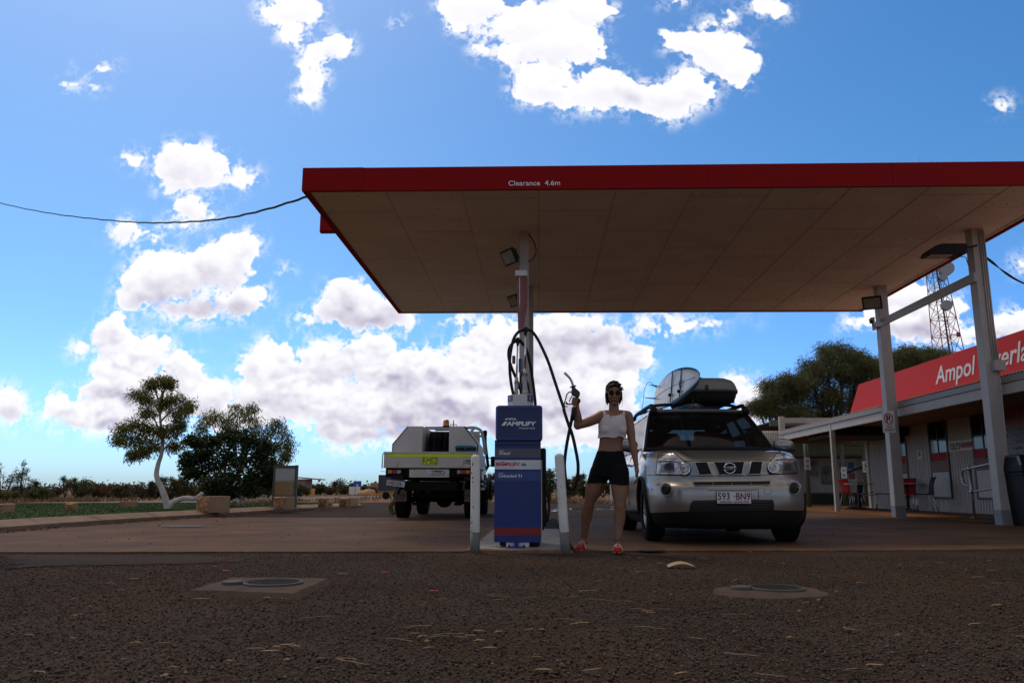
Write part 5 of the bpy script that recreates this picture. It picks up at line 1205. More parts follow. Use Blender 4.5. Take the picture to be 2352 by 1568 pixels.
# ---------------------------------------------------------------- surfboards
M_board=mat('surfboard_white',(.60,.57,.53),.35,var=.05,vscale=3,coat=.3); M_teal=mat('teal_rail_paint',(.012,.16,.25),.3,coat=.4)
def surfboard(label,loc,roll_deg,L_=2.70,Wd=.50,RK=.18):
    t=thing('surfboard',label,'surfboard',loc,'surfboards on the car roof')
    ca,sa=math.cos(R(roll_deg)),math.sin(R(roll_deg))
    def T(x,y,z): # x across, y length, z thickness (bottom face = -z)
        return (x*ca-z*sa,y,x*sa+z*ca)
    def hwid(k): return (Wd/2)*min(1,(max(0,math.sin(PI*min(k,.5)))**.42 if k<.5 else (.62+.38*math.cos(PI*(k-.5)*.9))*(1 if k<.97 else (1-(k-.97)/.03*.5))))
    ks=[0,.003,.01,.02,.04,.07,.11,.16,.22,.3,.4,.5,.6,.7,.8,.88,.94,.97,.985,1.]
    bot=MB(); rows=[]; rl=MB(); 
    for k in ks:
        h=max(.006,(Wd/2)*hwid(k)/(Wd/2)); y=(k)*L_; rk=RK*(1-k)**2.6+.03*k**4; th=.034*min(1,h/.12)
        pr=[]
        for i in range(24):
            a=2*PI*i/24; x=h*math.copysign(abs(math.cos(a))**.6,math.cos(a)); z=th*math.copysign(abs(math.sin(a))**.8,math.sin(a)); pr.append(T(x,y,z+rk))
        rows.append(pr)
    g=MB(); g.grid(rows,wrap=True); g.add(rows[0],[tuple(range(24))]); g.add(rows[-1],[tuple(range(24))])
    g.v=[tuple(Vector(v)+Vector(loc)) for v in g.v]
    # faces near the rail are teal
    n24=24
    for fi,f in enumerate(g.f[:(len(rows)-1)*n24]):
        j=fi%n24; 
        if j in (21,22,23,0,1,2,9,10,11,12,13,14): g.m[fi]=1
    return_o=g.build('hull',[M_board,M_teal],t)
    st=MB(); st.tube([Vector(loc)+Vector(T(0,k*L_,-.036+RK*(1-k)**2.6+.03*k**4)) for k in np.linspace(.02,.98,16)],.0025,5); st.build('stringer',M_cog,t)
    for (x,k,s_) in ((-.17,.86,.09),(.17,.86,.09),(0,.92,.13)):
        base=Vector(T(x,k*L_,-.03+.03*k**4)); tip=Vector(T(x*1.12,k*L_+.10,-.03-s_)); b2=Vector(T(x,k*L_+.11,-.03+.03*k**4)); off=Vector(T(.005,0,0))
        g=MB(); vs=[base-off,b2-off,tip-off,base+off,b2+off,tip+off]; g.add([v+Vector(loc) for v in vs],[(0,1,2),(5,4,3),(0,3,4,1),(1,4,5,2),(2,5,3,0)]); g.build('fin',M_trim,t)
    return t,T
roll=-96
sb,T_=surfboard('white longboard with a teal rail leaning on its edge against the roof box',(SX-.30,SY+1.08,2.005),roll)
g=MB(); c=Vector((SX-.30,SY+1.08,2.005))
for rr_ in (.050,.058,.066): g.tube([c+Vector(T_(.02+rr_*.8*math.cos(a),.62+rr_*math.sin(a),-.046+.18*(1-.23)**2.6)) for a in np.linspace(0,2*PI,20)[:-1]],.004,5,closed=True)
g.bar(c+Vector(T_(0,.60,-.046+.091)),c+Vector(T_(.04,.64,-.046+.089)),.01,.004)
g.build('round_emblem',mat('blue_emblem',(.02,.06,.18),.4),sb)
surfboard('flat white surfboard with a teal rail lying under the roof box crossbars',(SX-.02,SY+1.95,1.70),0,L_=2.0,Wd=.50,RK=.03)
def strap(pts,w,name,label,par=None):
    g=MB(); 
    for a,b in zip(pts,pts[1:]): g.bar(a,b,w,.004)
    o=g.build(name,M_trim,par); 
    if label: tag(o,label,'strap')
    return o
t1=at(*cs(646,122),SY+1.95); t2=at(*cs(815,180),SY+2.2); t3=at(*cs(880,205),SY+2.3)
strap([t1,t2,t3,Vector((bc+.40,SY+2.35,zb0+.15)),Vector((bc+.36,SY+2.3,1.79))],.028,'strap','black strap stretched from the longboard over the roof box')
c=Vector((SX-.30,SY+1.08,2.005))
for k in (.23,.40): 
    g=MB()
    z_=-.040+.18*(1-k)**2.6; hh_=.190 if k<.3 else .222
    g.tube([c+Vector(T_(hh_*q,k*2.7,z_+.0)) for q in (1,.5,0,-.5,-1)],.007,6); g.ell(c+Vector(T_(.12,k*2.7,z_-.018)),(.02,.03,.025),8,6)
    tag(g.build('strap',M_trim),'black buckled strap round the longboard, '+('nearer its nose' if k<.3 else 'nearer its tail'),'strap','straps round the longboard')
g=MB(); pts=[c+Vector(T_(-.12,2.25,-.03)),c+Vector(T_(-.19,2.15,-.16)),c+Vector(T_(-.08,2.05,-.24)),c+Vector(T_(.08,2.0,-.25)),Vector((SX-.6,SY+3.05,1.75))]
g.tube(smooth_pts(pts,6),.004,5)
tag(g.build('surf_leash',mat('yellow_brown_cord',(.22,.17,.06),.6)),'thin looped surf leash hanging from the tail of the longboard','leash')
# ================================================================ fuel pump
def c2(x,y): return (1700+x/2.412)/1.6327,(1450+y/2.412)/1.6327
def c1(x,y): return (1700+x/2.24)/1.6327,(850+y/2.24)/1.6327
PY=8.15
M_blue=mat('pump_blue_panel',(.006,.021,.150),.42,var=.04,vscale=2); M_blued=mat('pump_navy_panel',(.006,.015,.090),.38,var=.04); M_bluer=mat('pump_blue_rim',(.008,.020,.17),.32,var=.05)
M_bluel=mat('pump_light_blue_band',(.022,.055,.20),.42); M_band=mat('pump_grey_band',(.085,.09,.10),.45); M_bandw=mat('pump_white_band',(.62,.62,.63),.4); M_bandr=mat('pump_red_band',(.20,.008,.010),.45)
M_pw=mat('pump_cream_white',(.60,.58,.54),.45,var=.06)
def xx(x): return at(*c2(x,900),PY).x
def zz(y): return at(*c2(590,y),PY).z
pump=thing('fuel_pump','tall blue fuel pump with illuminated style header, fuel grade bands and black hoses','fuel pump',(-.21,PY+.2,.03))
pump['label']='tall blue fuel pump with fuel grade bands, white cap box and black hoses'
X0,X1=xx(372),xx(793)
g=MB(); g.bb(X0,X1,PY,PY+.055,zz(1405),zz(480)); g.build('front_panel',M_blue,pump,bevel=.003)
g=MB(); g.bb(X0+.015,X1+.012,PY+.057,PY+.10,zz(1352),zz(660)); g.build('side_strip',M_pw,pump,bevel=.002)
g=MB(); g.bb(X0+.05,X1-.01,PY+.10,PY+.75,.04,1.35); g.build('cabinet',M_dgrey,pump,bevel=.01)
g=MB(); g.bb(X1-.008,X1+.055,PY+.18,PY+.62,.22,1.02); g.build('nozzle_holster',M_black,pump,bevel=.02)
g=MB(); g.bb(X0+.12,X1-.12,PY+.01,PY+.16,.033,zz(1406)); g.build('plinth',M_pw,pump)
def band(y0,y1,m,name,d=.004,xa=X0,xb=X1):
    g=MB(); g.bb(xa+.001,xb-.001,PY-d,PY-.0005,zz(y1),zz(y0)); return g.build(name,m,pump)
b1=band(557,639,M_band,'grade_band'); b2=band(661,745,M_bandw,'grade_band'); b3=band(763,848,M_bluel,'grade_band'); band(1271,1343,M_bandr,'red_band'); band(492,523,M_blued,'top_band'); band(526,530,M_black,'band_gap',.003)
def txt(s,x,y,h,m,par,x1=None,dy=PY-.0065,**k):
    sz=(zz(0)-zz(h))/.70
    o=text(s,sz,(xx(x),dy,zz(y)),m,par,**k)
    if x1 is not None:
        w=max(v.co.x for v in o.data.vertices); sc=(xx(x1)-xx(x))/w
        for v in o.data.vertices: v.co.x*=sc
    return o
txt('Diesel',412,613,27,M_letw,b1,512,bold=.012); txt('AMPOL',413,581,8,M_letw,b1,458,bold=.02,shear=.2)
txt('AMPLIFY',408,712,26,M_letr,b2,606,bold=.03,shear=.12); txt('98',614,716,26,M_letb,b2,656,bold=.0); txt('AMPOL',425,682,8,M_letr,b2,468,bold=.02,shear=.2)
g=MB(); g.prism([(xx(386),zz(712)),(xx(403),zz(712)),(xx(418),zz(686)),(xx(384),zz(686))],PY-.0075,PY-.005); g.build('slash_mark',M_letr,b2)
txt('Unleaded 91',407,818,27,M_letw,b3,620,bold=.008); txt('AMPOL',408,786,8,M_letw,b3,452,bold=.02,shear=.2)
# header
hx0,hx1,hz0,hz1=xx(380),xx(808),zz(487),zz(171); hy=PY-.045
g=MB()
def rr(x0,x1,z0,z1,r,n=6):
    p=[]
    for cx,cz,a0 in ((x1-r,z1-r,0),(x0+r,z1-r,90),(x0+r,z0+r,180),(x1-r,z0+r,270)):
        for i in range(n+1): a=R(a0+90*i/n); p.append((cx+r*math.cos(a),cz+r*math.sin(a)))
    return p
o_=rr(hx0,hx1,hz0,hz1,.03); i_=rr(hx0+.030,hx1-.030,hz0+.026,hz1-.032,.006); m_=len(o_)
g.grid([[(x,PY+.12,z) for x,z in o_],[(x,hy+.012,z) for x,z in o_],[((x*.97+ (hx0+hx1)/2*.03),hy,z*.97+(hz0+hz1)/2*.03) for x,z in o_],[(x,hy,z) for x,z in i_],[(x,hy+.014,z) for x,z in i_]],wrap=True,sm=False)
hd=g.build('header_frame',M_bluer,pump)
g=MB(); g.bb(hx0+.025,hx1-.025,hy+.012,PY+.1,hz0+.02,hz1-.026); g.build('header_panel',M_blued,hd)
hy2=hy+.009
txt('AMPOL',465,302,17,M_letw,hd,573,dy=hy2,bold=.035,shear=.15); txt('AMPLIFY',482,352,35,M_letw,hd,752,dy=hy2,bold=.04,shear=.12); txt('Premium Fuels',595,382,14,M_letw,hd,738,dy=hy2,bold=.015)
g=MB(); g.prism([(xx(432),zz(352)),(xx(463),zz(352)),(xx(488),zz(317)),(xx(462),zz(317))],hy2-.001,hy2+.002); g.build('slash_mark',M_letw,hd)
# foot
g=MB(); g.bb(xx(553),xx(592),PY-.05,PY-.01,.04,zz(1400)); g.bb(xx(497),xx(650),PY-.11,PY+.05,.031,.042); g.cyl((xx(510),PY-.06,.042),(xx(510),PY-.06,.06),.008,n=8); g.cyl((xx(640),PY-.06,.042),(xx(640),PY-.06,.06),.008,n=8); g.build('foot',M_bluer,pump)
# cap box with chamfered sides
bx0,bx1,bz0,bz1=xx(485),xx(718),zz(172),zz(66)
g=MB(); pl_=[(bx0,PY+.12),(bx0+.055,PY+.02),(bx1-.055,PY+.02),(bx1,PY+.12),(bx1,PY+.55),(bx0,PY+.55)]; g.prism(pl_,bz0-.02,bz1,'XY'); cb=g.build('cap_box',M_pw,pump,bevel=.003)
for (xa,xb,ya,yb) in ((bx0,bx0+.055,PY+.12,PY+.02),(bx1-.055,bx1,PY+.02,PY+.12)):
    g=MB(); nx=(yb-ya)/math.hypot(xb-xa,yb-ya); ny=-(xb-xa)/math.hypot(xb-xa,yb-ya); o_=.0015
    g.add([(xa+nx*o_,ya+ny*o_,bz1-.070),(xb+nx*o_,yb+ny*o_,bz1-.070),(xb+nx*o_,yb+ny*o_,bz1-.002),(xa+nx*o_,ya+ny*o_,bz1-.002)],[(0,1,2,3)]); pn=g.build('number_panel',M_bluel,cb)
    an=math.atan2(yb-ya,xb-xa); xm,ym=(xa+xb)/2+nx*.003,(ya+yb)/2+ny*.003
    text('1',.062,(xm,ym,bz1-.058),M_letw,pn,rot=(PI/2,0,an),bold=.02,align='CENTER')
# hose masts
def P1(x,y,Y): return at(*c1(x,y),Y)
def mast(xt,yt,xb,yb,yr,Y,rr_):
    a=P1(xb,yb,Y); m=P1(xb+(xt-xb)*(yb-yr)/(yb-yt),yr,Y); b=P1(xt,yt,Y)
    g=MB(); g.cyl(m,b,rr_*.62,rr_*.5,n=12); o=g.build('hose_mast',M_chrome,pump)
    g=MB(); n=44; pts=[]
    for i in range(n*10+1):
        t=i/(n*10); c=a+(m-a)*t; an=2*PI*t*n; pts.append(c+Vector((math.cos(an),math.sin(an),0))*rr_*1.15)
    g.tube(pts,.0035,5); g.cyl(a,m,rr_*.8,n=10); g.cyl(a-Vector((0,0,.005)),a+Vector((0,0,.03)),rr_*1.6,n=14); g.cyl(m-Vector((0,0,.01)),m+Vector((0,0,.06)),rr_*1.5,rr_*1.1,n=14); g.build('spring',M_steel,o)
    g=MB(); g.cyl(b-Vector((0,0,.05)),b,rr_*.9,n=10); g.tube([b+Vector((-.03,0,-.01)),b+Vector((0,0,.02)),b+Vector((.03,0,-.01))],.028,8); g.build('hose_clamp',M_dgrey,o)
mast(606,868,601,1400,1245,8.45,.019); mast(541,960,528,1402,1310,8.55,.017)
def hose(pts,r,name='hose',par=pump,m=M_black): 
    g=MB(); g.tube(smooth_pts(pts,7),r,10); return g.build(name,m,par)
hr=.0165
H2=lambda x,y,Y: at(*c2(x,y),Y)
hose([P1(508,1425,8.5),P1(488,1330,8.47),P1(476,1230,8.45),P1(474,1130,8.43),P1(484,1040,8.43),P1(508,940,8.44),P1(550,882,8.45),P1(605,862,8.45),P1(655,875,8.43),P1(700,930,8.42),P1(745,1015,8.40),P1(800,1140,8.36),P1(850,1290,8.32),P1(900,1440,8.25),P1(930,1530,8.2),
   H2(1000,210,8.15),H2(1040,335,8.1),H2(1075,430,8.08),H2(1105,560,8.06),H2(1128,700,8.05),H2(1122,830,8.05),H2(1095,905,8.05),H2(1062,922,8.05),H2(1032,895,8.04),H2(1015,820,8.03),H2(1006,700,8.02),H2(1020,560,8.0),H2(1045,420,7.99),H2(1068,310,7.985),H2(1082,235,7.98)],hr)
hose([P1(575,1400,8.62),P1(530,1280,8.6),P1(485,1170,8.58),P1(464,1080,8.56),P1(475,1010,8.55),P1(515,965,8.55),P1(550,955,8.55),P1(585,985,8.56),P1(620,1050,8.58),P1(648,1170,8.6),P1(668,1300,8.62),P1(684,1430,8.6),P1(690,1510,8.6),H2(745,300,8.6),H2(770,600,8.62),H2(800,900,8.64),H2(812,1150,8.64),H2(806,1290,8.6)],hr)
hose([P1(640,1400,8.7),P1(620,1300,8.68),P1(580,1220,8.66),P1(565,1300,8.64),P1(600,1400,8.62)],.011)
hose([H2(838,960,8.8),H2(862,1020,8.8),H2(866,1100,8.8),H2(858,1170,8.78),H2(846,1210,8.75),H2(836,1100,8.7)],.012)
g=MB(); p=P1(508,1117,8.6); g.box(p,(.035,.05,.085)); g.build('pull_weight',mat('rusty_box',(.18,.11,.08),.7),pump,bevel=.006)
g=MB(); p=P1(561,1165,13.70); g.box(p,(.055,.01,.24)); tag(g.build('small_sticker',M_bluel),'small blue sticker on the near pump column behind the hoses','sticker')
# ================================================================ white utility truck seen from behind
def cu(x,y): return (1380+x/3.41)/1.6327,(1540+y/3.41)/1.6327
UY=16.35            # tray rear face
M_tray=mat('cream_tray_paint',(.60,.54,.45),.5,var=.07,vscale=3); M_boxw=mat('dusty_white_box_metal',(.68,.62,.54),.5,var=.10,vscale=2)
M_chas=mat('black_chassis',(.012,.011,.010),.75,var=.3); M_yel=mat('fluoro_yellow_tape',(.78,.90,.02),.5,var=.05); M_cabw=mat('white_cab_paint',(.55,.54,.52),.3,coat=.5)
M_amb=mat('amber_lens',(.75,.17,.01),.25,var=.15); M_rlens=mat('red_lens',(.30,.015,.012),.3,var=.2); M_clens=mat('clear_lens',(.35,.32,.30),.3)
def ux(x,Y=UY): return at(*cu(x,600),Y).x
def uz(y,Y=UY): return at(*cu(790,y),Y).z
xa,xb=ux(203),ux(1400); xm=(xa+xb)/2
xb=xa+1.93; xm=(xa+xb)/2
ute=thing('utility_truck','cream and white tray back utility truck with toolboxes seen from behind','truck',(xm,UY+1.6,0))
zt_,zb_=uz(525),uz(728)
g=MB(); g.bb(xa,xb,UY,UY+.03,zb_,zt_); g.bb(xa-.005,xb+.005,UY-.018,UY+.035,zt_-.03,zt_+.005); g.bb(xa,xb,UY-.015,UY+.02,zb_,zb_+.055); g.build('tailgate',M_tray,ute,bevel=.004)
g=MB(); g.bb(ux(240),xb-.04,UY-.006,UY-.001,uz(590),uz(550)); g.build('reflective_strip',M_yel,ute)
g=MB(); g.bb(ux(693),ux(884),UY-.012,UY-.007,uz(686),uz(588)); ns=g.build('number_sign',M_yel,ute)
g=MB(); 
for (u0,u1,w0,w1) in ((693,884,588,592),(693,884,682,686),(693,697,588,686),(880,884,588,686)): g.bb(ux(u0),ux(u1),UY-.014,UY-.0125,uz(w1),uz(w0))
g.build('sign_border',M_letb,ns)
o=text('RM02',.175,(ux(702),UY-.0145,uz(673)),M_letb,ns,bold=0.); w=max(v.co.x for v in o.data.vertices); sc=(ux(876)-ux(700))/w
for v in o.data.vertices: v.co.x*=sc
for xc in (357,1195):
    g=MB(); g.bb(ux(xc),ux(xc+26),UY-.035,UY-.016,uz(705),uz(652)); g.bb(ux(xc-25),ux(xc+28),UY-.03,UY-.016,uz(710),uz(698)); g.build('tailgate_latch',M_tray,ute,bevel=.004)
g=MB(); g.bb(ux(203),ux(300),UY-.03,UY-.02,uz(548),uz(540)); g.bb(ux(1272),ux(1380),UY-.03,UY-.02,uz(545),uz(537)); g.tube([(xa-.02,UY+.01,zt_-.02),(xa-.03,UY,zt_-.12),(xa-.03,UY,zt_-.33)],.012,6); g.build('locking_bar',M_steel,ute)
# tray floor and sides
g=MB(); g.bb(xa,xb,UY+.03,UY+2.2,zb_+.0,zb_+.06); g.bb(xa,xa+.03,UY+.03,UY+2.2,zb_+.06,zt_); g.bb(xb-.03,xb,UY+.03,UY+2.2,zb_+.06,zt_); g.build('tray',M_tray,ute)
# two tapered toolboxes
def tbox(pts,y0,y1,name='toolbox'):
    g=MB(); g.prism(pts,y0,y1,'XZ'); return g.build(name,M_boxw,ute,bevel=.006)
zt2=uz(196,UY+.25); yb0=UY+.25
L0,L1,Lr=at(*cu(316,430),yb0).x,at(*cu(512,196),yb0).x,at(*cu(700,196),yb0).x
zm=uz(425,yb0)
tbox([(L0,zt_-.25),(Lr,zt_-.25),(Lr,zt2),(L1,zt2),(L0,zm)],yb0,yb0+1.75)
R0,R1,R2=at(*cu(1040,196),yb0).x,at(*cu(1230,196),yb0).x,at(*cu(1405,425),yb0).x
tbox([(R0,zt_-.25),(R2,zt_-.25),(R2,zm),(R1,zt2),(R0,zt2)],yb0,yb0+1.75)
g=MB()
for (p,q) in (((L1,zt2),(L0,zm)),((L0,zm),(L0,zt_-.2)),((R1,zt2),(R2,zm)),((R2,zm),(R2,zt_-.2))): g.tube([(p[0],yb0-.004,p[1]),(q[0],yb0-.004,q[1])],.010,5)
g.build('box_seal',M_trim,ute)
# head board and light bar
yh=UY+2.15
g=MB(); g.bb(L0+.1,R2-.1,yh,yh+.04,zt_,uz(262,yh)); g.bb(at(*cu(760,220),yh).x,at(*cu(1045,220),yh).x,yh-.02,yh+.05,uz(240,yh),uz(212,yh)); g.build('headboard',M_tray,ute)
g=MB(); g.bb(at(*cu(712,200),yh).x,at(*cu(1326,200),yh).x,yh+.2,yh+.5,uz(214,yh),uz(192,yh)); lb=g.build('light_bar',M_trim,ute,bevel=.01)
for a_,b_ in ((715,790),(1250,1322)): g=MB(); g.bb(at(*cu(a_,200),yh).x,at(*cu(b_,200),yh).x,yh+.185,yh+.199,uz(210,yh),uz(197,yh)); g.build('amber_light',M_amb,lb)
c=at(*cu(1000,165),yh+.3); g=MB(); g.lathe([(.001,.10),(.05,.095),(.072,.06),(.075,-.01),(.078,-.05)],c,n=20); bc_=g.build('beacon',mat('amber_beacon',(.85,.22,.02),.2,coat=.6),ute); g=MB(); g.cyl(c-Vector((0,0,.12)),c-Vector((0,0,.05)),.085,n=18); g.bb(c.x-.25,c.x+.12,c.y-.1,c.y+.1,c.z-.16,c.z-.11); g.build('beacon_base',M_trim,bc_)
c=at(*cu(1093,175),yh); g=MB(); g.tube([c-Vector((0,0,.06)),c+Vector((0,0,.10))],.012,6); g.tube([c-Vector((.07,0,.06)),c-Vector((.07,0,0)),c+Vector((.07,0,0)),c-Vector((-.07,0,.06))],.01,6); g.build('aerial_mount',M_trim,ute)
# sports bar hoop at the right
g=MB(); hp=[at(*cu(x,y),yh+.1) for x,y in ((1285,215),(1330,213),(1390,222),(1440,250),(1462,300),(1478,380),(1492,480),(1503,560))]; g.tube(smooth_pts(hp,4),.035,8); g.tube([at(*cu(1310,275),yh+.1),at(*cu(1362,218),yh+.1)],.03,8); g.tube([at(*cu(1380,320),yh+.1),at(*cu(1460,325),yh+.1)],.025,8); g.build('sports_bar',M_tray,ute)
# black rear beam, lamps, step panel
zk=uz(845); g=MB(); g.bb(xa+.04,xb-.05,UY+.03,UY+.14,uz(845),zb_-.002); g.build('rear_beam',M_chas,ute,bevel=.006)
for k,(a_,b_) in enumerate(((260,428),(1140,1306))):
    g=MB(); g.bb(ux(a_)-.01,ux(b_)+.01,UY+.0,UY+.03,uz(808),uz(750)); lp=g.build('tail_lamp',M_trim,ute,bevel=.006)
    w_=(b_-a_); order=((0,.32,M_amb),(.32,.68,M_rlens),(.68,1,M_clens)) if k==0 else ((0,.28,M_clens),(.28,.68,M_rlens),(.68,1,M_amb))
    for (p,q,m_) in order: g=MB(); g.bb(ux(a_+w_*p)+.004,ux(a_+w_*q)-.002,UY-.014,UY-.0005,uz(802),uz(756)); g.build('lens',m_,lp,bevel=.004)
g=MB(); g.bb(ux(535),ux(1043),UY-.02,UY+.03,uz(850),uz(747)); st=g.build('step_panel',M_tray,ute,bevel=.004)
g=MB(); g.tube([(ux(897)+.135*math.cos(a),UY-.024,uz(790)+.045*math.sin(a)) for a in np.linspace(0,2*PI,26)[:-1]],.005,5,closed=True); g.build('oval_badge',M_letb,st)
text('PTE',.07,(ux(897),UY-.024,uz(797)),M_letb,st,align='CENTER',shear=.25,bold=.02,xs=1.25)
g=MB(); g.bb(ux(757),ux(822),UY-.03,UY-.021,uz(812),uz(757)); g.cyl((ux(790),UY-.034,uz(782)),(ux(790),UY-.03,uz(782)),.035,n=14); g.build('socket_plate',M_steel,st)
g=MB()
for x_ in (603,975):
    for y_ in (757,820): g.cyl((ux(x_),UY-.023,uz(y_)),(ux(x_),UY-.02,uz(y_)),.009,n=8)
g.build('screw',M_letb,st)
g=MB(); g.tube([(ux(1283)+.10*math.cos(a),UY-.008,uz(650)+.032*math.sin(a)) for a in np.linspace(0,2*PI,22)[:-1]],.004,5,closed=True); ob=g.build('oval_badge',M_letb,ute); text('PTE',.045,(ux(1283),UY-.008,uz(655)),M_letb,ob,align='CENTER',shear=.25,bold=.02,xs=1.2); g=MB(); g.bb(ux(1280),ux(1314),UY-.006,UY-.002,uz(680),uz(671)); g.build('red_sticker',M_letr,ute)
# number plate hung askew
pc=at(*cu(355,918),UY-.03); q=Euler((0,R(7),0)).to_matrix()
def PT(mb): mb.v=[tuple(q@Vector(v)+pc) for v in mb.v]; return mb
g=MB(); g.box((0,0,0),(.375,.006,.140)); npl=PT(g).build('number_plate',mat('pale_yellow_plate',(.55,.48,.36),.45),ute)
g=MB(); g.bb(-.1875,.1875,-.0045,-.0032,.042,.070); PT(g).build('plate_band',mat('plate_blue',(.015,.03,.18),.5),npl)
o=text('1HJS·134',.10,pc+q@Vector((-.172,-.0045,-.050)),MATS['plate_blue'],npl,rot=(PI/2,R(7),0),bold=.006,xs=.78)
g=MB(); g.tube([(pc.x-.05,pc.y+.02,pc.z+.13),(pc.x-.02,pc.y+.01,pc.z+.07)],.02,6); g.bb(pc.x-.10,pc.x+.15,pc.y+.006,pc.y+.05,pc.z+.02,pc.z+.16); g.build('plate_lamp',M_trim,npl)
# chassis, axle, tow bar, exhaust, mud flaps
g=MB(); g.bb(ux(470),ux(1140),UY+.06,UY+.16,uz(1022),uz(905)); g.bb(xm-.45,xm-.37,UY+.1,UY+4.2,.62,.78); g.bb(xm+.37,xm+.45,UY+.1,UY+4.2,.62,.78); g.bb(xa+.3,xb-.3,UY+.2,UY+2.0,.80,zb_-.01); g.bb(ux(760),ux(812),UY-.02,UY+.1,uz(1062),uz(1010)); g.bb(ux(600),ux(1080),UY+.5,UY+1.0,uz(1110,UY+.5),uz(1000,UY+.5))
g.build('chassis',M_chas,ute,bevel=.01)
AY=UY+1.22
g=MB(); g.tube([(xm-.75,AY,.40),(xm+.75,AY,.40)],.065,10); g.ell((xm+.15,AY,.39),(.18,.19,.17),14,10); 
for s_ in (-1,1): g.box((xm+s_*.48,AY,.50),(.07,1.2,.05)); g.tube([(xm+s_*.55,AY+.1,.33),(xm+s_*.42,AY-.05,.85)],.035,8); g.box((xm+s_*.45,AY-.03,.30),(.16,.16,.06))
g.build('rear_axle',M_chas,ute)
g=MB(); g.tube(smooth_pts([at(*cu(430,960),UY+.2),at(*cu(415,985),UY+.1),at(*cu(398,1010),UY+.02),at(*cu(390,1040),UY-.04)],4),.035,10); g.build('exhaust_pipe',M_black,ute)
for k,(a_,b_) in enumerate(((324,495),(1232,1400))):
    g=MB(); g.bb(at(*cu(a_,1100),UY+.7).x,at(*cu(b_,1100),UY+.7).x,UY+.70,UY+.715,uz(1155,UY+.7),uz(1000,UY+.7)); fl=g.build('mud_flap',mat('tan_mud_flap',(.24,.165,.125),.7,var=.15),ute)
    xc=at(*cu((a_+b_)/2,1100),UY+.69).x; zc=uz(1092,UY+.7); g=MB(); g.tube([(xc+.15*math.cos(a),UY+.695,zc+.055*math.sin(a)) for a in np.linspace(0,2*PI,26)[:-1]],.006,5,closed=True); g.build('oval_badge',M_letb,fl); text('PTE',.085,(xc,UY+.694,zc-.025),M_letb,fl,align='CENTER',shear=.25,bold=.02,xs=1.3); text('BODY BUILDERS',.03,(xc,UY+.694,zc-.11),M_letr,fl,align='CENTER',bold=.03)
for s_ in (-1,1):
    wheel(xm+s_*.74,AY,.395,s_,r=.395,w=.265,rim=.215,par=ute); wheel(xm+s_*.76,AY+3.18,.395,s_,r=.395,w=.265,rim=.215,par=ute)
g=MB(); g.tube([(xm-.75,AY+3.18,.40),(xm+.75,AY+3.18,.40)],.06,10); g.ell((xm+.2,AY+3.18,.39),(.16,.17,.16),12,8); g.bb(xm-.5,xm+.5,AY+2.4,AY+3.9,.45,.7); g.build('front_axle',M_chas,ute)
# cab: body, roof, rear window, bonnet, guards
cy0_=yh+.25
def cabring(z,w,y0,y1,r): return [(xm+sx*(w-(r if k else 0)),(y0+(0 if k else r)) if sy<0 else (y1-(0 if k else r)),z) for sx,sy,k in ((-1,-1,0),(-1,-1,1),(1,-1,1),(1,-1,0),(1,1,0),(1,1,1),(-1,1,1),(-1,1,0))]
g=MB(); rows=[cabring(.60,.86,cy0_,cy0_+1.55,.06),cabring(1.18,.885,cy0_,cy0_+1.55,.06),cabring(1.24,.875,cy0_+.01,cy0_+1.5,.06),cabring(1.78,.74,cy0_+.10,cy0_+1.15,.08),cabring(1.86,.70,cy0_+.16,cy0_+1.08,.08),cabring(1.88,.6,cy0_+.22,cy0_+1.0,.08)]
rows=[[tuple(p) for p in [r_[0],r_[1],r_[2],r_[3],r_[4],r_[5],r_[6],r_[7]]] for r_ in rows]
g.grid(rows,wrap=True,sm=False); g.add(rows[-1],[tuple(range(8))]); g.add(rows[0],[tuple(range(8))]); g.build('cab',M_cabw,ute,bevel=.012)
g=MB(); g.add([(xm-.62,cy0_+.03,1.30),(xm+.62,cy0_+.03,1.30),(xm+.56,cy0_+.075,1.70),(xm-.56,cy0_+.075,1.70)],[(0,1,2,3)]); g.build('rear_window',M_dglass,ute)
for s_ in (-1,1):
    g=MB(); g.add([(xm+s_*.874,cy0_+.15,1.28),(xm+s_*.874,cy0_+1.25,1.28),(xm+s_*.768,cy0_+1.0,1.72),(xm+s_*.768,cy0_+.2,1.72)],[(0,1,2,3)]); g.build('side_window',M_dglass,ute)
    g=MB(); c=Vector((xm+s_*1.10,cy0_+1.38,1.30)); g.box(c,(.20,.06,.26),None,0,.02); g.tube([c+Vector((-s_*.08,0,-.08)),c+Vector((-s_*.24,.02,-.18))],.014,6); g.tube([c+Vector((-s_*.08,0,.08)),c+Vector((-s_*.26,.02,.12))],.014,6); g.build('door_mirror',M_trim,ute)
    g=MB(); rws=[]
    for a in np.linspace(-.1,PI+.1,14): rws.append([(xm+s_*x,AY+3.18+rr_*math.cos(a),.42+rr_*math.sin(a)) for x,rr_ in ((.70,.50),(.90,.50),(.95,.47))])
    g.grid(rws); o=g.build('guard_flare',M_trim,ute); o.modifiers.new('s','SOLIDIFY').thickness=.02
g=MB(); g.bb(xm-.72,xm+.72,cy0_+1.55,cy0_+2.75,.75,1.15); g.bb(xm-.86,xm+.86,cy0_+1.56,cy0_+2.6,.80,1.02); g.bb(xm-.86,xm+.86,cy0_+2.76,cy0_+2.9,.45,.65); g.build('bonnet',M_cabw,ute,bevel=.04,segs=3)
g=MB(); g.tube([(xm+.80,cy0_+1.7,1.0),(xm+.92,cy0_+1.6,1.2),(xm+.86,cy0_+1.35,1.75),(xm+.86,cy0_+1.3,1.95)],.04,8); g.box((xm+.86,cy0_+1.26,2.0),(.10,.14,.14),None,0,.02); g.build('snorkel',M_trim,ute)
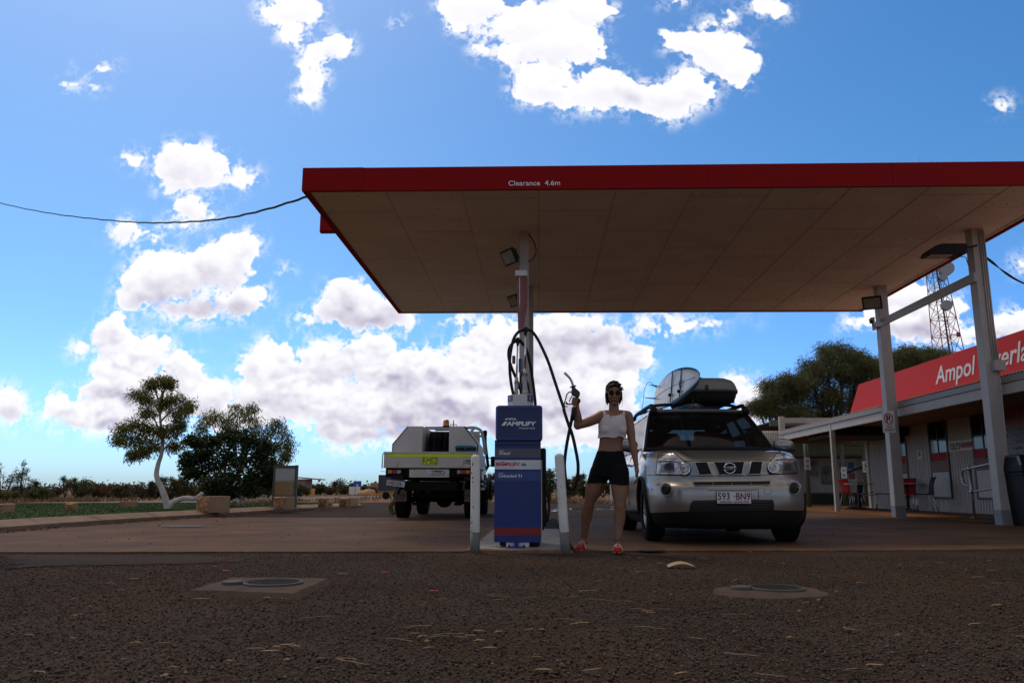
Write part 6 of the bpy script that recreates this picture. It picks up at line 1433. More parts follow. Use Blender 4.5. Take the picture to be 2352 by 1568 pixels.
g=MB(); g.bb(xb-.03,xb+.01,UY+2.25,cy0_+.1,.65,.95); g.tube([(xb+.02,UY+.6,.78),(xb+.02,UY+2.0,.78)],.03,6); g.tube([(xb+.02,UY+.6,.68),(xb+.02,UY+2.0,.68)],.03,6); g.build('side_rail',M_trim,ute)
g=MB(); c=at(*cu(1548,787),cy0_+2.6); g.box((xm+.90,cy0_+2.4,.96),(.04,.12,.07),None,0,.01); g.build('side_marker',M_amb,ute)
# spare tyres, tool case and the boot by the wheel
def tread_tyre(px,Y,label):
    c=at(*cu(px,495),Y); t=thing('spare_tyre',label,'tyre',c,'spare tyres on the tray'); g=MB(); r_=.37; w=.26
    g.lathe([(.20,-w/2+.02),(.25,-w/2),(r_-.04,-w/2+.005),(r_-.005,-w/2+.04),(r_,0),(r_-.005,w/2-.04),(r_-.04,w/2-.005),(.25,w/2),(.20,w/2-.02)],c,'X',44); g.build('carcass',M_tyre,t)
    g=MB(); rr=random.Random(4)
    for k in range(34):
        a=2*PI*k/34
        for j,dx in enumerate((-.095,-.032,.032,.095)):
            aa=a+(j%2)*.09+rr.uniform(-.015,.015); g.box((c.x+dx,c.y+(r_+.004)*math.cos(aa),c.z+(r_+.004)*math.sin(aa)),(.052,.045,.018),(aa-PI/2,0,rr.uniform(-.3,.3)))
    g.build('tread_block',M_tyre,t); t_=c
    g=MB(); g.tube([(c.x+.0,c.y+(r_+.016)*math.cos(a),c.z+(r_+.016)*math.sin(a)) for a in np.linspace(0,2*PI,30)[:-1]],.016,4,closed=True,flat=.3); tag(g.build('ratchet_strap',mat('grey_green_strap',(.10,.13,.12),.7)),'grey green strap around the '+label.split(' with')[0].replace('chunky ',''),'strap','straps around the spare tyres'); return t
tread_tyre(868,UY+1.0,'chunky left spare tyre standing between the truck toolboxes'); tread_tyre(1003,UY+1.25,'chunky right spare tyre standing between the truck toolboxes')
cA=at(*cu(1252,478),UY+.14); t=thing('tool_case','teal plastic tool case resting on the truck tray rim at the right','case',(cA.x,cA.y,zt_)); M_tl=mat('teal_plastic',(.012,.20,.25),.4)
wq=(at(*cu(1385,478),UY+.14).x-at(*cu(1117,478),UY+.14).x)/2
g=MB(); g.prism([(cA.x-wq,uz(468)),(cA.x-wq,uz(452)),(cA.x-wq+.04,uz(438)),(cA.x+wq-.08,uz(438)),(cA.x+wq,uz(455)),(cA.x+wq,uz(468))],cA.y-.09,cA.y+.09); g.build('lid',M_tl,t,bevel=.008)
g=MB(); g.bb(cA.x-wq+.01,cA.x+wq-.01,cA.y-.085,cA.y+.085,uz(502),uz(468)-.002); g.build('mid_section',M_dgrey,t,bevel=.006)
g=MB(); g.bb(cA.x-wq+.02,cA.x+wq-.02,cA.y-.09,cA.y+.09,uz(515),uz(502)-.002); g.bb(cA.x-.02,cA.x+.02,cA.y-.10,cA.y-.088,uz(500),uz(472)); g.build('base',M_tl,t,bevel=.006)
g=MB(); g.tube([(cA.x-.10,cA.y-.095,uz(474)),(cA.x-.09,cA.y-.11,uz(492)),(cA.x+.05,cA.y-.11,uz(492)),(cA.x+.06,cA.y-.095,uz(474))],.008,6); g.build('handle',M_black,t)
b=at(*cu(312,1280),UY+1.15)
# a worker crouching behind the wheel: only the boot on its toe and the shin show
t=thing('person','crouching person behind the truck wheel, only a tan boot and grey sock showing','person',(b.x,UY+1.25,0))
M_boot=mat('tan_boot_leather',(.20,.14,.05),.7,var=.2); M_sole=mat('boot_sole',(.26,.20,.10),.8)
bz=uz(1345,UY+1.1); yq=UY+1.2
g=MB(); g.tube(smooth_pts([(b.x+.02,yq,bz+.035),(b.x-.03,yq+.01,bz+.08),(b.x-.055,yq+.02,bz+.16),(b.x-.045,yq+.03,bz+.24),(b.x-.02,yq+.05,bz+.29)],4),[.045]*4+[.05]*5+[.047]*5+[.05]*3,12); g.build('boot',M_boot,t)
g=MB(); g.tube(smooth_pts([(b.x+.01,yq-.045,bz+.01),(b.x-.05,yq-.04,bz+.06),(b.x-.085,yq-.03,bz+.15),(b.x-.075,yq-.02,bz+.26)],4),.022,8); g.build('sole',M_sole,t)
g=MB(); g.tube([(b.x-.02,yq+.06,bz+.26),(b.x+.02,yq+.10,bz+.36),(b.x+.1,yq+.2,bz+.42),(b.x+.22,yq+.35,bz+.45)],[.05,.052,.06,.065],12); g.build('sock_and_shin',mat('grey_sock',(.25,.24,.23),.9),t)
# portable message sign trailer beyond the truck
ty=54.; a=at(*cu(137,817),ty); c=at(*cu(460,1025),ty)
t=thing('sign_trailer','portable roadside message board with dark screen on a yellow trailer','trailer',((a.x+c.x)/2,ty,0))
g=MB(); g.bb(a.x+.03,c.x-.02,ty,ty+.12,c.z+.03,a.z-.03); g.build('screen',mat('dark_screen',(.02,.021,.022),.25,var=.5,vscale=1.5),t)
g=MB()
for (u0,u1,w0,w1) in ((a.x,a.x+.04,c.z,a.z),(c.x-.04,c.x,c.z,a.z),(a.x+.04,c.x-.04,a.z-.04,a.z),(a.x+.04,c.x-.04,c.z,c.z+.05)): g.bb(u0,u1,ty-.03,ty+.13,w0,w1)
g.build('screen_frame',M_cog,t)
g=MB(); p=at(*cu(195,785),ty); g.box((p.x+.35,ty+.1,p.z+.02),(1.0,.6,.03),(0,R(6),0)); g.tube([(p.x+.3,ty+.1,p.z),(p.x+.3,ty+.1,a.z)],.03,6); g.build('solar_panel',mat('tan_solar_panel',(.30,.22,.16),.5),t)
M_ty=mat('trailer_yellow',(.62,.30,.02),.5); f0,f1=at(*cu(105,1060),ty),at(*cu(470,1060),ty)
g=MB(); zf=at(*cu(250,1062),ty).z; g.bar((f0.x,ty,zf),(f1.x,ty,zf),.08,.09); g.bar((f0.x+.3,ty-.02,zf-.1),(f1.x-.5,ty-.02,zf-.1),.05,.05); g.bar(at(*cu(180,1080),ty),at(*cu(205,1045),ty),.05,.05); g.bar(at(*cu(300,1080),ty),at(*cu(262,1045),ty),.05,.05); g.bar((f0.x+1.2,ty,zf),(f0.x+1.2,ty,c.z+.1),.12,.12); g.build('frame',M_ty,t)
for px in (105,152,290): g=MB(); p=at(*cu(px,1090),ty); g.tube([(p.x,ty,0),(p.x,ty,zf+.05)],.028,6); g.build('leg',M_chas,t)
g=MB(); p=at(*cu(232,1090),ty); g.cyl((p.x,ty-.1,.25),(p.x,ty+.1,.25),.25,n=20); g.cyl((p.x+.7,ty-.1,.25),(p.x+.7,ty+.05,.25),.25,n=20); g.build('wheel',M_tyre,t)
# ================================================================ woman holding the nozzle
def cm(x,y,Y): return at((2050+x/2.09)/1.6327,(1350+y/2.09)/1.6327,Y)
M_skin=mat('tanned_skin',(.215,.095,.046),.5,var=.07,vscale=8); M_hair=mat('black_hair',(.008,.006,.005),.6,spec=.25,var=.4,vscale=60,streak=(1,1,.2))
M_topc=mat('off_white_cotton',(.60,.54,.50),.9,var=.07,vscale=6,bump=.05,bscale=220); M_short=mat('black_stretch_fabric',(.008,.008,.008),.9,var=.2,spec=.1)
M_gold=mat('gold_metal',(.40,.25,.10),.35,metal=1); M_lensd=mat('dark_brown_lens',(.010,.005,.004),.35,spec=.08)
wom=thing('person','woman in white crop top, black shorts and sunglasses holding up a fuel nozzle','person',(.56,8.05,0))
def chain(g,pts,rs,n=14,k=5):
    pts=[Vector(p) for p in pts]; sp_=smooth_pts(pts,k); rr_=[]
    for i in range(len(pts)-1):
        for j in range(k): t=j/k; t=t*t*(3-2*t); rr_.append(rs[i]*(1-t)+rs[i+1]*t)
    rr_.append(rs[-1]); g.tube(sp_,rr_,n); g.ell(pts[0],(rs[0],)*3,12,8); g.ell(pts[-1],(rs[-1],)*3,12,8)
TYm=8.05
nk=cm(525,412,TYm); hd_=cm(527,268,TYm-.02)
shR=cm(428,440,TYm); elR=cm(243,512,7.99); wrR=cm(238,372,7.955)
shL=cm(634,440,TYm); elL=cm(670,640,8.02); wrL=cm(703,828,7.97)
hipR=cm(425,880,8.09); knR=cm(335,1115,8.12); anR=cm(290,1395,8.24)
hipL=cm(560,880,8.03); knL=cm(572,1140,7.95); anL=cm(560,1425,7.93)
def eloft(g,secs,inf=0.,n=28):
    S=smooth_pts([(a,b,0) for a,b,_,_,_ in secs],5); Rr=smooth_pts([(c,d,e) for _,_,c,d,e in secs],5); rows=[]
    for p,q in zip(S,Rr):
        c=cm(p.x,p.y,TYm+q.z); rows.append([c+Vector(((q.x+inf)*math.copysign(abs(math.cos(t))**.9,math.cos(t)),(q.y+inf)*math.sin(t),0)) for t in np.linspace(0,2*PI,n+1)[:-1]])
    g.grid(rows,wrap=True); g.add(rows[0],[tuple(range(n))]); g.add(rows[-1],[tuple(range(n))])
def torso(g,inf=0.):
    eloft(g,[(526,404,.055,.045,0),(526,425,.105,.058,0),(525,455,.132,.078,0),(524,490,.142,.094,0),(520,540,.138,.098,-.004),(512,600,.124,.088,0),(503,655,.117,.080,0),(498,710,.125,.085,.003),(495,770,.145,.098,.01),(492,830,.164,.108,.014),(490,890,.172,.112,.016)],inf)
    for x in (468,575): g.ell(cm(x,545,TYm-.050),(.056+inf,.050+inf,.055+inf*.4),14,10)
B=MB(); torso(B)
chain(B,[cm(527,345,TYm),nk+Vector((0,0,-.03))],[.050,.055])
for s_,e in ((shR,1),(shL,-1)): chain(B,[nk+Vector((0,.01,-.035)),(nk+s_)/2+Vector((0,0,-.005)),s_],[.055,.052,.056])
chain(B,[shR,shR*.55+elR*.45+Vector((0,0,-.006)),elR],[.058,.050,.041]); chain(B,[elR,elR*.62+wrR*.38+Vector((.006,0,0)),wrR],[.042,.041,.0235])
chain(B,[shL,shL*.55+elL*.45+Vector((.004,0,0)),elL],[.056,.046,.037]); chain(B,[elL,elL*.65+wrL*.35+Vector((.003,0,0)),wrL],[.037,.036,.021])
chain(B,[hipR,hipR*.5+knR*.5+Vector((-.004,0,0)),knR],[.100,.084,.053]); chain(B,[knR,knR*.68+anR*.32+Vector((-.006,.015,0)),knR*.3+anR*.7+Vector((0,.008,0)),anR],[.053,.058,.041,.030])
chain(B,[hipL,hipL*.5+knL*.5+Vector((.008,0,0)),knL],[.100,.084,.052]); chain(B,[knL,knL*.68+anL*.32+Vector((.006,.02,0)),knL*.3+anL*.7+Vector((0,.010,0)),anL],[.052,.058,.041,.030])
# feet
ftR=Vector((anR.x-.045,anR.y-.16,.050)); ftL=Vector((anL.x-.025,anL.y-.16,.045))
chain(B,[anR,Vector((anR.x+.012,anR.y+.03,.085))],[.033,.034]); chain(B,[Vector((anR.x+.005,anR.y,.085)),(anR+ftR)/2+Vector((0,0,-.02)),ftR],[.034,.034,.030])
chain(B,[anL,Vector((anL.x,anL.y+.03,.050))],[.033,.034]); chain(B,[Vector((anL.x,anL.y,.06)),(anL+ftL)/2+Vector((0,0,-.02)),ftL],[.036,.034,.030])
# head: skull, jaw, cheeks, nose, ears
h=hd_
B.ell(h+Vector((0,.02,.022)),(.072,.088,.090),22,16); B.ell(h+Vector((0,-.012,-.035)),(.058,.066,.072),20,14); B.ell(h+Vector((0,-.040,-.095)),(.028,.026,.022),14,10); B.ell(h+Vector((0,-.0,-.078)),(.045,.055,.035),16,10)
for s_ in (-1,1): B.ell(h+Vector((s_*.036,-.045,-.030)),(.024,.022,.028),12,8); B.ell(h+Vector((s_*.071,.012,-.018)),(.010,.018,.029),10,8); B.ell(h+Vector((s_*.027,-.058,.022)),(.024,.014,.011),10,8)
chain(B,[h+Vector((0,-.068,.005)),h+Vector((0,-.080,-.018)),h+Vector((0,-.086,-.034))],[.008,.010,.0125]); B.ell(h+Vector((0,-.066,-.062)),(.024,.012,.012),12,8)
# right hand round the grip; axis of the grip
g0=cm(224,352,7.92); g1=cm(238,283,7.915); ax=(g1-g0).normalized(); ex=Vector((1,0,0)); ex=(ex-ax*ex.dot(ax)).normalized(); ey=ax.cross(ex); ey=-ey if ey.y<0 else ey
def gp(a,u,v): return g0+ax*a+ex*u+ey*v
chain(B,[wrR,gp(.010,.014,.036),gp(.055,.006,.038)],[.0235,.026,.024]); B.ell(gp(.038,.002,.034),(.030,.017,.042),14,10)
for i,(a,ln) in enumerate(((.008,.88),(.0275,.97),(.047,1.0),(.0665,.95))):
    chain(B,[gp(a,-.014,.030),gp(a+.001,-.034,.008),gp(a+.001,-.031,-.016),gp(a-.001,-.010*ln,-.032),gp(a-.002,.014*ln,-.027)],[.0093,.0093,.0088,.0080,.0072],n=10)
chain(B,[gp(.030,.028,.026),gp(.050,.034,.004),gp(.062,.026,-.018),gp(.068,.010,-.030)],[.012,.0115,.010,.0085],n=10)
# left hand, relaxed beside the thigh
pl=wrL+Vector((.004,-.006,-.052)); chain(B,[wrL,pl],[.021,.022]); B.ell(pl+Vector((0,0,-.004)),(.016,.037,.046),14,10)
for i,(dy,ln) in enumerate(((-.029,.90),(-.0095,1.0),(.010,.95),(.029,.76))):
    b_=pl+Vector((0,dy,-.040)); chain(B,[b_,b_+Vector((.001,dy*.18,-.034*ln)),b_+Vector((-.009,dy*.22,-.060*ln)),b_+Vector((-.021,dy*.2,-.076*ln))],[.0094,.0088,.0082,.0072],n=10)
chain(B,[pl+Vector((-.004,-.026,.022)),pl+Vector((-.012,-.048,-.008)),pl+Vector((-.016,-.052,-.034)),pl+Vector((-.018,-.047,-.052))],[.0125,.0108,.0098,.0080],n=10)
def remesh(mb,name,mt,par,vox,it=6,fac=.5):
    o=mb.build(name,mt,par); md=o.modifiers.new('r','REMESH'); md.mode='VOXEL'; md.voxel_size=vox; md.use_smooth_shade=True
    m2=o.modifiers.new('s','SMOOTH'); m2.iterations=it; m2.factor=fac; bpy.context.view_layer.update(); bake(o)
    o.data.materials.clear()
    for x in (mt if isinstance(mt,list) else [mt]): o.data.materials.append(x)
    o.data.polygons.foreach_set('material_index',[0]*len(o.data.polygons)); return o
remesh(B,'body',M_skin,wom,.0036,4,.5)
def pin(x,y,poly):
    c=False;j=len(poly)-1
    for i in range(len(poly)):
        a,b=poly[i],poly[j]
        if (a[1]>y)!=(b[1]>y) and x<(b[0]-a[0])*(y-a[1])/(b[1]-a[1])+a[0]: c=not c
        j=i
    return c
def to_c(p):
    v=Vector(p)-C0; a,b,c=v.dot(_R),v.dot(_U),v.dot(_f); px,py=1176+FPX*a/c,784-FPX*b/c
    return (px*1.6327-2050)*2.09,(py*1.6327-1350)*2.09
def cloth(mb,name,mt,poly,par,vox=.006,it=8,fn=None,thick=.003):
    o=mb.build(name,mt,par); md=o.modifiers.new('r','REMESH'); md.mode='VOXEL'; md.voxel_size=vox; md.use_smooth_shade=True; m2=o.modifiers.new('s','SMOOTH'); m2.iterations=it; m2.factor=.5
    bpy.context.view_layer.update(); bake(o); o.data.materials.clear(); o.data.materials.append(mt); off=wloc(par)
    b=bmesh.new(); b.from_mesh(o.data)
    PP=[cm(x,y,TYm) for x,y in poly]; P2=[(p.x,p.z) for p in PP]
    dl=[f for f in b.faces if not pin(f.calc_center_median().x+off.x,f.calc_center_median().z+off.z,P2)]
    bmesh.ops.delete(b,geom=dl,context='FACES')
    for _ in range(2):
        bv=[v for v in b.verts if v.is_boundary]; bmesh.ops.smooth_vert(b,verts=bv,factor=.5,use_axis_x=True,use_axis_y=True,use_axis_z=True)
    if fn:
        for v in b.verts: v.co=Vector(fn(v.co+off))-off
    b.to_mesh(o.data); b.free(); o.data.polygons.foreach_set('material_index',[0]*len(o.data.polygons)); md=o.modifiers.new('t','SOLIDIFY'); md.thickness=thick; md.offset=1; return o
T=MB(); torso(T,.007)
for s_ in (shR,shL): chain(T,[nk+Vector((0,.01,-.035)),(nk+s_)/2+Vector((0,0,-.002)),s_*.8+nk*.2+Vector((0,0,-.02))],[.060,.060,.055])
zh=cm(500,610,TYm).z; zb__=cm(500,540,TYm).z
def hem(p):
    k=max(0,min(1,(zb__-p.z)/(zb__-zh))); c=Vector((cm(512,600,TYm).x,TYm,p.z)); d=p-c; a=math.atan2(d.y,d.x)
    q=p+Vector((d.x,d.y,0))*(.075*k*k*(1+.35*math.sin(a*7)))+Vector((0,0,.004*math.sin(a*5)*k)); return q
top=cloth(T,'crop_top',M_topc,[(441,398),(458,408),(472,427),(496,440),(530,443),(568,432),(590,414),(598,398),(609,400),(610,440),(614,485),(622,530),(634,575),(634,608),(600,611),(560,603),(530,611),(470,613),(384,613),(384,580),(398,520),(412,470),(424,440)],wom,fn=hem)
S_=MB(); 
eloft(S_,[(500,690,.122,.088,.002),(497,740,.139,.098,.006),(494,800,.163,.110,.012),(491,860,.180,.118,.016),(488,915,.182,.115,.018)])
chain(S_,[hipR,hipR*.5+knR*.5,knR],[.108,.094,.066]); chain(S_,[hipL,hipL*.5+knL*.5+Vector((.006,0,0)),knL],[.108,.094,.066])
cloth(S_,'shorts',M_short,[(380,708),(470,716),(540,714),(612,706),(660,800),(670,900),(652,980),(560,978),(494,968),(487,930),(480,930),(462,962),(380,962),(290,965),(280,900),(330,800)],wom)
# hair
Hh=MB(); Hh.ell(h+Vector((0,.032,.034)),(.083,.092,.094),22,16); Hh.ell(h+Vector((0,.062,-.03)),(.072,.052,.075),18,12)
for s_ in (-1,1): Hh.ell(h+Vector((s_*.074,.025,-.01)),(.014,.045,.055),12,8); chain(Hh,[h+Vector((s_*.076,-.006,.02)),h+Vector((s_*.076,-.004,-.045))],[.010,.006])
rh=random.Random(5)
for i in range(150):
    a=rh.uniform(0,2*PI); e=rh.uniform(.1,1.5); d=Vector((math.cos(a)*math.cos(e),math.sin(a)*math.cos(e)*1.0,math.sin(e)))
    p=h+Vector((0,.032,.034))+Vector((d.x*.078,d.y*.086,d.z*.088)); 
    if d.y<-.55 and d.z<.45: continue
    t=(d*.5+Vector((.55,-.15+rh.uniform(-.3,.3),.25))).normalized(); L_=rh.uniform(.018,.034); Hh.tube([p,p+t*L_*.5+d*.006,p+t*L_],[.0085,.006,.0018],6)
for i in range(16):
    x=-.055+.007*i; p=h+Vector((x,-.052,.098-abs(x)*.35)); Hh.tube([p,p+Vector((.006,-.010,-.004)),p+Vector((.016,-.010,-.012-.008*(x<-.02)))],[.010,.008,.003],6)
for s_ in (-1,1):
    for i in range(8): p=h+Vector((s_*.070,.03+.008*i,-.055)); Hh.tube([p,p+Vector((-s_*.006,.0,-.03)),p+Vector((-s_*.014,-.002,-.045))],[.010,.007,.002],6)
remesh(Hh,'hair',M_hair,wom,.0035,1,.3)
# glasses
yg=-.083
gl_=MB(); 
for s_ in (-1,1): gl_.cyl(h+Vector((s_*.032,yg-.002,.004)),h+Vector((s_*.032,yg+.001,.004)),.0265,n=22)
sg_=gl_.build('sunglasses_lens',M_lensd,wom)
g=MB()
for s_ in (-1,1):
    g.tube([h+Vector((s_*.032+.028*math.cos(a),yg-.003,.004+.028*math.sin(a))) for a in np.linspace(0,2*PI,24)[:-1]],.0014,6,closed=True); g.tube([h+Vector((s_*.058,yg-.002,.014)),h+Vector((s_*.074,yg+.004,.015)),h+Vector((s_*.081,.0,.006))],.0028,6)
g.tube([h+Vector((-.008,yg-.003,.012)),h+Vector((0,yg-.006,.016)),h+Vector((.008,yg-.003,.012))],.002,6); g.build('sunglasses_frame',M_gold,sg_)
g=MB(); 
for s_ in (-1,1): g.tube([h+Vector((s_*.083,-.0,-.0)),h+Vector((s_*.086,.0,-.06)),h+Vector((s_*.080,.005,-.13))],.0013,5)
g.build('glasses_cord',M_gold,sg_)
g=MB(); 
for s_ in (-1,1): g.tube([h+Vector((s_*.012,-.070,.036)),h+Vector((s_*.032,-.072,.041)),h+Vector((s_*.052,-.055,.034))],[.0025,.0032,.0015],6)
g.build('eyebrow',M_hair,wom)
g=MB(); g.ell(h+Vector((0,-.079,-.0595)),(.021,.004,.0042),12,6); g.ell(h+Vector((0,-.079,-.068)),(.017,.004,.005),12,6); g.build('lips',mat('lip_skin',(.22,.085,.065),.5),wom)
g=MB(); 
for s_ in (-1,1): g.tube([h+Vector((s_*.074+.010*math.cos(a),.008,-.055+.010*math.sin(a))) for a in np.linspace(0,2*PI,12)[:-1]],.0015,5,closed=True)
g.build('earring',M_gold,wom)
g=MB(); g.tube(smooth_pts([cm(478,415,7.99),cm(490,430,7.955),cm(505,438,7.945),cm(530,432,7.95),cm(560,415,7.985)],4),.0016,5); g.ell(cm(502,440,7.94),(.006,.004,.009),8,6); g.build('necklace',M_gold,wom)
g=MB(); d_=(elL-wrL).normalized(); cb_=wrL+d_*.012; u_=d_.cross(Vector((0,1,0))).normalized(); v_=d_.cross(u_)
g.tube([cb_+u_*.026*math.cos(a)+v_*.026*math.sin(a) for a in np.linspace(0,2*PI,18)[:-1]],.003,6,closed=True); g.build('bracelet',M_gold,wom)
g=MB(); cb_=anL+Vector((0,0,.02)); g.tube([cb_+Vector((.034*math.cos(a),.034*math.sin(a),.008*math.cos(a))) for a in np.linspace(0,2*PI,18)[:-1]],.003,6,closed=True); g.build('anklet',M_black,wom)
# tattoo on the raised forearm: thin ink marks on the skin
g=MB(); dd=(wrR-elR).normalized(); side=Vector((.55,-.83,0)); c_=elR+dd*.055+side*.0425
for (a,b,r1) in (((0,.0),(.012,.045),.004),((0,.0),(.02,.018),.005),((.006,.02),(-.008,.042),.0035),((.0,.0),(.016,-.012),.004)): g.tube([c_+Vector((.83,.55,0))*a[0]+dd*a[1],c_+Vector((.83,.55,0))*b[0]+dd*b[1]-side*.001],[r1,r1*.4],5,flat=.4)
g.build('tattoo',mat('tattoo_ink',(.03,.025,.025),.6),wom)
# slippers
M_slr=mat('red_slipper_felt',(.42,.02,.025),.9,var=.2,vscale=30); M_sll=mat('cream_fleece',(.55,.45,.36),.95,var=.2); M_sole2=mat('straw_sole',(.36,.27,.17),.9); M_pomb=mat('blue_pompom',(.03,.05,.22),.95); M_pomp=mat('pink_pompom',(.55,.03,.10),.95); M_pomy=mat('yellow_pompom',(.55,.36,.06),.95)
for ft,an,nm,hp in ((ftR,anR,0,.02),(ftL,anL,1,0)):
    d=Vector((ft.x-an.x,ft.y-an.y,0)).normalized(); s2=Vector((-d.y,d.x,0)); c_=Vector((ft.x,ft.y,0))
    t=MB(); rows=[]
    for k,(q,w_,hh) in enumerate(((-.175,.012,.010),(-.165,.028,.014),(-.10,.032,.014),(-.03,.040,.014),(.02,.042,.014),(.05,.028,.014),(.06,.008,.010))): rows.append([c_+d*q+s2*(w_*math.cos(a))+Vector((0,0,.012+.006+hh*math.sin(a)*.9)) for a in np.linspace(0,2*PI,13)[:-1]])
    t.grid(rows,wrap=True); sl=t.build('slipper_sole',M_sole2,wom)
    t=MB(); rows=[]
    for k,(q,w_,hh) in enumerate(((-.055,.041,.060),(-.03,.044,.058),(0,.044,.050),(.03,.038,.038),(.052,.024,.024),(.062,.006,.010))): rows.append([c_+d*q+s2*(w_*math.cos(a))+Vector((0,0,.020+hh*math.sin(a))) for a in np.linspace(0,PI,12)])
    t.grid(rows); o=t.build('slipper_upper',M_slr,sl); o.modifiers.new('s','SOLIDIFY').thickness=.004
    t=MB(); rr__=random.Random(nm)
    for k in range(26): a=PI*k/25; t.ell(c_+d*(-.056)+s2*(.043*math.cos(a))+Vector((0,0,.024+.060*math.sin(a))),(.008,.009,.008),6,5)
    t.build('fleece_trim',M_sll,sl)
    for (q,u,m_) in ((-.02,-.018,M_pomb if nm==0 else M_sll),(-.03,.005,M_pomp),(-.01,.022,M_pomy if nm else M_pomb),(.008,.0,M_pomb if nm==0 else M_sll)):
        t=MB(); t.ell(c_+d*q+s2*u+Vector((0,0,.078-abs(u)*.4-(q+.03)*.4)),(.014,.014,.013),8,6); t.build('pompom',m_,sl)
# ---------------------------------------------------------------- the nozzle in her hand
M_noz=mat('worn_black_nozzle',(.035,.034,.034),.45,metal=.3,var=.35,vscale=25)
YN=7.915
nz_=thing('fuel_nozzle','black fuel nozzle with steel spout held upright in her raised hand','nozzle',g0)
Q=lambda x,y,Y=YN: cm(x,y,Y)
g=MB(); pts=smooth_pts([Q(207,203),Q(198,172),Q(182,142),Q(160,118),Q(139,98)],4); g.tube(pts,[.0125]*len(pts),10); g.build('spout',M_steel,nz_)
g=MB(); a=Q(206,205); d=(Q(200,185)-a).normalized(); g.cyl(a-d*.006,a+d*.004,.034,.030,n=20); g.build('splash_guard',M_black,nz_)
g=MB(); g.prism([(Q(*p).x,Q(*p).z) for p in ((198,205),(222,208),(228,222),(258,248),(262,262),(256,290),(232,292),(206,278),(192,262),(194,240))],YN-.022,YN+.022); o=g.build('valve_body',M_noz,nz_,bevel=.008,segs=3)
g=MB(); g.tube([Q(238,285),Q(231,320),Q(222,352)],[.017,.0165,.016],12); g.build('grip',M_black,nz_)
g=MB(); g.tube(smooth_pts([Q(200,250),Q(178,250),Q(160,268),Q(150,300),Q(138,345),Q(146,362),Q(165,362)],4),.0062,7); g.tube(smooth_pts([Q(146,338),Q(170,345),Q(195,342),Q(216,350)],4),.0075,7); g.tube([Q(150,325),Q(165,340)],.006,6); g.build('trigger_guard',M_black,nz_)
g=MB(); g.tube([Q(205,268),Q(190,295),Q(176,328)],.0055,7); g.build('trigger',M_noz,nz_)
g=MB(); g.cyl(Q(221,350),Q(214,376),.018,n=14); g.build('swivel',M_steel,nz_)
g=MB(); g.tube([Q(214,376),Q(207,430),Q(198,470)],[.0235,.0235,.021],14); g.build('hose_sleeve',M_black,nz_)
# ================================================================ plants
def c7(x,y): return (x/1.68)/1.6327,(1350+y/1.68)/1.6327
def c8(x,y): return (700+x/2.94)/1.6327,(1700+y/2.94)/1.6327
def leaf_mat(name,c,c2,tr=.25):
    m=bpy.data.materials.new(name); m.use_nodes=True; n=m.node_tree.nodes; l=m.node_tree.links; b=n['Principled BSDF']
    g=n.new('ShaderNodeNewGeometry'); mx=n.new('ShaderNodeMix'); mx.data_type='RGBA'; mx.inputs[6].default_value=(*c,1); mx.inputs[7].default_value=(*c2,1)
    tc=n.new('ShaderNodeTexCoord'); nz=n.new('ShaderNodeTexNoise'); nz.inputs['Scale'].default_value=1.3; nz.inputs['Detail'].default_value=4; l.new(tc.outputs['Object'],nz.inputs['Vector'])
    a=n.new('ShaderNodeMath'); a.operation='MULTIPLY_ADD'; l.new(g.outputs['Random Per Island'],a.inputs[0]); a.inputs[1].default_value=.6; l.new(nz.outputs['Fac'],a.inputs[2]); s=n.new('ShaderNodeMath'); s.operation='SUBTRACT'; l.new(a.outputs[0],s.inputs[0]); s.inputs[1].default_value=.3; s.use_clamp=True
    l.new(s.outputs[0],mx.inputs[0]); l.new(mx.outputs[2],b.inputs['Base Color']); b.inputs['Roughness'].default_value=.55; b.inputs['Specular IOR Level'].default_value=.25
    t=n.new('ShaderNodeBsdfTranslucent'); l.new(mx.outputs[2],t.inputs[0]); ms=n.new('ShaderNodeMixShader'); ms.inputs[0].default_value=tr; l.new(b.outputs[0],ms.inputs[1]); l.new(t.outputs[0],ms.inputs[2]); l.new(ms.outputs[0],n['Material Output'].inputs[0]); return m
M_bark=mat('white_gum_bark',(.55,.48,.41),.7,var=.2,vscale=4,col2=(.62,.58,.52),bump=.2,bscale=30,detail=8); M_barkd=mat('dark_bark',(.07,.05,.035),.9,var=.3,vscale=8,bump=.4,bscale=40)
L_gum=leaf_mat('gum_leaf',(.095,.10,.02),(.24,.22,.045),.45); L_bush=leaf_mat('broad_dark_leaf',(.022,.036,.012),(.06,.085,.025),.18); L_weep=leaf_mat('weeping_leaf',(.085,.10,.02),(.21,.20,.045),.42); L_cas=leaf_mat('sheoak_needle',(.07,.075,.028),(.17,.175,.065),.4)
L_scr=[leaf_mat('olive_scrub_leaf',(.05,.05,.02),(.13,.11,.045)),leaf_mat('brown_scrub_leaf',(.09,.05,.022),(.20,.11,.045)),leaf_mat('green_scrub_leaf',(.06,.065,.02),(.14,.14,.04)),leaf_mat('grey_scrub_leaf',(.05,.045,.035),(.11,.10,.07))]
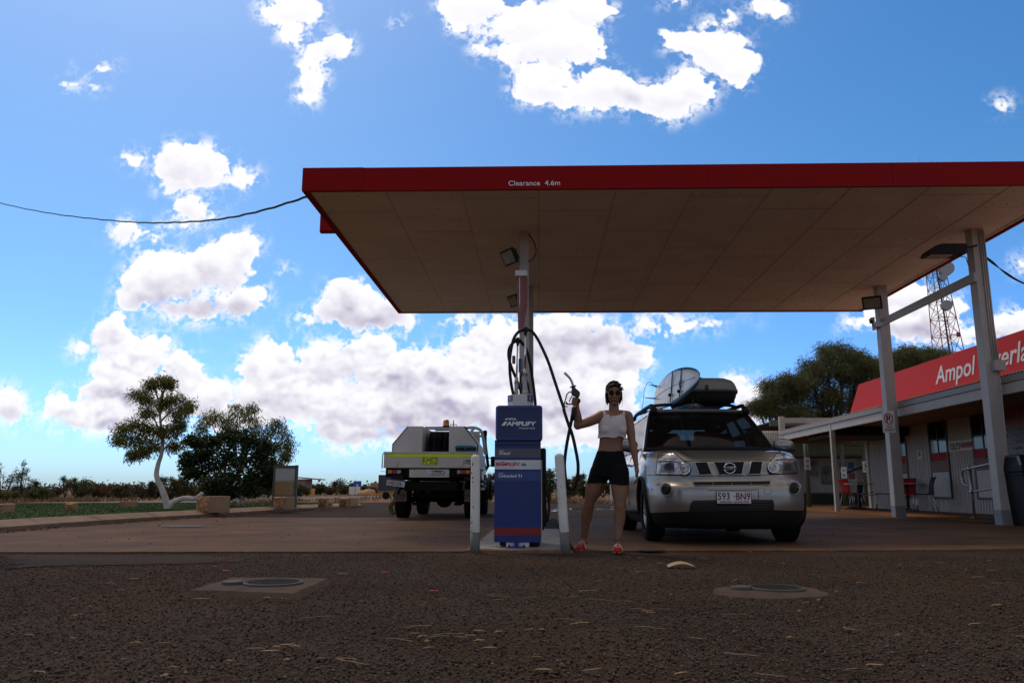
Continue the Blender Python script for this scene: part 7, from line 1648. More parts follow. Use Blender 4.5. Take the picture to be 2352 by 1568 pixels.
def leafcloud(name,mt,par,clumps,n_per,lw,ll,droop=.6,seed=1,shell=.35,twig=True):
    """clumps: (centre, (rx,ry,rz)); leaves as bent two-quad blades gathered on small twigs"""
    r=np.random.default_rng(seed); C=[];S=[]
    for c,rad in clumps:
        k=n_per if isinstance(n_per,int) else int(n_per*rad[0]*rad[2]); tw=max(3,k//9)
        u=r.normal(size=(tw,3)); u/=np.linalg.norm(u,axis=1)[:,None]; q=(shell+(1-shell)*r.random(tw)**.6)[:,None]*r.uniform(.75,1.15,(tw,1))
        tc_=np.array(c)+u*q*np.array(rad); idx=r.integers(0,tw,k); C.append(tc_[idx]+r.normal(size=(k,3))*np.array([ll*.55,ll*.55,ll*.45])); 
    P=np.concatenate(C); n=len(P)
    d=r.normal(size=(n,3)); d[:,2]=d[:,2]*.6-droop*1.4; d/=np.linalg.norm(d,axis=1)[:,None]
    s=np.cross(d,r.normal(size=(n,3))); s/=np.linalg.norm(s,axis=1)[:,None]
    L_=ll*r.uniform(.6,1.3,n)[:,None]; W_=lw*r.uniform(.6,1.3,n)[:,None]
    V=np.empty((n,4,3)); V[:,0]=P; V[:,1]=P+d*L_*.45+s*W_*.5; V[:,2]=P+d*L_; V[:,3]=P+d*L_*.45-s*W_*.5
    o=wloc(par); V-=np.array(o); F=np.arange(4*n).reshape(n,4); return np_mesh(name,V.reshape(-1,3),F,mt,parent=par)
def limbs(g,base,tips,r0,seed=1,mid=.5):
    rr_=random.Random(seed)
    for t in tips:
        t=Vector(t); m=(base*(1-mid)+t*mid)+Vector((rr_.uniform(-.15,.15),rr_.uniform(-.15,.15),rr_.uniform(0,.2)))*(t-base).length*.4
        g.tube(smooth_pts([base,m,t],4),[r0*(1-.8*i/8) for i in range(9)],6,caps=False)
LZ=.12
# slender white gum
gb=gz(*c7(1055,937),LZ); GY=gb.y
K=lambda x,y,dy=0: at(*c7(x,y),GY+dy)
t=thing('gum_tree','slender white trunked gum tree with drooping leaves on the lawn at the left','tree',gb,'trees on the lawn')
g=MB(); tp=[gb,K(1043,880),K(1022,815),K(998,765),K(986,715),K(998,650),K(1017,592),K(1026,500),K(1012,400,.1),K(1008,300,.1),K(1022,190,.1)]
sp_=smooth_pts(tp,5); g.tube(sp_,[max(.016,.072*(1-i/len(sp_))**.8+.010) for i in range(len(sp_))],12)
g.tube(smooth_pts([gb+Vector((.03,0,.02)),K(1098,893),K(1160,869),K(1225,872),K(1262,850),K(1275,835)],5),[.070-.0010*i for i in range(26)],10)
tips=[(880,215),(950,150),(1060,140),(1180,290),(1100,240),(1130,400),(780,440),(860,400),(850,500),(930,540),(1090,540),(930,330)]
for (x,y) in tips:
    yb=min(590,y+rnd.uniform(90,190)); xb=np.interp(-yb,[-592,-500,-400,-300,-190],[1017,1026,1012,1008,1022]); b=K(xb,yb,.05); e=K(x,y,rnd.uniform(-.6,.6)); g.tube(smooth_pts([b,(b+e)/2+Vector((0,0,.12)),e],4),[.028-.0025*i for i in range(9)],6,caps=False)
g.build('trunk',M_bark,t)
k=GY/1829/2.743
cl=[(1035,130,62,30),(950,150,42,34),(880,210,58,36),(925,235,45,35),(1060,150,38,34),(1100,240,70,42),(1185,285,34,46),(1130,330,60,45),(1040,270,52,38),(935,325,52,34),(860,400,84,34),(780,440,66,42),(755,495,46,24),(850,500,80,44),(930,440,70,50),(960,530,60,42),(840,592,22,28),(900,572,50,24),(1090,440,50,50),(1090,540,42,38),(1020,450,34,50),(1130,400,34,34)]
leafcloud('crown',L_gum,t,[(K(x,y,rnd.uniform(-.5,.5)),(rx*k,max(rx,ry)*k*.9,ry*k)) for x,y,rx,ry in cl],520,.022,.13,.75,seed=3)
# dense round bush tree
bb_=gz(*c7(1400,925),LZ); BYt=bb_.y+.9
t=thing('round_tree','dense dark round leafy tree behind the largest sandstone block','tree',(bb_.x,BYt,LZ),'trees on the lawn'); K2=lambda x,y,dy=0: at(*c7(x,y),BYt+dy); k=BYt/1829/2.743
g=MB(); b0=Vector((K2(1410,900).x,BYt,LZ)); 
for (x,y) in ((1250,640),(1330,560),(1450,520),(1560,560),(1650,650),(1400,700),(1520,720),(1270,760)): e=K2(x,y,rnd.uniform(-.6,.6)); g.tube(smooth_pts([b0+Vector((rnd.uniform(-.15,.15),0,0)),(b0+e)/2+Vector((rnd.uniform(-.1,.1),0,.1)),e],4),[.06-.006*i for i in range(9)],7,caps=False)
g.build('trunk',M_barkd,t)
cl=[(1220,510,70,55),(1180,640,60,80),(1230,720,85,60),(1330,520,80,60),(1330,640,100,90),(1330,780,90,60),(1450,480,90,70),(1450,600,110,90),(1450,740,110,90),(1450,830,80,35),(1560,500,80,70),(1590,620,100,90),(1590,750,90,70),(1680,660,90,70),(1730,690,60,50),(1680,560,60,60),(1690,760,50,45),(1270,600,60,60),(1560,820,60,30),(1390,820,60,35)]
leafcloud('crown',L_bush,t,[(K2(x,y,rnd.uniform(-.7,.5)),(rx*k,rx*k,ry*k)) for x,y,rx,ry in cl],1100,.060,.085,.25,seed=5,shell=.15)
# weeping tree behind it
wb=gz(*c7(1515,918),LZ); WYt=wb.y+.6
t=thing('weeping_tree','lighter weeping leaved tree with a white trunk rising behind the round tree','tree',(wb.x,WYt,LZ),'trees on the lawn'); K3=lambda x,y,dy=0: at(*c7(x,y),WYt+dy); k=WYt/1829/2.743
g=MB(); b0=Vector((K3(1515,900).x,WYt,LZ)); m0=K3(1500,700); g.tube(smooth_pts([b0,K3(1518,820),m0],4),[.085-.004*i for i in range(9)],9); limbs(g,m0,[K3(1330,400),K3(1420,380),K3(1500,330),K3(1590,340),K3(1740,430),K3(1790,500)],.045,3); g.build('trunk',M_bark,t)
cl=[(1300,370,48,50),(1360,345,50,40),(1270,430,40,40),(1410,400,50,50),(1490,310,50,40),(1470,390,60,50),(1560,350,50,45),(1590,310,35,40),(1610,400,45,50),(1700,440,50,45),(1750,400,45,38),(1790,470,50,55),(1820,540,35,60),(1770,560,50,60),(1700,530,50,60),(1640,480,50,60),(1800,610,25,30)]
leafcloud('crown',L_weep,t,[(K3(x,y,rnd.uniform(-.5,.5)),(rx*k,rx*k,ry*k)) for x,y,rx,ry in cl],420,.022,.14,.9,seed=8)
# casuarinas behind the shop
CY=46.; k=CY/1829/2.977
KC=lambda x,y,dy=0: at(*cw(x,y),CY+dy)
groups=[('left',[(90,620,52,60),(135,560,66,75),(175,465,62,60),(215,560,80,80),(290,430,70,62),(300,520,85,80),(250,640,80,45),(350,620,90,60),(400,420,60,70)],(250,900)),
 ('tallest',[(440,330,60,55),(450,430,90,80),(480,540,100,90),(545,240,55,55),(560,330,85,80),(600,440,100,90),(660,220,62,52),(660,310,80,70),(720,390,95,90),(620,560,110,90),(770,280,60,55),(780,480,90,90),(740,590,100,70),(840,270,60,48),(860,380,80,80),(860,520,90,90),(500,640,90,50)],(600,900)),
 ('middle',[(930,300,60,60),(960,400,70,80),(1010,280,50,55),(1060,230,50,42),(1110,230,50,45),(1130,300,60,60),(1060,330,60,60),(1170,280,30,50)],(1060,900)),
 ('right',[(1215,260,34,40),(1260,240,50,34),(1300,270,45,40),(1330,250,28,28),(1240,320,50,40),(1340,310,40,40)],(1270,900))]
for gi,(nm,cl,bp) in enumerate(groups):
    b=KC(*bp,gi*.8); b0=Vector((b.x,CY+gi*.8,0)); t=thing('sheoak_tree',{'left':'leftmost sheoak tree behind the car and shed','tallest':'tallest and widest sheoak tree rising over the shop roof','middle':'sheoak tree between the far canopy post and the radio tower','right':'small sheoak crown just in front of the radio tower base'}[nm],'tree',b0,'sheoak trees behind the shop')
    g=MB(); 
    for i,(x,y,rx,ry) in enumerate(cl): e=KC(x,y,gi*.8+rnd.uniform(-1.5,1.5)); m=b0+(e-b0)*.45; m.x=b0.x*.6+e.x*.4; g.tube(smooth_pts([b0+Vector((rnd.uniform(-.4,.4),0,0)),m,e],4),[max(.03,.20-.021*i_) for i_ in range(9)],6,caps=False)
    g.build('trunk',M_barkd,t)
    cc=[]
    for (x,y,rx,ry) in cl:
        for q in range(5): cc.append((KC(x+rnd.uniform(-.75,.75)*rx,y+rnd.uniform(-.75,.75)*ry,gi*.8+rnd.uniform(-1.6,1.6)),(rx*k*rnd.uniform(.3,.6),rx*k*.6,ry*k*rnd.uniform(.35,.7))))
    leafcloud('crown',L_cas,t,cc,400,.030,.42,.55,seed=20+gi,shell=.05)
# scrub along the horizon
def scrub(x,ytop,hwid,Y,mi,cr=c7,base_z=0.,dens=1.,cat='bush',lab='',sparse=False,seed=0):
    c=at(*cr(x,ytop),Y); px=cr(x+hwid,ytop); e=at(*px,Y); w=max(.3,e.x-c.x); hgt=c.z
    if hgt<.4: hgt=.4
    t=thing('scrub_bush' if cat=='bush' else 'small_tree',lab,cat,(c.x,Y,base_z),'scrub bushes and small trees along the horizon')
    rr_=random.Random(seed); g=MB(); b0=Vector((c.x,Y,base_z)); tips=[Vector((c.x+rr_.uniform(-.8,.8)*w,Y+rr_.uniform(-.5,.5)*w,hgt*rr_.uniform(.55,.95))) for _ in range(7)]
    limbs(g,b0,tips,(.03 if not sparse else .012)*hgt+.01,seed); g.build('trunk' if cat!='bush' else 'stems',M_barkd,t)
    lo=.25 if cat=='bush' else .5
    cc=[(Vector((c.x+rr_.uniform(-.8,.8)*w,Y+rr_.uniform(-.6,.6)*w,hgt*rr_.uniform(lo,.80))),(w*rr_.uniform(.2,.4),w*.3,hgt*rr_.uniform(.12,.25))) for _ in range(14 if not sparse else 10)]+[(v,(w*.16,w*.16,hgt*.12)) for v in tips]
    sc=Y/796.
    leafcloud('crown',L_scr[mi],t,cc,int((190 if not sparse else 50)*dens),sc*.7,sc*2.0,.1,seed=seed+50,shell=.1)
SB=[(40,660,95,40,0,True),(150,650,40,41,3,True),(215,735,45,44,3,True),(50,825,70,38,2,False),(150,790,95,46,0,False),(235,812,85,40,2,False),(330,800,60,48,0,False),(420,735,50,47,3,True),(505,740,85,46,2,False),(600,775,75,49,1,False),(690,780,75,50,1,False),(770,785,70,47,0,False),(868,770,45,50,3,True),(900,800,70,52,0,False),(985,770,60,51,0,False),(1085,735,80,50,0,False),(1170,765,70,50,0,False),(1250,790,70,52,1,False),(1330,800,80,50,0,False),(1430,800,70,54,0,False),(1530,805,60,52,0,False),(1610,800,50,56,3,False),(1690,785,45,56,0,False),(1900,790,50,72,0,False)]
ordn=['first','second','third','fourth','fifth','sixth','seventh','eighth','ninth','tenth','eleventh','twelfth','thirteenth','fourteenth','fifteenth','sixteenth','seventeenth','eighteenth','nineteenth','twentieth','twenty first','twenty second','twenty third','twenty fourth']
cn=['olive','brownish','green','grey']
for i,(x,yt,hw_,Y,mi,spx) in enumerate(SB): scrub(x,yt,hw_,Y,mi,sparse=spx,seed=100+i,lab='%s %s scrub bush across the road, %s from the left'%('sparse' if spx else 'dense',cn[mi],ordn[i]))
S2=[(1265,365,75,95,0,'bush'),(1375,350,38,100,0,'bush'),(1480,345,65,100,0,'bush'),(1590,385,45,105,1,'bush'),(1660,285,58,100,3,'tree'),(1740,375,45,110,2,'bush'),(1850,325,60,105,3,'tree'),(1960,372,60,110,0,'bush'),(2040,380,45,100,0,'bush')]
for i,(x,yt,hw_,Y,mi,ct) in enumerate(S2): scrub(x,yt,hw_,Y,mi,cr=c8,sparse=(ct=='tree'),cat=ct,seed=200+i,dens=.8,lab='distant %s %s, %s to the right of the rusty notice board'%(cn[mi],ct,ordn[i]))
cq=lambda x,y:(x,y)
S3=[(1262,1068,24,42,2),(1305,1098,22,60,0),(1340,1104,26,70,0),(1385,1106,26,80,0),(1425,1100,20,62,0),(1330,1090,14,90,3),(1128,1085,18,48,3)]
for i,(x,yt,hw_,Y,mi) in enumerate(S3): scrub(x,yt,hw_,Y,mi,cr=cq,seed=300+i,dens=1.,lab=['tall green bush just right of the fuel pump hoses','olive bush seen through the hanging hose loop','low olive bush right of the hanging hose loop','low distant bush left of the woman\'s thigh','bush seen between the woman\'s legs','small grey bush far behind the hose loop','grey bush between the truck cab and the pump'][i])
rr_=random.Random(9)
for i in range(26):     # far low scrub line out to the horizon
    x=-60+i*5.2+rr_.uniform(-2,2); Y=rr_.uniform(130,200); px=at(1237,1120,Y)
    t=thing('scrub_bush','tiny distant scrub bush on the far horizon','bush',(x,Y,0),'tiny scrub bushes on the far horizon'); w=rr_.uniform(1.5,4); hh_=rr_.uniform(1.2,2.6)
    leafcloud('crown',L_scr[i%4],t,[(Vector((x+rr_.uniform(-1,1)*w,Y,hh_*rr_.uniform(.2,.7))),(w*.4,w*.3,hh_*.3)) for _ in range(6)],90,.16,.45,.1,seed=400+i,shell=.1)
# a far-off belt of scrub that reads as one mass
cc=[(Vector((rr_.uniform(-420,260),rr_.uniform(260,420),rr_.uniform(.5,1.8))),(9,6,1.5)) for _ in range(260)]
hb=bpy.data.objects.new('tmp',None); o=leafcloud('scrub_belt',L_scr[0],thing('tmp_empty','x','x'),cc,50,.8,1.6,.1,seed=77,shell=.0)
pe=o.parent; o.parent=None; bpy.data.objects.remove(pe); bpy.data.objects.remove(hb); tag(o,'far continuous belt of low scrub on the horizon','scrub',kind='stuff')
# dry grass
r=np.random.default_rng(4); pts=[]
for (n_,x0,x1,y0,y1) in ((9000,-34,-13,33,46),(9000,-40,30,46,75),(9000,-60,50,75,140),(2500,-2,8,38,50)):
    P=np.stack([r.uniform(x0,x1,n_),r.uniform(y0,y1,n_),np.zeros(n_)],1); q=np.sin(P[:,0]*.9+1.3*np.sin(P[:,1]*.31))+np.sin(P[:,1]*.6+P[:,0]*.2)
    P=P[(q>-.4)]; 
    rd=np.array([[ (p.x,p.y) for p in pts_] for pts_ in [smooth_pts([(x,y,0) for x,y in rp],6)]][0]); dmin=np.min(np.hypot(P[:,None,0]-rd[None,:,0],P[:,None,1]-rd[None,:,1]),axis=1); P=P[dmin>4.2]; pts.append(P)
P=np.concatenate(pts); P[:,2]=-.03; cen=(P[:,1]>46)&(P[:,0]>-14); P=P[~(cen&(r.random(len(P))<.45))]
tag(blades('dry_grass',P,.21,.04,M_grass2,seed=6),'clumps of pale dry grass across the red plain','grass',kind='stuff')
# ================================================================ sandstone blocks and the rusty board
M_sand=mat('sawn_sandstone',(.44,.30,.19),.9,var=.12,vscale=3,bump=.3,bscale=60,detail=9); M_rough=mat('rough_sandstone',(.44,.25,.13),.95,var=.3,vscale=9,bump=1.,bscale=22,detail=9)
def block(cr,xl,xr,yt,yb,xc,label,seed):
    """left face rough, right face sawn; corner at xc"""
    pc=gz(*cr(xc,yb),LZ); Y=pc.y; pl=at(*cr(xl,yb),Y); pr_=at(*cr(xr,yb),Y); H_=at(*cr(xc,yt),Y).z-LZ
    pr_=at(*cr(xr,yb),Y+.5)
    c=Vector((pc.x,Y,LZ)); a=Vector((pl.x,Y+.04,LZ)); b=Vector((pr_.x,Y+.5,LZ))
    dl=(a-c); db=(b-c)
    t=thing('sandstone_block',label,'stone block',c,'sandstone blocks round the lawn')
    g=MB(); base=[c+dl,c,c+db,c+db+dl]
    g.prism([(p.x,p.y) for p in base],LZ-.03,LZ+H_,'XY'); g.build('body',M_sand,t,bevel=.012)
    # rough split face: a displaced sheet in front of the left side
    rr=random.Random(seed); nx,nz_=16,10; q=[]
    nv=Vector((dl.y,-dl.x,0)).normalized(); nv=-nv if nv.y>0 else nv
    for j in range(nz_+1): q.append([c+dl*(i/nx)+Vector((0,0,-.02+(H_+.02)*j/nz_))+nv*((.010+.045*rr.random()) if 0<i<nx and 0<j<nz_ else .003) for i in range(nx+1)])
    g=MB(); g.grid(q,sm=False); g.build('split_face',M_rough,t,fix=False)
block(c8,92,475,470,640,250,'largest sandstone block at the kerb in front of the round tree',1)
block(c8,948,1190,475,605,1083,'sandstone block at the foot of the rusty notice board',2)
block(c8,1443,1567,487,583,1540,'squarish sandstone block, first one right of the notice board',3)
block(c8,1632,1740,484,542,1640,'small pale block behind the pair near the kerb tip',4)
block(c8,1675,1780,490,576,1770,'left block of the touching pair near the kerb tip',5)
block(c8,1785,1892,487,570,1800,'right block of the touching pair near the kerb tip',6)
block(c7,403,487,897,944,478,'small squarish block on the lawn left of the gum tree',7)
block(c7,752,867,888,926,768,'low long block on the lawn just left of the gum tree',8)
block(c7,-30,92,905,962,20,'block cut off by the left edge of the view',9)
g=MB(); p=gz(*c8(1583,580),LZ); g.bb(p.x-.05,p.x+.05,p.y,p.y+.08,LZ,LZ+.09); tag(g.build('stone_chip',M_sand,bevel=.01),'small pale stone chip between the kerb blocks','stone')
bp0=gz(*c8(1190,597),LZ); YB2=bp0.y+.1; a=at(*c8(962,130),YB2); b=at(*c8(1207,470),YB2)
t=thing('notice_board','weathered grey metal notice board streaked with rust in the lower half','sign',((a.x+b.x)/2,YB2,LZ))
g=MB(); g.bb(a.x,b.x-.04,YB2-.02,YB2+.06,a.z-.07,a.z); g.bb(a.x,a.x+.05,YB2-.02,YB2+.06,LZ,a.z-.07); g.bb(b.x-.06,b.x,YB2-.03,YB2+.09,LZ,a.z+.01); g.bb(a.x+.05,b.x-.06,YB2-.01,YB2+.05,b.z-.03,b.z+.03); g.build('frame',mat('board_frame_grey',(.07,.068,.05),.6,var=.2),t,bevel=.004)
def rust():
    m=mat('rust_streaked_panel',(.42,.41,.39),.5,var=.05); n=m.node_tree.nodes; l=m.node_tree.links; bs=n['Principled BSDF']; src=bs.inputs['Base Color'].links[0].from_socket
    ge=n.new('ShaderNodeNewGeometry'); sp=n.new('ShaderNodeSeparateXYZ'); l.new(ge.outputs['Position'],sp.inputs[0]); mp=n.new('ShaderNodeMapping'); mp.inputs['Scale'].default_value=(9,1,.6); l.new(ge.outputs['Position'],mp.inputs[0]); nz=n.new('ShaderNodeTexNoise'); nz.inputs['Scale'].default_value=1.2; nz.inputs['Detail'].default_value=6; l.new(mp.outputs[0],nz.inputs[0])
    nb=n.new('ShaderNodeTexNoise'); nb.inputs['Scale'].default_value=1.6; nb.inputs['Detail'].default_value=3; l.new(ge.outputs['Position'],nb.inputs[0])
    r_=n.new('ShaderNodeMapRange'); r_.interpolation_type='SMOOTHSTEP'; r_.inputs[1].default_value=b.z+.35; r_.inputs[2].default_value=a.z-.35; r_.inputs[3].default_value=1; r_.inputs[4].default_value=0; l.new(sp.outputs[2],r_.inputs[0])
    ad=n.new('ShaderNodeMath'); ad.operation='MULTIPLY'; l.new(r_.outputs[0],ad.inputs[0]); s2=n.new('ShaderNodeMath'); s2.operation='MULTIPLY_ADD'; l.new(nz.outputs['Fac'],s2.inputs[0]); s2.inputs[1].default_value=.9; s2.inputs[2].default_value=.5; l.new(s2.outputs[0],ad.inputs[1]); ad.use_clamp=True
    rc=n.new('ShaderNodeMix'); rc.data_type='RGBA'; rc.inputs[6].default_value=(.30,.21,.055,1); rc.inputs[7].default_value=(.24,.10,.025,1); l.new(nb.outputs['Fac'],rc.inputs[0])
    mx=n.new('ShaderNodeMix'); mx.data_type='RGBA'; l.new(ad.outputs[0],mx.inputs[0]); l.new(src,mx.inputs[6]); l.new(rc.outputs[2],mx.inputs[7]); l.new(mx.outputs[2],bs.inputs['Base Color']); return m
g=MB(); g.bb(a.x+.05,b.x-.06,YB2,YB2+.04,b.z+.03,a.z-.07); g.build('panel',rust(),t)
# small far things
def far(px,py,Y,cr=c8): return at(*cr(px,py),Y)
Y=100.
p=far(1880,370,Y); t=thing('information_sign','blue roadside information sign with a white letter i','sign',(p.x,Y,0)); g=MB(); g.bb(p.x-.5,p.x+.5,Y,Y+.05,p.z-.6,p.z+.75); g.build('plate',mat('sign_blue',(.02,.10,.35),.5),t); g=MB(); g.bb(p.x-.07,p.x+.07,Y+.05,Y+.15,0,p.z-.6); g.build('post',M_steel,t); text('i',1.1,(p.x,Y-.02,p.z-.35),M_letw,t,bold=.03,align='CENTER')
p=far(1858,405,Y-3); t=thing('white_sign','small white double panel sign left of the blue information sign','sign',(p.x,Y-3,0)); g=MB(); g.bb(p.x-.75,p.x-.03,Y-3,Y-2.95,p.z-.5,p.z+.45); g.bb(p.x+.03,p.x+.6,Y-3,Y-2.95,p.z-.5,p.z+.45); g.build('panel',M_white,t); g=MB(); g.bb(p.x-.05,p.x+.05,Y-2.95,Y-2.85,0,p.z+.3); g.build('post',M_greybase,t)
for px,lb in ((1912,'left'),(1974,'right')): p=far(px,430,Y-5); t=thing('marker_post','white roadside marker post, %s of the far pair'%lb,'post',(p.x,Y-5,0),'far roadside marker posts'); g=MB(); g.bb(p.x-.09,p.x+.09,Y-5,Y-4.9,0,p.z); g.build('shaft',M_white,t); g=MB(); g.bb(p.x-.06,p.x+.06,Y-5.02,Y-5.005,p.z-.3,p.z-.12); g.build('reflector',M_rlens,t)
p=far(1338,440,85); t=thing('yellow_bin','small yellow bin beside the far road','bin',(p.x,85,0)); g=MB(); g.prism([(p.x-.38,p.z-.75),(p.x+.38,p.z-.75),(p.x+.5,p.z+.5),(p.x-.5,p.z+.5)],85,85.9); g.build('tub',mat('bin_yellow',(.60,.30,.02),.6),t,bevel=.03); g=MB(); g.bb(p.x-.04,p.x+.04,85.4,85.5,0,p.z-.75); g.build('stand',M_greybase,t)
p=far(1228,330,90); t=thing('hut','small weathered hut with a flat overhanging roof behind the notice board','hut',(p.x,90,0)); g=MB(); g.bb(p.x-1.4,p.x+.9,90,92.5,0,p.z+.5); g.build('wall',mat('hut_boards',(.30,.22,.19),.8,var=.2),t); g=MB(); g.box((p.x+.2,91.2,p.z+.65),(4.2,3.6,.12),(0,R(5),0)); g.build('roof',mat('hut_roof',(.30,.22,.19),.6),t)
p=far(1990,415,95); t=MB(); t.ell((p.x,95,0),(1.2,1,p.z+.2),14,9); rs=random.Random(3); t.v=[(x+rs.uniform(-.15,.15),y,max(-.1,z+rs.uniform(-.12,.12))) for x,y,z in t.v]; tag(t.build('boulder',M_rough),'pinkish boulder beside the far marker posts','rock')
a=far(2010,372,105); b=far(2330,430,105); t=thing('brick_wall','long low tan brick wall beyond the message board','wall',((a.x+b.x)/2,105,0)); g=MB(); g.bb(a.x,b.x+6,105,105.3,0,a.z); g.bb(b.x-3.6,b.x+6,104.9,105.4,a.z,a.z+.6); g.build('body',mat('tan_brick',(.36,.22,.11),.85,var=.12),t); g=MB(); g.bb(a.x-.05,b.x+6,104.85,105.45,a.z-.12,a.z-.002); g.build('coping',mat('tan_coping',(.42,.28,.15),.85),t)
p=far(745,372,70); t=thing('dark_red_sign','dark red road sign on pale posts half hidden by the round tree','sign',(p.x,70,0)); g=MB(); g.bb(p.x-1.6,p.x+1.6,70,70.05,p.z-.55,p.z+.7); g.build('panel',mat('dull_red_sign',(.18,.025,.02),.6),t); g=MB(); g.bb(p.x-1.7,p.x+1.75,69.98,70.06,p.z-.75,p.z-.6); g.bb(p.x+1.25,p.x+1.5,70.06,70.2,0,p.z-.6); g.bb(p.x-1.4,p.x-1.2,70.06,70.2,0,p.z-.6); g.build('post',M_post,t)
p=at(1405,1143,40); g=MB(); g.bb(p.x-.06,p.x+.10,40,40.12,0,.95); tag(g.build('white_post',M_white,bevel=.01),'short white post beyond the puddles, between the woman\'s legs','post')
# ================================================================ manholes, litter and leaves on the ground
def cg(x,y): return (x/1.225)/1.6327,(2000+y/1.225)/1.6327
def cr_(x,y): return (1920+x/1.225)/1.6327,(2000+y/1.225)/1.6327
M_pad=mat('manhole_concrete',(.082,.058,.044),.9,var=.25,vscale=7,bump=.6,bscale=60,detail=10,spec=.1); M_lid=mat('cast_iron_lid',(.045,.042,.04),.7,metal=.2,spec=.2,var=.3,vscale=20); M_lidr=mat('lid_ring',(.085,.078,.07),.7,metal=.2,spec=.2)
def manhole(pad,c,cap,rad,h,label,raised):
    p=gz(*c,h); t=thing('manhole',label,'manhole',(p.x,p.y,0),'fuel tank manholes in the foreground')
    P=[gz(*q,0) for q in pad]; ce=sum((Vector(q) for q in P),Vector())/len(P); k=.90 if raised else .96
    P=smooth_pts(P+[P[0]],4)[:-1] if not raised else [P[i]*(1-j/5)+P[(i+1)%len(P)]*(j/5) for i in range(len(P)) for j in range(5)]
    rr=random.Random(4); P=[q+Vector((rr.uniform(-.012,.012),rr.uniform(-.012,.012),0)) for q in P]
    T=[ce+(q-ce)*k+Vector((0,0,h)) for q in P]; n=len(P)
    g=MB(); g.add([q-Vector((0,0,.01)) for q in P]+T,[(i,(i+1)%n,n+(i+1)%n,n+i) for i in range(n)]); g.add(T+[ce+Vector((0,0,h+.002))],[(i,(i+1)%n,n) for i in range(n)]); g.build('pad',M_pad,t)
    g=MB(); g.lathe([(rad,.002),(rad,.012),(rad-.012,.014),(rad-.014,.010)],(p.x,p.y,h),n=40); g.build('ring',M_lidr,t)
    g=MB(); g.cyl((p.x,p.y,h),(p.x,p.y,h+.008),rad-.015,n=40)
    s=.020; m=int(rad/s)
    for i in range(-m,m+1):
        for j in range(-m,m+1):
            if math.hypot(i*s,j*s)<rad-.03: g.box((p.x+i*s,p.y+j*s,h+.0095),(.015,.006,.004),(0,0,PI/4 if (i+j)%2 else -PI/4))
    g.build('cover',M_lid,t)
    q=gz(*cap,h); g=MB(); g.lathe([(.062,0),(.062,.016),(.055,.020),(.050,.018),(.001,.018)],(q.x,q.y,h),n=26); g.build('filler_cap',M_lidr,t)
manhole([cg(845,287),cg(1050,219),cg(1535,223),cg(1365,305)],cg(1255,230),cg(1068,232),.175,.030,'left manhole with a raised squared concrete pad in the foreground',True)
manhole([cr_(915,262),cr_(960,248),cr_(1080,243),cr_(1300,243),cr_(1400,258),cr_(1465,285),cr_(1380,297),cr_(1200,303),cr_(1040,296),cr_(940,280)],cr_(1215,254),cr_(1052,255),.165,.006,'right manhole in a flush rounded concrete patch in the foreground',False)
# smoother asphalt patches and dirt along the slab edge
def soft(m,lo=.15,hi=.6,ns=6.):
    n=m.node_tree.nodes; l=m.node_tree.links; out=n['Material Output']; b=n['Principled BSDF']; at_=n.new('ShaderNodeAttribute'); at_.attribute_name='edge'; tc=n.new('ShaderNodeTexCoord'); nz=n.new('ShaderNodeTexNoise'); nz.inputs['Scale'].default_value=ns; nz.inputs['Detail'].default_value=9; nz.inputs['Roughness'].default_value=.7; l.new(tc.outputs['Object'],nz.inputs[0])
    a=n.new('ShaderNodeMath'); a.operation='MULTIPLY_ADD'; l.new(nz.outputs['Fac'],a.inputs[0]); a.inputs[1].default_value=1.8; l.new(at_.outputs['Fac'],a.inputs[2]); s=n.new('ShaderNodeMapRange'); s.interpolation_type='SMOOTHSTEP'; s.inputs[1].default_value=.9+lo; s.inputs[2].default_value=.9+hi; l.new(a.outputs[0],s.inputs[0])
    t=n.new('ShaderNodeBsdfTransparent'); mx=n.new('ShaderNodeMixShader'); l.new(s.outputs[0],mx.inputs[0]); l.new(t.outputs[0],mx.inputs[1]); l.new(b.outputs[0],mx.inputs[2]); l.new(mx.outputs[0],out.inputs[0]); return m
def sheet(name,px,mt,z,cr=cg,jit=.03,sub=10):
    P=[gz(*cr(*q),0) for q in px]; P=smooth_pts(P+[P[0]],sub)[:-1]; rr=random.Random(len(px)); P=[Vector((q.x+rr.uniform(-jit,jit),q.y+rr.uniform(-jit,jit),z)) for q in P]
    ce=sum(P,Vector())/len(P); n=len(P); g=MB(); rings=[[ce+(q-ce)*k for q in P] for k in (1.,.85,.6,.3)]; g.grid(rings,wrap=True,sm=False); g.add(rings[-1],[tuple(range(n))])
    o=g.build(name,mt,shift=False,fix=False); a=o.data.attributes.new('edge','FLOAT','POINT'); vals=[0.]*n+[.35]*n+[.8]*n+[1.]*n+[1.]*n; a.data.foreach_set('value',vals)
    return tag(o,kind='structure')
M_smooth=gravel_mat('smooth_old_asphalt',(.036,.028,.023),(.056,.043,.035),(.052,.032,.020),scale=140,bump=.3,dirt_lo=.5,dirt_hi=.7); soft(M_smooth)
M_dust=gravel_mat('settled_dust',(.10,.052,.028),(.08,.045,.028),(.12,.06,.03),scale=90,bump=.5,dirt_lo=.3,dirt_hi=.5); soft(M_dust)
_z=.002
for nm,pl_,m_,c_ in (('asphalt_patch',[(-80,92),(400,92),(900,93),(1180,105),(1250,125),(1000,138),(500,150),(100,158),(-80,160)],M_smooth,cg),):
    sheet(nm,pl_,m_,_z,cr=c_); _z+=.0012
M_oil=soft(mat('oil_stain',(.028,.022,.018),.45,var=.3,spec=.2),ns=2.)
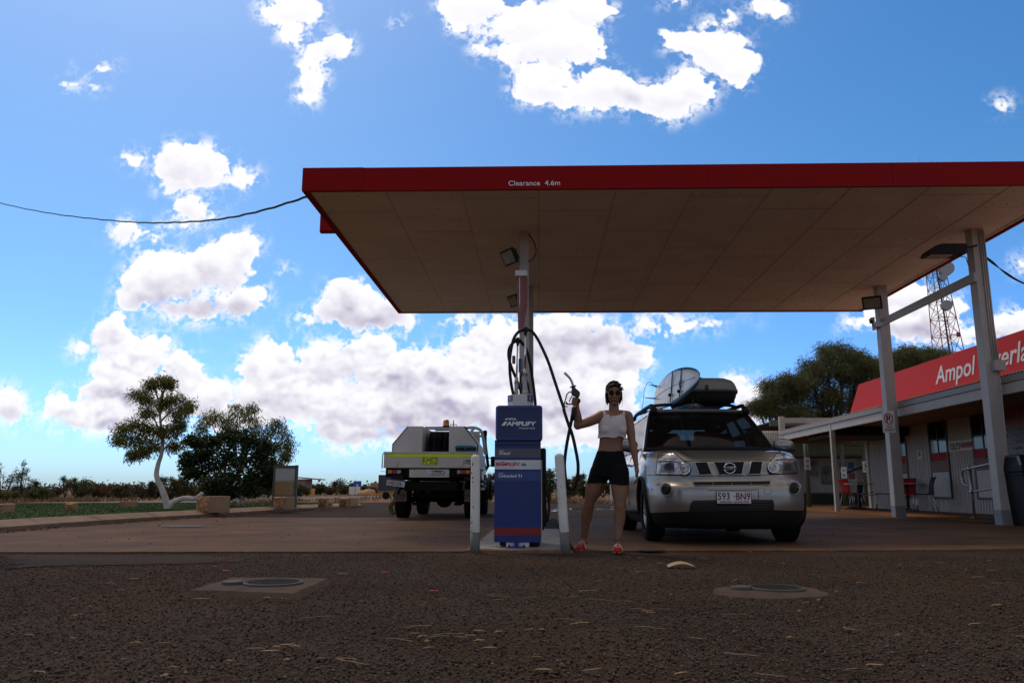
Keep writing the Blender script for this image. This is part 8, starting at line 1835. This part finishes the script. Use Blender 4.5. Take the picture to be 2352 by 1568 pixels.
for k,(x,y,rx,ry) in enumerate(((640,84,75,5),(1180,-30,60,7),(720,20,30,4))): sheet('oil_stain',[(x+rx*math.cos(a),y+ry*math.sin(a)) for a in np.linspace(0,2*PI,9)[:-1]],M_oil,.0145 if y<60 else .019,cr=cr_,jit=.02,sub=4)
# fallen leaves: three kinds, each one an object
M_lf=[mat('pale_dry_leaf',(.30,.21,.13),.85,var=.2,vscale=30),mat('tan_dry_leaf',(.24,.15,.085),.85,var=.25,vscale=30),mat('grey_bark_strip',(.19,.145,.11),.85,var=.3,vscale=30)]
def leaf(L_,W_,curl,m,name,lab,cat,seed):
    rr=random.Random(seed); rows=[]; n=9
    for i in range(n):
        k=i/(n-1); w=W_/2*math.sin(PI*(.06+.88*k))**.7; b=curl*math.sin(PI*k); zc=.005+.014*curl*8*math.sin(PI*k)**2+rr.uniform(0,.003)
        rows.append([(L_*(k-.5),b+u*w,zc+abs(u)*w*.55) for u in (-1,-.4,.2,1)])
    g=MB(); g.grid(rows); o=g.build(name,M_lf[m],shift=False); o.modifiers.new('s','SOLIDIFY').thickness=.0012; return tag(o,lab,cat,'dry leaves and bark strips scattered on the forecourt')
pro=[leaf(.060,.012,.004,0,'fallen_leaf','slender pale dry gum leaf lying on the forecourt gravel','leaf',1),leaf(.040,.019,.002,1,'fallen_leaf','short broad tan dry leaf lying on the forecourt gravel','leaf',2),leaf(.13,.010,.010,2,'bark_strip','long thin curled strip of grey brown bark on the forecourt gravel','bark',3),leaf(.080,.009,.006,0,'fallen_leaf','long narrow pale curved leaf lying on the forecourt gravel','leaf',4)]
pos=[]
for x,y,k,a in ((990,288,0,.3),(925,308,3,.2),(1225,308,1,.4),(1295,312,1,.1),(1585,326,3,-.3),(1465,396,2,.05),(1040,450,0,.1),(330,495,1,.4),(130,480,0,.2),(745,517,0,.2),(170,655,0,-.2),(1320,527,0,.1),(1352,532,0,-.3),(1270,535,1,.1),(1172,548,0,.2),(1240,556,0,.2),(1325,600,1,1.2),(1475,590,1,.5),(1590,592,3,-.2),(1615,606,2,-.5),(1925,440,2,-.1),(1905,470,0,.2),(1830,503,2,-.1),(2000,487,2,.2),(2060,478,2,.3),(1940,490,1,.6),(1965,510,1,1.),(2120,490,0,.1),(2200,460,0,.2),(2165,480,0,.3),(1970,538,0,.1),(2200,508,1,.2),(2250,540,0,.2),(2290,465,1,.8),(2275,290,2,.1),(2300,300,2,-.4),(2025,312,0,.1),(2290,315,0,-.2),(335,315,1,.5),(358,390,1,.8),(500,238,0,.2),(617,216,0,.1),(620,520,1,.2),(795,633,1,.2),(765,675,1,1.),(1055,603,1,.3),(550,268,0,0),(985,158,0,.3),(1405,108,0,.2),(1430,90,0,-.3),(1900,112,0,.1),(1570,193,0,0),(1000,125,0,0)):
    pos.append((cg(x,y),k,a))
for x,y,k,a in ((590,118,0,.1),(680,143,0,.2),(885,122,3,.1),(1095,95,1,.1),(580,183,0,0),(1250,145,1,.3),(1520,136,0,.2),(1780,150,1,.2),(1870,155,0,.2),(1975,140,3,.1),(2195,130,0,.3),(2205,176,3,.1),(2095,175,1,.2),(2140,208,3,0),(2235,238,0,.1),(1940,232,1,.5),(1965,272,2,.1),(1605,235,0,.2),(1500,278,1,.2),(735,292,1,.9),(1035,224,1,.6),(400,225,3,.2),(95,302,2,.1),(200,300,2,0),(285,300,0,.2),(350,273,2,.1),(335,272,3,.3),(410,318,2,-.1),(540,323,0,0),(590,362,2,-.3),(610,370,1,.1),(640,375,0,.2),(685,357,2,.2),(265,407,2,-.1),(325,423,0,.2),(630,447,2,.05),(1030,385,2,.1),(1355,325,3,.2),(1410,315,1,.8),(1325,370,1,.2),(855,495,3,.2),(1280,492,1,.2),(80,452,0,.4),(140,455,1,.3),(1535,445,1,.4),(1560,455,0,.1),(1055,570,2,-.2),(145,645,0,.1),(370,640,3,.2),(780,660,0,.3),(1190,665,2,.1),(1605,643,2,.6),(1670,622,0,.1),(1780,480,1,.2),(2130,428,0,.1),(2340,485,0,.1),(2230,340,0,.1),(115,580,0,.1),(290,425,0,.4),(1195,82-10,0,.1),(1450,70,0,.1),(1695,72,1,.2)):
    pos.append((cr_(x,y),k,a))
usedk=set()
for i,(q,k,a) in enumerate(pos):
    w=gz(*q,0); src=pro[k]; o=src if k not in usedk else src.copy()
    if k in usedk: COL.objects.link(o)
    usedk.add(k); s=rnd.uniform(.7,1.2); o.location=(w.x,w.y,.006 if w.y<7.7 else .014); o.rotation_euler=(rnd.uniform(-.1,.1),rnd.uniform(-.08,.08),a+rnd.uniform(-.25,.25)+(PI if i%2 else 0)); o.scale=(s,s,s)
p=gz(*cr_(775,157),0); g=MB(); rows=[]
for i in range(8): k=i/7; rows.append([(p.x-.10+.21*k,p.y+u*.05+rnd.uniform(-.004,.004),.008+.028*math.sin(PI*k)+(.010 if u>0 else 0)) for u in (-1,0,1)])
g.grid(rows); o=g.build('cardboard_scrap',mat('tan_cardboard',(.40,.29,.18),.8),None); o.modifiers.new('s','SOLIDIFY').thickness=.003; tag(o,'curved scrap of tan cardboard on the gravel in front of the silver car','scrap')
for (q,lb) in ((cg(1036,175),'left'),(cg(1765,182),'middle'),(cg(1993,268),'right')): p=gz(*q,0); g=MB(); g.box((p.x,p.y,.008),(.05,.015,.004),(0,0,.2)); tag(g.build('red_scrap',M_letr),'tiny red plastic scrap, %s of three on the gravel'%lb,'scrap','tiny red scraps')
# utility plate on the left slab and drain
p=gz(*cg(845,125-250+0),0) if False else gz(685,1249,0)
pq=gz(*c7(1150,1053),0); g=MB(); g.lathe([(.30,.001),(.30,.008),(.27,.010),(.001,.010)],(pq.x,pq.y,.013),n=30); tag(g.build('access_cover',M_lidr),'flat round grey access cover on the slab near the left kerb','cover')
pq=gz(*c8(10,814),0); g=MB(); g.bb(pq.x-.25,pq.x+.25,pq.y-.15,pq.y+.15,.013,.02); 
tag(g.build('slab_plate',M_lidr,bevel=.004),'thin rectangular metal plate on the slab beside the round cover','cover')
